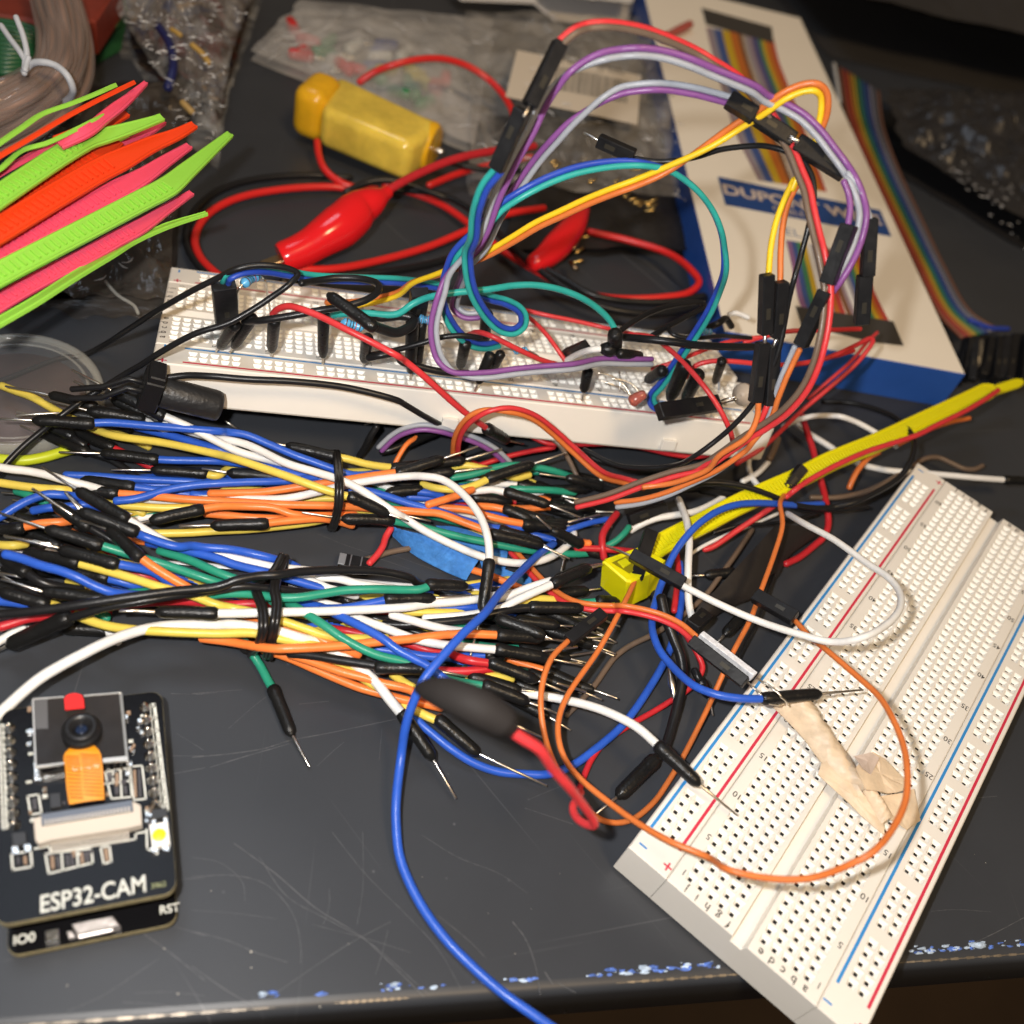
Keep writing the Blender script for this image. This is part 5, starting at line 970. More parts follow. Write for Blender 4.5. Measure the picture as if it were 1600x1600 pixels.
cable_tie('lime', 'wide ribbed lime cable tie with the longest upturned tip', 'a1: -450,1880,57 -200,1740,57 0,1630,57 300,1475,57 600,1320,57 850,1190,57 1000,1110,57 1120,1010,57 1250,900,57 1368,800,57', 6.0, tip=.3)
cable_tie('pnk', 'ribbed pink cable tie under the lower lime one', 'a1: -100,1860,50 100,1740,50 300,1630,50 500,1530,50 700,1420,50 850,1340,50 1000,1240,50 1140,1150,50', 4.6, tip=.34)
cable_tie('lime', 'short lime cable tie tip peeking under the lower pink one', 'a1: 700,1420,45 850,1350,45 970,1290,45', 3.4, ridges=False, tip=.5)
cable_tie('lime', 'thin lime cable tie lowest in the fan, pointing at the red cable', 'a1: -100,1975,51 0,1915,51 200,1800,51 450,1640,50 650,1520,49 800,1430,48 1000,1345,48 1230,1272,48', 3.4, ridges=False, tip=.4, tiltv=.5)
# big yellow tie
YT = cable_tie('yel', 'big yellow cable tie with its square head beside the jumper plugs', 'b7: 400,790,9 520,690,10 640,625,11 800,545,12 1000,440,14 1200,350,16 1400,262,17 1600,160,18 | d2: 600,575,19 900,435,20 1150,320,21 1390,205,22', 6.6, th=1.8, tip=.02, group=None)
q_ = V('b7: 165,830,14 240,750,14 420,690,14 520,800,14 440,930,14 380,950,14 260,930,14')
m = MB(); hv = V('b7: 160,780,13 400,660,13 500,840,13 440,930,13 290,1020,13'); 
top = V('b7: 162,775,14 420,668,14 640,770,13 452,870,14 330,930,14'); 
hd = MB().prism(V('b7: 165,785,14.5 185,765,14.5 400,690,14.5 560,775,14.5 462,862,14.5 345,915,14.5 315,912,14.5'), (2.3, -.2, -9), 0, .6).build('head', cmat('yel'), YT)
MB().prism(V('b7: 225,795,14.75 330,748,14.75 420,810,14.75 335,862,14.75'), (0, 0, -.15), 0).build('slot_patch', mat('slot_shade', (.25,.21,.003), rough=.5), hd)  # dark yellow sheet laid on the head paints the shade inside the opening
MB().prism(V('b7: 262,788,15.2 310,766,15.2 345,800,15.2 300,826,15.2'), (0, 0, -.5), 0, .1).build('pawl', cmat('yel'), hd)
cable_tie('yel', 'second yellow cable tie showing behind the big one at the right', 'd2: 900,430,10 1150,330,12 1350,240,14 1590,160,15', 4.0, th=1.2, tip=.05, group=None, ridges=False)

# ---------------------------------------------------------------- blue painter's tape
M_btape = mat('painter_tape', (.05,.22,.60), rough=.75, bump=1.2, bscale=420, var=.22, vscale=500)
t_ = thing('tape_scrap', 'curled scrap of blue painter tape under the white loop', 'tape scrap', P(720, 870, 2))
a1_ = V('b6: 50,50,6 180,120,7 400,210,7 600,280,6 720,330,5'); 
def strip(A, B, C=None, th=.25, name='tape', m=None, par=None, arch=1.0, n=14):
    """cylindrically curled sheet between polyline A (far side) and B (near side)"""
    A = smooth(A, 6); B = smooth(B, 6); k = 40
    ra = [A[int(round(i*(len(A)-1)/(k-1)))] for i in range(k)]; rb = [B[int(round(i*(len(B)-1)/(k-1)))] for i in range(k)]
    V_ = []; 
    for s_ in (0, -th):
        for i in range(k):
            for j in range(n):
                f = j/(n-1); p = ra[i]*(1-f)+rb[i]*f; V_.append(p+UPV*(math.sin(f*math.pi)*arch+s_))
    m_ = MB(); F = [(i*n+j, i*n+j+1, (i+1)*n+j+1, (i+1)*n+j) for i in range(k-1) for j in range(n-1)]; o = k*n
    m_.add(V_, F+[(o+a, o+d, o+c, o+b) for a, b, c, d in F]+[(j, o+j, o+j+1, j+1) for j in range(n-1)]+[(i*n, (i+1)*n, o+(i+1)*n, o+i*n) for i in range(k-1)]+[(i*n+n-1, o+i*n+n-1, o+(i+1)*n+n-1, (i+1)*n+n-1) for i in range(k-1)]+[((k-1)*n+j, (k-1)*n+j+1, o+(k-1)*n+j+1, o+(k-1)*n+j) for j in range(n-1)], 0, False)
    return m_.build(name, m or M_btape, par)
strip(V('b6: 50,35,5 250,60,6 450,110,6 650,170,5 700,210,4.5'), V('b6: 60,75,2 200,200,1.5 380,300,1.2 570,385,1'), par=t_, arch=2.2)
strip(V('b6: 360,5,2 500,15,2.5 700,80,3 860,175,2.5'), V('b6: 450,110,1.5 550,140,2 700,190,2.2 820,300,2'), par=t_, arch=.6)
strip(V('b6: 640,200,3 740,210,3 860,180,2.5'), V('b6: 690,330,1.5 780,360,1.5 830,380,1.2'), par=t_, arch=.6)
strip(V('b6: 820,300,3 900,330,3.5 1010,350,3'), V('b6: 830,400,1 920,440,1 1030,440,1'), par=t_, arch=.5)

# ---------------------------------------------------------------- dark blurred clip held near the lens with its soft red lead
t_ = thing('alligator_lead', 'black booted clip with a soft thick red lead, lowest by the bundle plugs', 'clip lead', P(760, 1130, 20))
ps = V('b6: 240,1135,172 400,1165,168 600,1240,165 800,1350,166 880,1420,167'); ps = smooth(ps, 8)
MB().tube(ps, np.interp(np.linspace(0, 1, len(ps)), [0, .1, .3, .6, .85, 1], [1.0, 1.9, 2.9, 3.2, 2.6, 1.5]), 16).build('boot', mat('boot_black', (.022,.019,.018), rough=.7, spec=.2), t_)
ld_ = smooth(V('b6: 850,1405,167 950,1475,168 1080,1560,170 | b8: 60,945,172 180,1050,175 270,1150,179 340,1240,184 400,1320,188 437,1385,191 425,1400,192 370,1385,194 320,1345,196 300,1290,198 320,1240,200 350,1190,202'), 7)
MB().tube(ld_, np.interp(np.linspace(0, 1, len(ld_)), [0, .2, .5, 1], [1.0, .95, .8, .75]), 10).build('lead_wire', wm('rred'), t_)

# ---------------------------------------------------------------- small two pin connector
t_ = thing('pin_connector', 'small black two pin connector with a glossy notch on bare desk', 'connector', P(550, 880, 0))
pa, pb = V('b5: 965,240,2.2 1170,280,2.2'); dd_ = (pb-pa)/np.linalg.norm(pb-pa); sd_ = np.cross(UPV, dd_)
cb = MB().bar(pa, pb, sd_*1.9, UPV*1.25, 0, .15).build('body', M_house, t_)
MB().bar(pa-dd_*.1+UPV*.1, pa+dd_*1.6+UPV*.1, sd_*1.7, UPV*1.3, 0, .1).build('metal_tab', mat('dull_metal', (.22,.23,.25), rough=.3, metal=.2), cb)
for q_ in (2.6, 5.2): MB().bar(pa+dd_*q_+UPV*1.25, pa+dd_*(q_+.35)+UPV*1.25, sd_*1.7, UPV*.15, 0, .04).build('rib', mat('rib_grey', (.10,.10,.11)), cb)
# leather like black strap
t_ = thing('black_strap', 'wide matte black strap folded between the wires and the breadboard', 'strap', P(1180, 880, 2))
M_strap = mat('strap_black', (.016,.013,.012), rough=.5, bump=.5, bscale=160)
strip(V('b7: 1240,570,10 1130,690,9 1000,830,8 880,960,6 760,1080,4 740,1190,2'), V('b7: 1560,590,4 1330,760,4 1260,880,4 1130,1000,4 950,1080,3 800,1180,2'), par=t_, arch=1.2, m=M_strap, name='strap', th=.8)
def loosehouse(label, a, b, w_=2.8): 
    t = thing('crimp_connector', label, 'connector', a); housing(None, a, b, w_, 2.5, .35, t); return t
loosehouse('black connector leaning on the yellow strap with an orange wire', *V('b7: 1420,200,20 1310,330,16'))
loosehouse('black connector half buried left of the yellow strap', *V('b7: 560,440,12 330,530,9'))
loosehouse('black connector in the tangle between yellow tie head and brown wire', *V('b7: 480,980,5 540,1120,4'), 2.4)
J.append(jumper('black', 'black plug below the double connector, tip pointing down', 'b8: 1060,430,8 1080,470,8 1110,520,7 ^1150,590,4 !1175,710,2', r=1.0, sr=1.4))
J.append(jumper('black', 'black plug under the orange wire pointing at the strap', 'b7: 1020,1150,4 ^930,1245,4 !870,1310,3', r=.9, sr=1.5))
J.append(jumper('black', 'black round plug right of the tie head with its pin to the left', 'b7: 960,860,5 ^810,875,5 !720,880,4', r=1.0, sr=1.4))
J.append(jumper('black', 'black jumper plug left of the yellow tie head', 'b7: -90,890,8 ^80,820,9 !160,805,8', r=1.0))
J.append(jumper('black', 'smooth black plug tip in the gap left of the yellow head', 'b7: -100,990,5 ^70,970,5 !150,960,5', r=1.0))
t_ = thing('pin_strip', 'black pin socket with two bright silver prongs in the dark gap', 'connector', P(1050, 1080, 4))
housing(None, *V('b8: 1040,160,14 1130,80,12'), 3.5, 2.5, .3, t_)
for tr in ('b8: 1060,140,13 1065,170,12', 'b8: 1080,330,6 1105,450,3', 'b8: 900,400,6 920,520,5 935,640,3'): MB().tube(V(tr), [.8, .25] if len(V(tr)) == 2 else [.35, 1.0, .2], 6).build('prong', M_pin, t_)
# ---------------------------------------------------------------- lots of loose dark plug pins right end of lower bundle
k = 0
for lab, tr in (('grey pin bar crossing beneath the orange plug', 'b6: 1100,878,12 1340,848,11'), ('thin pin lying below the shiny plug tip', 'b6: 1180,925,5 1450,885,5'), ('brassy pin standing out by the orange loop', 'b6: 1380,785,6 1550,782,6'), ('short brass pin above the tilted connector', 'b6: 1250,640,6 1400,645,6'), ('bright pin under the hairpin red wire', 'b6: 1200,1100,10 1400,1158,7'), ('long thin pin right under the dark boot', 'b6: 910,1460,10 1120,1545,6'), ('thin pin in front of the lower left stack', 'b1: 240,960,22 530,1150,20'), ('white hot pin row at the far left', 'b1: 40,1310,20 375,1365,20'), ('second white hot pin at the far left', 'b1: 130,1325,21 430,1392,20'), ('thin pin over the left stack top', 'b1: 480,985,18 600,1100,17'), ('grey pin at the left edge under the stack', 'b4: 20,400,16 310,490,15'), ('pin near the left edge above the blue strand', 'b4: 0,355,12 160,385,12'), ('bright cut end on the desk by the dusty plug', 'b4: 170,750,4 270,745,4'), ('bright pin beside the level white plug', 'b4: 880,635,15 1020,630,15'), ('white hot pin under the level white jumper', 'b3: 150,965,9 340,1010,8')):
    q = V(tr); t_ = thing('loose_pin', lab, 'pin', q[0], 'bare jumper pins lying in the bundles'); MB().tube([q[0], q[-1]], .34, 6).build('pin', M_pin, t_)
# ---------------------------------------------------------------- camera board
M_pcb = mat('pcb_black', (.005,.005,.006), rough=.22, bump=.05, bscale=500, spec=.16); M_silk = mat('silkscreen', (.62,.63,.58), rough=.6)
M_fr = mat('pcb_edge', (.36,.31,.17), rough=.7, var=.3, vscale=900); M_sold = mat('solder', (.80,.78,.74), rough=.22, metal=1.0, bump=.4, bscale=900)
M_wplas = mat('connector_cream', (.56,.50,.43), rough=.5, spec=.3); M_cont = mat('contact_metal', (.55,.50,.43), rough=.35); M_gplas = mat('connector_grey', (.12,.14,.18), rough=.35)
HT = 12.5
ct = thing('camera_board', 'black microcontroller camera board lying on the desk at lower left', 'circuit board', P(140, 1300, 0))
def cv(tr, z=HT): return [p for p in V(tr, z)]
# outline at the lower left: local frame
TL, TR, BR, BL = P(-8, 1113, HT), P(247, 1078, HT), P(283, 1395, HT), P(4, 1443, HT)
ex = ((TR-TL)+(BR-BL)); ex /= np.linalg.norm(ex); ey = np.cross(UPV, ex); 
Wd = (np.linalg.norm(TR-TL)+np.linalg.norm(BR-BL))/2; Ln = (np.linalg.norm(TL-BL)+np.linalg.norm(TR-BR))/2
cc = (TL+TR+BR+BL)/4
def rrect(c, w_, l_, r_, z, n=5):
    out = []
    for sx, sy, a0 in ((1, 1, 0), (-1, 1, 90), (-1, -1, 180), (1, -1, 270)):
        for k in range(n+1):
            a = math.radians(a0+90*k/n); out.append(np.array([*(c+ex*(sx*(w_/2-r_)+r_*math.cos(a))+ey*(sy*(l_/2-r_)+r_*math.sin(a)))[:2], z]))
    return out
b_ = MB(); b_.prism(rrect(cc, Wd, Ln, 2.2, HT), (0, 0, -1.5), 1, .06); b_.m[0] = 0
brd = b_.build('circuit_board', [M_pcb, M_fr], ct)
c2 = cc-ey*2.2-ex*.0; b_ = MB(); b_.prism(rrect(cc-ey*2.3+ex*.2, Wd*.97, Ln*1.0, 2.2, 3.4), (0, 0, -1.5), 1, .06); b_.m[0] = 0
base = b_.build('base_board', [M_pcb, M_fr], ct)
for s_ in (-1, 1):
    MB().box(cc+ex*s_*(Wd/2-2.4)+ey*3-UPV*(1.5+4.3), (2.5, 20.5, 8.5), 0, ex, ey, .15).build('pin_header', M_house, ct)
def silk(tr, w_=.3, z=HT+.03, closed=False):
    ps = V(tr, z); 
    if closed: ps.append(ps[0])
    m = MB()
    for i in range(len(ps)-1):
        a, b = ps[i], ps[i+1]; d = (b-a)/np.linalg.norm(b-a); s_ = np.cross(UPV, d)*w_/2; m.add([a-s_-d*w_*.4, b-s_+d*w_*.4, b+s_+d*w_*.4, a+s_-d*w_*.4], [(0, 1, 2, 3)])
    return m
m = MB()
for tr, cl in (("c1: 355,1370 715,1330 725,1440 380,1525", 1), ("c1: 480,1355 490,1495", 0), ("c1: 600,1345 610,1470", 0), ("c1: 785,1320 855,1310 870,1430 810,1450", 1), ("c1: 215,920 300,905 325,1050 240,1065", 1), ("c1: 820,730 1010,700 1030,925 870,940", 1), ("c1: 880,725 885,820", 0), ("c1: 940,715 950,925", 0), ("c1: 1015,690 1110,680 1140,940 1045,950", 1),
               ("c1: 90,1370 240,1350 250,1470 100,1495", 1), ("c1: 270,1330 380,1310 400,1360", 0), ("c1: 400,1360 1060,1255 1060,1210 1130,1200", 0), ("c1: 1145,1180 1150,1330 1230,1370", 0), ("c1: 815,825 1020,800", 0), ("c1: 1180,200 1210,195 1315,1030 1280,1040", 1)):
    q = silk(tr, .32, closed=bool(cl)); m.add(q.v, q.f)
for k in range(9):
    x = 1175+k*11.5; y = 215+k*98; q = silk(f"c1: {x},{y} {x+38},{y-4}", .35); m.add(q.v, q.f)
    for j in range(2):
        q = silk(f"c1: {x+10+j*12},{y+20} {x+14+j*12},{y+75}", .55); m.add(q.v, q.f)
for k in range(9):
    x = 2+k*3; y = 365+k*92
    for j in range(2): q = silk(f"c1: {x+j*16},{y} {x+3+j*16},{y+68}", .6); m.add(q.v, q.f)
m.build('silkscreen', M_silk, brd)
textmesh('board_lettering', 'ESP32-CAM', P(61, 1280+735/5, HT), P(228, 1392, HT)-P(62, 1426, HT), ey, 3.0, M_silk, brd, width=float(np.linalg.norm(P(227, 1391, HT)-P(62, 1423, HT))), lift=.05, bold=.012)
textmesh('reset_lettering', 'RST', P(249, 1280+745/5, 3.4), ex, ey, 1.5, M_silk, base, lift=.05, bold=.02)
textmesh('io_lettering', 'IO0', P(20, 1280+985/5, 3.4), ex, ey, 1.6, M_silk, base, lift=.05, bold=.02)
textmesh('date_code', '3962', P(236, 1280+545/5, HT), ex, ey, .9, mat('date_ink', (.3,.32,.15)), brd, lift=.05)
# solder rows
for x0, y0, x1, y1, n in ((1130, 225, 1215, 985, 9), (70, 390, 110, 1150, 9)):
    for k in range(n):
        f = k/(n-1); c = P((x0+(x1-x0)*f)/5, 1060+(y0+(y1-y0)*f)/5, HT); m = MB(); lathe(m, c, [(1.15, 0), (.95, .4), (.5, .9), (.36, 1.5), (0.01, 1.6)], 12); m.build('solder_joint', M_sold, brd)
# camera module
mod = MB().prism(V('c1: 255,160 940,110 995,640 280,690', HT+3.2), (0, 0, -.6), 0, .1).build('metal_plate', mat('plate_metal', (.020,.016,.014), rough=.42, metal=.0, rvar=.1, vscale=80, var=.4, spec=.4), ct)
MB().prism(V('c1: 262,165 370,155 375,390 275,395', HT+3.25), (0, 0, -.08), 0, .02).build('plate_strip', mat('strip_grey', (.11,.11,.115), rough=.1), mod)  # grey strip on the left of the plate, paler and smoother than it
MB().prism(V('c1: 930,110 955,108 1005,650 985,650', HT+3.35), (0, 0, -1.8), 0, .05).build('plate_edge', mat('edge_metal', (.35,.32,.28), rough=.3, metal=.8), mod)
for tr in ("c1: 200,400 265,390 268,425 205,430", "c1: 950,285 1000,275 1000,315 960,320", "c1: 265,740 320,735 325,795 270,800", "c1: 445,590 500,580 505,625 455,630", "c1: 330,740 500,690 505,740 335,780", "c1: 260,660 320,650 325,735 268,740", "c1: 790,545 825,540 830,590 795,595", "c1: 980,650 1030,640 1035,680 985,690", "c1: 820,660 850,655 860,710 830,715", "c1: 880,655 905,650 915,705 890,710", "c1: 930,655 955,650 965,705 940,710"):
    MB().prism(V(tr, HT+.9), (0, 0, -.85), 0, .1).build('solder_pad', M_sold, brd)
for tr_ in ("c1: 250,160 262,158 285,690 272,692", "c1: 255,155 500,138 500,146 256,165", "c1: 655,128 945,105 945,114 655,138", "c1: 275,682 500,655 500,668 275,695", "c1: 800,625 995,605 1000,640 805,655"):
    MB().prism(V(tr_, HT+3.45), (0, 0, -.6), 0, .03).build('plate_rim', mat('rim_silver', (.62,.58,.52), rough=.3, metal=.7), mod)
c = P(630/5, 1060+370/5, HT+6.5); m = MB()
lathe(m, c, [(3.5, -5), (3.5, -1.6), (3.3, -1.3), (2.95, -1.2), (2.9, -.2), (2.7, 0), (1.9, -.1), (1.6, -.5), (1.1, -.9), (.95, -1.6)], 36)
lens = m.build('lens_barrel', mat('lens_black', (.012,.012,.013), rough=.35, bump=.1, bscale=900), mod)
lathe(MB(), c+np.array([0, 0, -1.5]), [(0.001, .35), (.4, .3), (.8, .12), (1.05, 0)], 24).build('lens_glass', mat('lens_glass', (.01,.02,.05), rough=.03, coat=1.0, spec=1.0), lens)
MB().prism([p for p in V('c1: 500,160 520,130 560,115 600,115 640,130 655,165 660,230 510,245', HT+5)], (0, 0, -.25), 0, .03).build('red_sticker', mat('sticker_red', (.70,.02,.02), rough=.5), mod)
# flex cable
M_flex = mat('flex_orange', (.72,.27,.01), rough=.35, spec=.5)
A_ = V(f'c1: 570,520,{HT+3.5} 500,600,{HT+3.6} 510,700,{HT+3} 520,850,{HT+2.2} 540,985,{HT+1.4}'); B_ = V(f'c1: 720,510,{HT+3.5} 780,575,{HT+3.6} 800,680,{HT+3} 808,800,{HT+2.2} 815,945,{HT+1.4}')
fx = strip(A_, B_, par=ct, arch=.25, m=M_flex, name='flex_cable', th=.12)
m = MB()
for k in range(13):
    for (fa, fb) in ((.03, .42), (.46, .97)):
        t0 = .28+k*.052
        def fp_(u, t): 
            a = smooth(A_, 6); b = smooth(B_, 6); i = t*(len(a)-1); i0 = int(min(i, len(a)-2)); f = i-i0
            pa = a[i0]*(1-f)+a[i0+1]*f; pb = b[i0]*(1-f)+b[i0+1]*f; return pa*(1-u)+pb*u+UPV*(math.sin(u*math.pi)*.25+.16)
        if t0+.05 > .97: continue
        p0, p1 = fp_(fa, t0), fp_(fb, t0+.05 if fa < .1 else min(t0+.05, .98)); d = (p1-p0)/np.linalg.norm(p1-p0); s_ = np.cross(UPV, d)*.13
        m.add([p0-s_, p1-s_, p1+s_, p0+s_], [(0, 1, 2, 3)])
m.build('flex_traces', mat('trace_brown', (.33,.08,.0), rough=.5), fx)
textmesh('flex_lettering', 'OV2640', fp_(.18, .56), ex, ey, 1.1, mat('flex_ink', (.8,.62,.4)), fx, width=float(np.linalg.norm(fp_(.18, .5)-fp_(.9, .5))), lift=.08, bold=.02)
# ribbon socket
sk = MB().prism(V('c1: 260,1095 330,1070 1040,960 1100,990 1110,1140 1000,1168 400,1262 300,1292 275,1260', HT+2.0), (0, 0, -1.95), 0, .15).build('cable_socket', M_wplas, ct)
MB().prism(V('c1: 320,1060 1030,950 1040,1030 325,1145', HT+2.7), (0, 0, -.65), 0, .12).build('latch_bar', M_gplas, sk)
m = MB()
for k in range(24):
    f = k/23; x = 400+f*590; y = 1315-f*92
    m.prism(V(f'c1: {x},{y-40} {x+13},{y-42} {x+16},{y+45} {x+3},{y+47}', HT+.45), (0, 0, -.4), 0, .02)
    x = 350+f*650; y = 1125-f*104; m.prism(V(f'c1: {x},{y-20} {x+12},{y-22} {x+14},{y+18} {x+2},{y+20}', HT+2.75), (0, 0, -.7), 0, .02)
m.build('contacts', M_cont, sk)
# LED, small parts
ld = MB().prism(V('c1: 1165,1140 1310,1115 1330,1290 1190,1320', HT+1.4), (0, 0, -1.35), 0, .15).build('flash_led', mat('led_white', (.85,.83,.78), rough=.35), ct)
m = MB(); cL = P(1243/5, 1060+1222/5, HT+1.45); 
lathe(m, cL, [(0.001, .06), (1.1, .03), (1.3, -.1)], 24); m.build('phosphor', mat('phosphor', (.78,.80,.02), rough=.4), ld)
for tr in ("c1: 1180,1095 1215,1090 1220,1140 1190,1145", "c1: 1275,1080 1310,1075 1315,1130 1280,1135", "c1: 90,1310 140,1300 145,1370 95,1375", "c1: 185,1300 240,1290 240,1350 195,1360", "c1: 1260,1300 1330,1310 1320,1350 1270,1340", "c1: 1170,1320 1230,1310 1240,1350 1190,1360"):
    MB().prism(V(tr, HT+.8), (0, 0, -.75), 0, .12).build('solder_pad', M_sold, brd)
for i, tr in enumerate(("c1: 1180,1025 1300,1010 1310,1080 1190,1100", "c1: 90,1210 200,1195 210,1290 100,1310", "c1: 385,900 470,890 480,1000 395,1010", "c1: 650,480 740,470 745,530 655,540")):
    MB().prism(V(tr, HT+1.1), (0, 0, -1.05), 0, .12).build('chip', mat('chip_black', (.03,.03,.032), rough=.35), brd)
for i, tr in enumerate(("c1: 395,1390 420,1387 425,1480 400,1485", "c1: 510,1378 535,1375 545,1460 520,1465", "c1: 545,1370 570,1367 580,1455 555,1460", "c1: 625,1360 645,1357 655,1440 635,1445", "c1: 660,1355 690,1350 700,1430 670,1435", "c1: 435,1390 460,1385 470,1470 445,1475", "c1: 810,1330 840,1325 850,1420 825,1425", "c1: 250,940 285,935 290,1020 260,1025", "c1: 835,745 865,740 870,800 840,805", "c1: 900,740 925,735 930,795 905,800", "c1: 895,845 925,840 930,900 900,905", "c1: 965,840 990,835 995,895 970,900", "c1: 1040,715 1060,712 1070,920 1050,923", "c1: 1075,710 1095,707 1105,915 1085,918", "c1: 130,1395 150,1392 155,1450 135,1453", "c1: 180,1390 205,1387 210,1445 185,1448")):
    m = MB(); q = V(tr, HT+.6); m.prism(q, (0, 0, -.55), 0, .05); cm = m.build('surface_part', mat('smd_tan', (.30,.20,.13), rough=.5) if i % 3 == 0 else mat('smd_dark', (.06,.055,.06), rough=.4), brd)
# usb socket and button on the base board
M_usb = mat('usb_steel', (.62,.58,.56), rough=.48, metal=.8, bump=.4, bscale=900)
us = MB().prism(V('c2: 560,820,5.9 880,755,5.9 940,830,5.9 600,900,5.9'), (0, 0, -2.6), 0, .3).build('usb_socket', M_usb, ct)
MB().prism(V('c2: 600,895,5.2 880,840,5.2 885,870,5.0 615,930,5.0'), (0, 0, -.5), 0, .1).build('usb_lip', M_usb, us)
MB().prism(V('c2: 520,880,4.2 560,870,4.2 590,920,4.2 540,930,4.2'), (0, 0, -.8), 0, .1).build('usb_tab', M_usb, us)
MB().prism(V('c2: 350,870,5.4 460,850,5.4 460,950,5.4 355,965,5.4'), (0, 0, -2), 0, .2).build('push_button', M_sold, ct)

# ---------------------------------------------------------------- retail box of ribbon wires
HB = 15.0
bt = thing('retail_box', 'white and blue cardboard box of ribbon wires standing behind the rear breadboard', 'box', P(1400, 400, 0))
A, B_, D = P(1508, 585, HB), P(1250, 28, HB), None
ux = (P(1130, 522, HB)-A); uy = B_-A; Ly = np.linalg.norm(uy); uy /= Ly; ux = ux-uy*(ux@uy); ux /= np.linalg.norm(ux); Lx = 86.0
C_ = A+ux*Lx; M_card = mat('card_cream', (.88,.81,.69), rough=.5, var=.02, vscale=30); M_cblue = mat('card_blue', (.025,.10,.42), rough=.38, var=.08, vscale=60)
bm = MB(); bm.prism([A, A+uy*Ly, A+uy*Ly+ux*Lx, C_], (0, 0, -HB+.15), 1, .25)
for i in range(1): pass
bm.m[0] = 0
body = bm.build('carton', [M_card, M_cblue], bt)
MB().box(C_+uy*6*0-ux*6+uy*0-UPV*(HB-.2)-uy*3.0+np.array([0,0,0]), (8, 5, .3), 0, ux*-1, np.cross(UPV, ux*-1), .05) if False else None
# banner
bn = MB().add(V('d1: 195,262,15.1 1390,510,15.1 1475,705,15.1 250,470,15.1'), [(0, 1, 2, 3)]).build('banner', mat('banner_blue', (.016,.06,.22), rough=.4), body)
bn2 = mat('banner_ink', (.60,.50,.43), rough=.5)
r0 = P(1080+235/4.706, 220+388/4.706, HB); r1 = P(1080+1400/4.706, 220+622/4.706, HB); rt = r1-r0
textmesh('banner_lettering', 'DUPONT WIRE', r0, rt, np.cross(UPV, rt), 6.6, bn2, body, width=float(np.linalg.norm(rt)), lift=.2, bold=.03)
r0 = P(1080+600/4.706, 220+515/4.706, HB); textmesh('banner_small_lettering', 'CABLE', r0, rt, np.cross(UPV, rt), 3.2, bn2, body, lift=.2)
r0 = P(1080+690/4.706, 220+690/4.706, HB); textmesh('blue_lettering', 'EL        64', r0, rt, np.cross(UPV, rt), 5.0, mat('ink_blue_pale', (.22,.28,.42)), body, lift=.08)
def M_pr(c): return mat('print_'+c, {'pk': (.30,.22,.25), 'bl': (.05,.09,.26), 'ye': (.55,.36,.02), 'or': (.50,.14,.02), 'br': (.20,.08,.03), 'be': (.45,.36,.28), 'gy': (.28,.26,.30), 'in': (.08,.08,.20), 'gn': (.05,.20,.09), 're': (.45,.05,.04), 'wh': (.7,.68,.66), 'pu': (.25,.12,.25)}[c], rough=.5)
def stripes(cols, Ltr, Rtr, par):
    Ls = smooth(V(Ltr, HB+.06), 8); Rs = smooth(V(Rtr, HB+.06), 8); n = len(cols); K = min(len(Ls), len(Rs))
    for i, c in enumerate(cols):
        a, b = i/n, (i+1)/n; m = MB()
        for k in range(K-1):
            m.add([Ls[k]*(1-a)+Rs[k]*a, Ls[k]*(1-b)+Rs[k]*b, Ls[k+1]*(1-b)+Rs[k+1]*b, Ls[k+1]*(1-a)+Rs[k+1]*a], [(0, 1, 2, 3)])
        m.build('printed_wire', M_pr(c), par)
def U_(s_): return s_
stripes(['pk', 'gy', 'bl', 'bl', 'ye', 'ye', 'or', 'or', 'br'], f'F: 1103,42 1112,80 1128,140 1150,210 1185,282', f'F: 1158,52 1166,85 1186,145 1212,215 1240,290', body)
stripes(['be', 'gy', 'pk', 'in', 'in', 'gn', 'ye', 'or', 'or', 're'], f'F: 1158,54 1166,87 1188,147 1214,217 1242,291', f'F: 1209,62 1217,95 1238,150 1262,218 1292,300', body)
stripes(['pu', 'bl', 'gn', 'ye', 'wh', 'gy', 'or', 're'], f'F: 1228,375 1238,420 1248,470 1262,500', f'F: 1290,385 1302,430 1318,480 1330,512', body)
stripes(['br', 'pk', 'wh', 'gy', 'bl', 'gn', 'ye', 'or', 're'], f'F: 1290,387 1302,432 1320,482 1334,514', f'F: 1345,398 1360,440 1378,480 1395,512', body)
m = MB(); m.add(V('F: 1096,12 1206,42 1209,68 1103,38', HB+.12), [(0, 1, 2, 3)]); m.build('printed_connector', M_ink, body)
m = MB(); m.add(V('F: 1243,478 1396,502 1412,540 1366,535 1252,508', HB+.14), [(0, 1, 2, 3, 4)]); m.build('printed_connector', M_ink, body)
# ---------------------------------------------------------------- rainbow ribbon cable lying right of the box
rc = thing('ribbon_cable', 'rainbow ribbon cable with black connectors lying right of the box', 'ribbon cable', P(1460, 450, 0))
cols = ['wire_rrainbow_brown', 'r', 'o', 'y', 'g', 'b', 'p', 'gy', 'w', 'n']
RC = [(.20,.06,.03), (.28,.03,.02), (.34,.11,.02), (.32,.23,.02), (.03,.14,.05), (.015,.08,.15), (.02,.04,.17), (.14,.14,.19), (.09,.09,.105), (.13,.06,.04)]
Ls = smooth(V('F: 1310,105,14 1322,180,13 1350,255,12 1390,340,10 1430,420,8 1465,490,6 1500,528,5'), 8); Rs = smooth(V('F: 1375,145,14 1382,200,12 1405,265,10 1440,340,8 1478,420,7 1520,490,6 1562,515,5'), 8)
for i, c in enumerate(RC):
    f = (i+.5)/10; MB().tube([Ls[k]*(1-f)+Rs[k]*f for k in range(len(Ls))], .85, 6).build('strand', mat('rainbow_%s' % ['brown','red','orange','yellow','green','cyan','blue','grey','slate','rust'][i], c, rough=.5), rc)
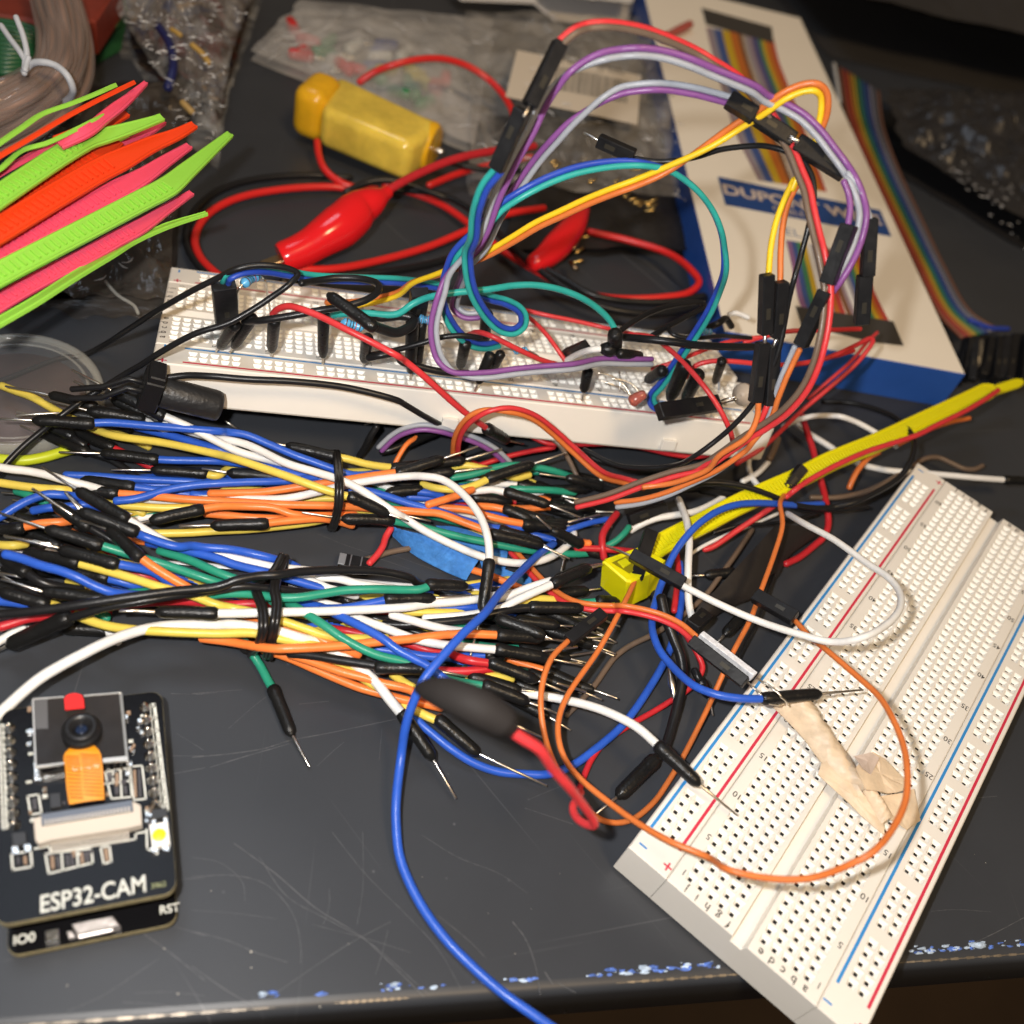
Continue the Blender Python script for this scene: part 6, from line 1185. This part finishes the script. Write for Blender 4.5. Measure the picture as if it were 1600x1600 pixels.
MB().tube(smooth(V('F: 1303,100,16 1308,130,15 1312,160,13'), 5), 1.0, 6).build('strand', mat('rainbow_white', (.45,.44,.42)), rc)
MB().tube(smooth(V('F: 1515,500,7 1545,512,6 1575,514,5'), 5), 1.0, 6).build('strand', mat('rainbow_royal', (.02,.05,.35)), rc)
for k in range(17):
    a = P(1512+k*6.2, 530-k*.3+random.uniform(-3, 3), 7+random.uniform(0, 5)); bq = P(1500+k*6.5+random.uniform(-3, 6), 592+random.uniform(-12, 4), 2+random.uniform(0, 5))
    housing(None, a, bq, 2.7, 2.5, random.uniform(0, 1), rc)
# ---------------------------------------------------------------- hobby motor, yellow, top left centre
mt = thing('gear_motor', 'glossy yellow plastic gear motor lying behind the red clip lead', 'motor', P(590, 230, 0))
M_my = mat('motor_yellow', (.84,.46,.015), rough=.25, spec=.6, var=.2, vscale=45, sss=.35); M_my2 = mat('motor_yellow_clear', (.86,.62,.09), rough=.16, var=.32, vscale=45, sss=.35, spec=.7)
m = MB()
a_, b_ = V('a2: 500,620,12 1100,850,12'); d_ = b_-a_; d_ /= np.linalg.norm(d_); d_[2] = 0; s_ = np.cross(UPV, d_); s_ /= np.linalg.norm(s_)
c1 = V('a2: 560,590,22')[0]; 
top = V('a2: 560,590,20 1040,790,20 1170,720,20 600,480,20', 20)
m.prism(V('a2: 462,640,19 1000,865,19 1195,730,19 560,430,19'), (0, 0, -15), 0, 0); gb_ = m.build('gearbox', [M_my2], mt); bv = gb_.modifiers.new('bevel', 'BEVEL'); bv.width = .0035; bv.segments = 5; bv.limit_method = 'ANGLE'; gb_.data.polygons.foreach_set('use_smooth', [True]*len(gb_.data.polygons))
m = MB(); a_, b_ = V('a2: 380,560,15 520,610,15'); aa = a_; 
cn0 = aa+d_*4.2+UPV*6.5; m.prism([cn0+d_*6.2+s_*9.5, cn0-d_*6.2+s_*9.5, cn0-d_*6.2-s_*9.5, cn0+d_*6.2-s_*9.5], (0, 0, -19), 0, 0); cn_ = m.build('motor_can', M_my, mt); bv = cn_.modifiers.new('bevel', 'BEVEL'); bv.width = .0048; bv.segments = 6; cn_.data.polygons.foreach_set('use_smooth', [True]*len(cn_.data.polygons))
m = MB(); a_ = V('a2: 1010,840,10')[0]; m.tube([a_-d_*2, a_, a_+d_*7, a_+d_*8.3], [8.2, 9.0, 9.0, 8.0], 28, round_end=False); ec = m.build('end_cap', M_my, mt)
m = MB(); q = a_+d_*8.3; m.tube([q, q+d_*3], 1.2, 8); m.build('shaft', M_pin, ec)
# ---------------------------------------------------------------- alligator clip leads
M_clip = mat('clip_boot_red', (.74,.012,.016), rough=.16, spec=.7, bump=.15, bscale=60)
al = thing('alligator_lead', 'red booted alligator clip with its thick red lead arching right', 'clip lead', P(530, 360, 10))
ps = smooth(V('a2: 865,1140,24 790,1190,23 700,1240,21 600,1330,19 480,1410,17 350,1490,14 225,1540,12'), 6)
MB().tube(ps, np.interp(np.linspace(0, 1, len(ps)), [0, .08, .2, .4, .55, .75, .97, 1], [1.9, 2.4, 4.4, 6.4, 6.6, 5.2, 4.8, 4.4]), 22, round_end=False).build('boot', M_clip, al)
e_ = ps[-1]; dd = ps[-1]-ps[-3]; dd /= np.linalg.norm(dd)
MB().bar(e_-dd*1, e_+dd*6, np.cross(dd, UPV)*1.8, UPV*.5, 0, .1).build('jaw', mat('brass', (.55,.42,.25), rough=.3, metal=1.0), al)
MB().tube(smooth(V('a2: 820,1160,24 900,1110,25 1050,1030,26 1250,950,27 1450,905,26 1600,890,24 | F: 835,228,22'), 7), 1.35, 12).build('lead_wire', wm('red'), al)
low('rred', 'thick red lead arching behind the yellow motor', 'a2: 690,490,14 780,430,18 900,385,22 1050,352,24 1200,352,24 1350,400,22 1480,490,19 1570,600,17 1640,760,15', r=1.25, m=mat('lead_red', (.66,.02,.018), rough=.32, spec=.6))
low('rred', 'thick red lead curling down from the motor left end', 'a2: 440,840,8 450,920,7 480,1000,6 540,1060,5 640,1110,4 800,1130,3', r=1.25, m=MATS['lead_red'])
low('red', 'thick red lead circling left toward the tilted breadboard', 'F: 560,297,3 520,292,3 440,296,3 370,310,3 325,335,3 305,370,4 312,400,6 335,425,9 370,450,12 | F: 400,470,11', r=1.25, m=MATS['lead_red'])
low('black', 'thick black lead parallel to the left red one', 'F: 548,278,3 480,274,3 395,281,3 340,299,3 303,332,3 291,372,3 303,405,5 330,431,8 375,448,10', r=1.2)
low('red', 'thick red lead passing under the red boot toward the right', 'F: 440,420,10 520,420,9 600,405,8 670,385,8 730,360,9 790,335,10 850,325,10', r=1.25, m=MATS['lead_red'])
low('red', 'thick red lead running diagonally beneath the ribbon loops', 'F: 600,290,3 640,300,3 690,320,3 740,355,4 790,395,5 850,430,5 900,455,5 960,466,6 1040,464,8 1076,457,9 1092,441,10 1080,422,10 1045,396,8 980,375,6 920,362,5', r=1.25, m=MATS['lead_red'])
low('black', 'thick black lead under the diagonal red one', 'F: 560,308,4 620,297,5 690,305,6 745,334,7 790,375,8 835,415,9 890,455,9 950,482,9 1020,490,9 1085,480,9 1108,464,9', r=1.2)
low('black', 'thick black lead from the boot toward the loops', 'F: 440,440,7 520,430,6 600,425,6 680,410,5 730,395,5', r=1.15)
low('red', 'short red lead segment beside the black one under the loops', 'F: 670,290,5 720,270,6 780,255,6 830,245,6', r=1.25, m=MATS['lead_red'])
al2 = thing('alligator_lead', 'second red boot half hidden behind the purple ribbons', 'clip lead', P(870, 380, 5))
ps = smooth(V('a3: 560,1240,12 520,1340,12 450,1430,12 360,1520,11 280,1570,10'), 6)
MB().tube(ps, np.interp(np.linspace(0, 1, len(ps)), [0, .3, .6, 1], [3.4, 4.5, 4.8, 3.0]), 20).build('boot', M_clip, al2)
al3 = thing('alligator_lead', 'thin metal clip jaws glinting behind the second red boot', 'clip', P(900, 400, 5)); 
for tr in ('a3: 520,1480,8 560,1390,8', 'a3: 500,1560,6 530,1600,6'): MB().tube(V(tr), .8, 8).build('jaw', MATS['brass'], al3)
low('black', 'thick black lead following the lower diagonal red lead', 'F: 820,400,9 870,430,9 930,462,9 1000,472,9 1060,470,10 1100,462,11', r=1.15)
low('black', 'thick black lead beside the arch right of the yellow motor', 'F: 690,250,9 740,262,9 790,268,9 840,262,9', r=1.1)
low('black', 'thick black lead under the red boot neck', 'F: 540,300,6 575,285,8 610,282,9 650,292,8 700,310,6', r=1.2)
for i in range(46):
    px, py = random.choice([(random.uniform(42, 52), random.uniform(1095, 1290)), (random.uniform(160, 228), random.uniform(1190, 1245)), (random.uniform(60, 100), random.uniform(1225, 1262)), (random.uniform(70, 145), random.uniform(1328, 1350)), (random.uniform(195, 226), random.uniform(1100, 1180)), (random.uniform(228, 240), random.uniform(1262, 1290))])
    c_ = P(px, py, HT+.3); MB().box(c_, (random.uniform(.5, 1.3), random.uniform(.4, .8), .5), 0, ex if i % 2 else ey, ey if i % 2 else -ex, .06).build('surface_part', (M_sold, MATS['smd_dark'], MATS['smd_tan'], M_silk)[i % 4], brd)
# ---------------------------------------------------------------- films, bags and background things
from mathutils import noise as mnoise
def film_mat(name, tint=(.75,.74,.72), lo=.18, hi=.5, rough=.18, scale=60, bump=.8):
    m = bpy.data.materials.new(name); m.use_nodes = True; t = m.node_tree; N = t.nodes.new; L = t.links.new
    b = t.nodes['Principled BSDF']; b.inputs['Base Color'].default_value = (*tint, 1); b.inputs['Roughness'].default_value = rough; b.inputs['Specular IOR Level'].default_value = .9
    tc = N('ShaderNodeTexCoord'); n = N('ShaderNodeTexNoise'); n.inputs['Scale'].default_value = scale; n.inputs['Detail'].default_value = 6; n.inputs['Distortion'].default_value = 1.2; L(tc.outputs['Object'], n.inputs['Vector'])
    mr = N('ShaderNodeMapRange'); mr.inputs[1].default_value = .4; mr.inputs[2].default_value = .68; mr.inputs[3].default_value = lo; mr.inputs[4].default_value = hi; L(n.outputs['Fac'], mr.inputs[0])
    tr = N('ShaderNodeBsdfTransparent'); mx = N('ShaderNodeMixShader'); L(mr.outputs[0], mx.inputs[0]); L(tr.outputs[0], mx.inputs[1]); L(b.outputs[0], mx.inputs[2])
    bp = N('ShaderNodeBump'); bp.inputs['Strength'].default_value = bump; bp.inputs['Distance'].default_value = .004; L(n.outputs['Fac'], bp.inputs['Height']); L(bp.outputs[0], b.inputs['Normal'])
    L(mx.outputs[0], t.nodes['Material Output'].inputs['Surface']); return m
def crumple(name, corners, m, par=None, nx=40, ny=30, amp=3.0, freq=.09, base=0.0, hump=0.0, seed=0, dbl=True, edge=.06, fine=0.0):
    """rumpled sheet over four picture points (a,b,c,d in order), optionally a closed double layer bag"""
    a, b, c, d = V(corners, 3); mb = MB(); lay = []
    for s_ in ((1, 0) if dbl else (1,)):
        Vv = []
        for j in range(ny):
            for i in range(nx):
                u, v = i/(nx-1), j/(ny-1)
                uu = u+edge*.5*mnoise.noise(Vector((v*6, seed, 1)))*(1 if True else 0); vv = v+edge*.5*mnoise.noise(Vector((u*6, seed+3, 2)))
                p = a*(1-uu)*(1-vv)+b*uu*(1-vv)+c*uu*vv+d*(1-uu)*vv
                q = Vector((p[0]*freq, p[1]*freq, seed*1.7))
                n1 = mnoise.noise(q)+.5*abs(mnoise.noise(q*2.3))-.2+.35*abs(mnoise.noise(q*4.7))
                n1 += fine*(mnoise.noise(q*11)+.7*mnoise.noise(q*23))
                e = min(1, 6*min(u, 1-u, v, 1-v)+.15)
                z = p[2]+s_*(base+e*(amp*n1+hump*math.sin(math.pi*u)*math.sin(math.pi*v)))+(0 if s_ else -.0)
                if not s_: z = max(.3, p[2]*.3)
                Vv.append((p[0], p[1], max(z, .35 if s_ else .2)))
        mb.add(Vv, [(j*nx+i, j*nx+i+1, (j+1)*nx+i+1, (j+1)*nx+i) for j in range(ny-1) for i in range(nx-1)], 0, True)
    return mb.build(name, m, par)
F1 = film_mat('clear_film_grey', (.55,.54,.52), .08, .42, .08, 80, 1.0)
def packed_mat():
    m = bpy.data.materials.new('packed_content'); m.use_nodes = True; t = m.node_tree; N = t.nodes.new; L = t.links.new; b = t.nodes['Principled BSDF']; b.inputs['Roughness'].default_value = .35
    tc = N('ShaderNodeTexCoord'); n = N('ShaderNodeTexNoise'); n.inputs['Scale'].default_value = 38; n.inputs['Detail'].default_value = 3; n.inputs['Distortion'].default_value = 2; L(tc.outputs['Object'], n.inputs['Vector'])
    cr = N('ShaderNodeValToRGB'); e = cr.color_ramp.elements; e[0].position = .2; e[0].color = (.02,.016,.014,1); e[1].position = .8; e[1].color = (.22,.19,.17,1)
    for p, c in ((.38, (.10,.025,.02,1)), (.43, (.045,.032,.028,1)), (.52, (.10,.075,.06,1)), (.56, (.012,.014,.05,1)), (.60, (.09,.075,.065,1)), (.68, (.22,.13,.05,1)), (.72, (.06,.05,.045,1))):
        q = e.new(p); q.color = c
    L(n.outputs['Fac'], cr.inputs[0]); L(cr.outputs[0], b.inputs['Base Color']); return m
F2 = film_mat('zip_bag_film', (.62,.60,.57), .34, .6, .25, 45, .5)
F3 = film_mat('dark_bag_film', (.45,.43,.40), .16, .5, .16, 50, .8)
# --- LED zip bag
zb = thing('zip_bag', 'flat clear zip bag of small coloured lamps behind the yellow motor', 'plastic bag', P(560, 110, 0))
crumple('bag_film', 'F: 392,88,2 470,8,2 770,40,2 740,235,2', F2, zb, amp=2.5, base=2.5, hump=5, seed=1)
gm = {c: mat('lamp_'+c, col, rough=.25, sss=.1) for c, col in dict(red=(.55,.03,.03), green=(.03,.22,.07), yellow=(.50,.42,.05), clear=(.6,.6,.55), blue=(.03,.06,.25)).items()}
for c, px, py in [('red', 468, 60), ('red', 478, 75), ('red', 484, 88), ('red', 462, 50), ('red', 540, 105), ('red', 548, 112), ('green', 508, 72), ('green', 520, 85), ('clear', 517, 92), ('clear', 545, 78), ('blue', 590, 70), ('blue', 602, 78), ('blue', 572, 105), ('clear', 625, 90), ('green', 600, 130), ('green', 610, 140), ('green', 640, 140), ('green', 650, 152), ('yellow', 660, 120), ('yellow', 635, 125), ('yellow', 670, 135), ('red', 690, 130), ('red', 682, 145), ('red', 696, 118), ('green', 655, 165), ('clear', 580, 90), ('yellow', 615, 110)]:
    a = P(px, py, 3); th_ = random.uniform(0, 6.28); d = np.array([math.cos(th_), math.sin(th_), .1]); MB().tube([a, a+d*4, a+d*7.5], [2.6, 2.5, 2.2], 10).build('lamp', gm[c], zb)
    for s_ in (-.9, .9): MB().tube([a-d*1.5+np.array([0, s_, 0]), a-d*14+np.array([0, s_*1.6, 0])], .3, 5).build('lead', M_lead, zb)
# --- bag with barcode label
bb = thing('plastic_bag', 'grey translucent bag with a white barcode label and gold pins inside', 'plastic bag', P(900, 200, 0))
crumple('bag_film', 'F: 725,35,2 1085,45,2 1110,330,2 735,300,2', F3, bb, amp=5, base=5, hump=10, seed=4, nx=80, ny=60, fine=.02)
crumple('dark_content', 'F: 760,190,1 1060,215,1 1080,395,1 800,400,1', mat('dark_content', (.018,.016,.015), rough=.5, var=.5, vscale=60, bump=.6, bscale=120), bb, amp=3, base=2.5, hump=3, seed=5)
crumple('grey_content', 'F: 735,30,1 1070,60,1 1050,215,1 755,250,1', mat('grey_content', (.24,.225,.20), rough=.6, var=.45, vscale=35), bb, amp=2, base=1, hump=1, seed=9)
lb = MB(); lb.prism(V('F: 808,78,19 1002,118,19 996,194,19 790,150,19'), (0, 0, -.3)); lab = lb.build('paper_label', mat('label_paper', (.66,.58,.47), rough=.6), bb)
m = MB(); L0, L1, L2 = P(868, 103, 19.15), P(985, 127, 19.15), P(862, 138, 19.15); dx = (L1-L0); dy = (L2-L0); x = 0.0
while x < .97:
    w_ = random.choice((.006, .009, .014)); m.add([L0+dx*x, L0+dx*(x+w_), L0+dx*(x+w_)+dy, L0+dx*x+dy], [(0, 1, 2, 3)]); x += w_+random.choice((.008, .012, .018))
m.build('barcode', M_ink, lab)
m = MB()
for y in (.18, .32):
    for x in np.arange(.02, .9, .045): 
        if random.random() < .8:
            o_ = L0-dy*y*1.9; m.add([o_+dx*x, o_+dx*(x+.028), o_+dx*(x+.028)+dy*.12, o_+dx*x+dy*.12], [(0, 1, 2, 3)])
m.build('faded_print', mat('faded_ink', (.25,.22,.18), rough=.6), lab)
M_gold = mat('gold_pin', (.75,.52,.18), rough=.25, metal=1.0)
for px, py in [(975, 308), (982, 313), (990, 318), (998, 322), (1003, 318), (1010, 322), (1015, 315), (1018, 326), (1008, 330), (920, 285), (985, 265), (990, 278), (960, 285), (900, 395), (860, 255), (866, 260), (896, 410), (905, 372)]:
    a = P(px, py, 7+random.uniform(0, 3)); th_ = random.uniform(.2, 1.1); MB().tube([a, a+np.array([math.cos(th_)*3, math.sin(th_)*3, 1])], .45, 6).build('gold_pin', M_gold, bb)
# --- crumpled bag at the top left with coloured bits
tb = thing('plastic_bag', 'crumpled clear bag with coloured bits at the upper left', 'plastic bag', P(290, 100, 0))
crumple('bag_film', 'F: 165,-40,2 420,-40,2 365,130,2 190,85,2', F1, tb, amp=10, base=14, hump=16, freq=.07, seed=2, nx=90, ny=70, fine=.03)
crumple('bag_film', 'F: 185,60,2 365,90,2 340,260,2 290,215,2', F1, tb, amp=7, base=10, hump=8, freq=.09, seed=6, nx=60, ny=60, fine=.03)
crumple('packed_content', 'F: 180,-30,2 400,-20,2 340,190,2 215,95,2', packed_mat(), tb, amp=6, base=8, hump=8, freq=.08, seed=8, nx=50, ny=50)
for col, tr, r in (((.012,.016,.09), 'F: 248,42,20 262,62,20 270,88,19 270,112,18 262,138,15', 1.5), ((.45,.28,.07), 'F: 268,46,24 282,55,24', .9), ((.45,.28,.07), 'F: 300,70,24 316,84,23 326,98,22', 1.0), ((.40,.26,.09), 'F: 285,160,18 300,175,17', 1.1)):
    MB().tube(smooth(V(tr), 6), r, 8).build('bit', mat('bit_%d_%d' % (int(col[0]*100), int(col[2]*100)), col, rough=.4), tb)
# crumpled dark film under the cable ties
ub = thing('plastic_bag', 'dark crumpled film under the cable tie tips at the left', 'plastic bag', P(220, 400, 0))
crumple('bag_film', 'F: 60,200,1 300,150,1 262,500,1 20,480,1', film_mat('dark_film', (.10,.085,.07), .3, .7, .15, 40, .9), ub, amp=7, base=7, hump=5, freq=.09, seed=3, nx=80, ny=80, dbl=True, fine=.02)
crumple('dark_lining', 'F: 40,150,.5 300,130,.5 270,440,.5 0,480,.5', mat('dark_lining', (.016,.012,.010), rough=.5, bump=.6, bscale=150), ub, amp=2, base=2, hump=2, seed=12)
MB().tube(smooth(V('b1: 0,0,3'), 3) if False else smooth(V('F: 165,440,9 185,462,9 210,478,8 216,490,7'), 6), .5, 6).build('shiny_fold', M_rim, ub)
# --- coil of clear speaker cable
co = thing('cable_coil', 'coil of clear speaker cable with copper strands, tied with a white twist tie', 'cable coil', P(90, 120, 0))
M_cc = mat('clear_cable', (.36,.29,.26), rough=.12, alpha=.40, spec=.8); M_cop = mat('copper_core', (.55,.30,.20), rough=.35, metal=.6)
outer = [(112, -40), (128, 10), (136, 60), (130, 105), (110, 140), (75, 168), (35, 192), (-30, 222)]
inner = [(38, -40), (52, 15), (62, 60), (55, 95), (30, 115), (5, 128), (-30, 140), (-60, 150)]
for i in range(9):
    f = (i+.4)/9; pts = [P(o[0]*f+n_[0]*(1-f)+random.uniform(-2, 2), o[1]*f+n_[1]*(1-f)+random.uniform(-2, 2), 34+7*math.sin(f*3.1)+random.uniform(-1.5, 1.5)) for o, n_ in zip(outer, inner)]
    s_ = smooth(pts, 8); cbl = MB().tube(s_, 1.75, 10).build('insulation', M_cc, co); MB().tube(s_, .75, 6).build('core', M_cop, cbl)
    if i % 2 == 0:
        s_ = [p-UPV*5+np.array([1, 1, 0]) for p in s_]; cbl = MB().tube(s_, 1.75, 8).build('insulation', M_cc, co); MB().tube(s_, .75, 6).build('core', M_cop, cbl)
tw = MB().tube(smooth(V('a1: 140,430,44 180,385,46 250,370,48 330,390,48 400,450,47 432,520,44 425,570,40 390,605,36'), 7), .95, 8).build('twist_tie', mat('tie_white', (.50,.53,.58), rough=.5, bump=.3, bscale=600), co)
for tr in ('a1: 145,440,45 150,360,47 160,330,48 140,220,51 95,100,54', 'a1: 150,360,47 120,310,48 60,230,49 5,150,50', 'a1: 150,420,46 160,370,47 170,340,48'): MB().tube(smooth(V(tr), 6), .8, 8).build('tie_end', MATS['tie_white'], tw)
gc = thing('cable_coil', 'coil of dark green wire beneath the clear speaker cable', 'cable coil', P(30, 80, 0)); M_gw = mat('green_dark', (.012,.085,.03), rough=.35)
for i in range(12): MB().tube(smooth([P(-60, 30+i*7.5, 24-i*.3), P(0, 34+i*7.2, 25), P(35, 40+i*6.5, 25), P(62, 50+i*5, 24), P(90, 60+i*4, 20)], 6), 1.3, 8).build('strand', M_gw, gc)
gb = thing('green_sheet', 'dark green folded packet between the clear coil and the crumpled bag', 'packet', P(170, 60, 0))
crumple('sheet', 'F: 110,0,3 205,-10,3 188,70,3 128,104,3', mat('green_packet', (.02,.10,.035), rough=.45, var=.3, vscale=60), gb, amp=3, base=7, hump=6, seed=20, nx=24, ny=24)
rb = thing('red_part', 'dull red plastic part behind the clear coil', 'plastic part', P(60, 10, 0)); MB().prism(V('F: -20,-30,22 190,-30,22 150,30,22 95,42,22 40,30,22 -20,20,22'), (0, 0, -12), 0, 1.5).build('body', mat('dull_red', (.24,.035,.02), rough=.5, var=.3, vscale=60), rb)
# --- bubble wrap bag at right
bw = thing('bubble_bag', 'crumpled shiny dark static bag lying at the right edge', 'plastic bag', P(1520, 270, 0))
crumple('film', 'F: 1370,165,3 1680,170,3 1680,430,3 1392,255,3', mat('static_film', (.030,.030,.033), rough=.35, metal=.2, spec=.6, bump=.8, bscale=110), bw, amp=7, base=9, hump=10, freq=.08, seed=7, nx=90, ny=80, fine=.02)
for _ in range(0):
    px = random.uniform(1440, 1610); py = 225+(px-1440)*.55+random.uniform(-35, 45); c = P(px, py, 13+random.uniform(0, 4)); r = random.uniform(1.4, 3.0)
    m = MB(); lathe(m, c, [(r, 0), (r*.85, r*.35), (r*.5, r*.6), (0.01, r*.7)], 14); m.build('bubble', mat('bubble_film', (.022,.022,.025), rough=.10, spec=1.0), bw)
# --- dark cloth like bag across the top right and white paper at the top
db = thing('dark_bag', 'large dark fabric bag blurred across the top right corner', 'bag', P(1430, 60, 0))
crumple('fabric', 'F: 1120,-120,2 1800,-60,2 1750,185,2 1300,85,2', mat('dark_fabric', (.030,.028,.028), rough=.75, var=.25, vscale=8), db, amp=14, base=30, hump=25, freq=.018, seed=11, nx=60, ny=40)
pp = thing('paper_sheet', 'white sheet of paper at the top edge behind the barcode bag', 'paper', P(900, 10, 0))
crumple('sheet', 'F: 770,-60,4 1020,-60,4 978,34,4 868,24,4', mat('paper_white', (.70,.68,.66), rough=.6), pp, amp=1.0, base=9, hump=2, seed=13, nx=20, ny=12)
pp = thing('paper_strip', 'thin white strip at the very top edge', 'paper', P(700, 2, 0)); MB().prism(V('F: 700,-20,6 830,-20,6 840,5,6 720,0,6'), (0, 0, -.4)).build('strip', MATS['paper_white'], pp)
rt_ = thing('red_tube', 'dull red cable end over the box corner', 'cable', P(1060, 45, 16)); MB().tube(smooth(V('F: 1040,58,18 1058,48,18 1078,38,18'), 4), 1.9, 8).build('tube', mat('dull_red2', (.45,.10,.08), rough=.5), rt_)
M_glint = mat('film_glint', (.85,.85,.85), rough=.12, spec=1.0, alpha=.55)  # white slivers along film folds, added to stand in for flash glints
def crease_glints(par, poly, hr, n, ln=14, r=(.12, .45), kink=.5):
    P0 = [np.array(p, float) for p in poly]; m = MB()
    for _ in range(n):
        a = random.random(); b = random.random()
        px = (P0[0]*(1-a)+P0[1]*a)*(1-b)+(P0[3]*(1-a)+P0[2]*a)*b; h = random.uniform(*hr); p = P(*px, h); th_ = random.uniform(0, 6.28); L_ = random.uniform(.25, 1)*ln; pts = [p]
        for k in range(3): th_ += random.uniform(-kink, kink); pts.append(pts[-1]+np.array([math.cos(th_), math.sin(th_), random.uniform(-.35, .3)])*L_/3)
        rr_ = random.uniform(*r); m.tube(smooth(pts, 3), [rr_*f for f in np.interp(np.linspace(0, 1, len(smooth(pts, 3))), [0, .5, 1], [.2, 1, .2])], 5)
    m.build('crease_glints', M_glint, par)['kind'] = 'stuff'
crease_glints(tb, [(200, 0), (385, 0), (355, 130), (225, 75)], (26, 34), 70, 4.5, (.12, .38), 1.0)
crease_glints(tb, [(240, 95), (350, 90), (335, 220), (295, 200)], (17, 24), 40, 4, (.1, .3), 1.0)
crease_glints(zb, [(395, 90), (480, 12), (760, 45), (735, 225)], (9, 13), 36, 12, (.1, .28))
crease_glints(bb, [(735, 45), (1075, 60), (1085, 320), (755, 280)], (17, 22), 70, 7, (.1, .35), .9)
crease_glints(ub, [(190, 215), (280, 200), (255, 480), (150, 460)], (8, 15), 26, 5, (.1, .3), .9)
crease_glints(bw, [(1440, 225), (1610, 235), (1610, 395), (1540, 330)], (13, 19), 60, 3.5, (.12, .35), 1.5)
for o in bpy.data.objects:
    if '_o' in o: del o['_o']
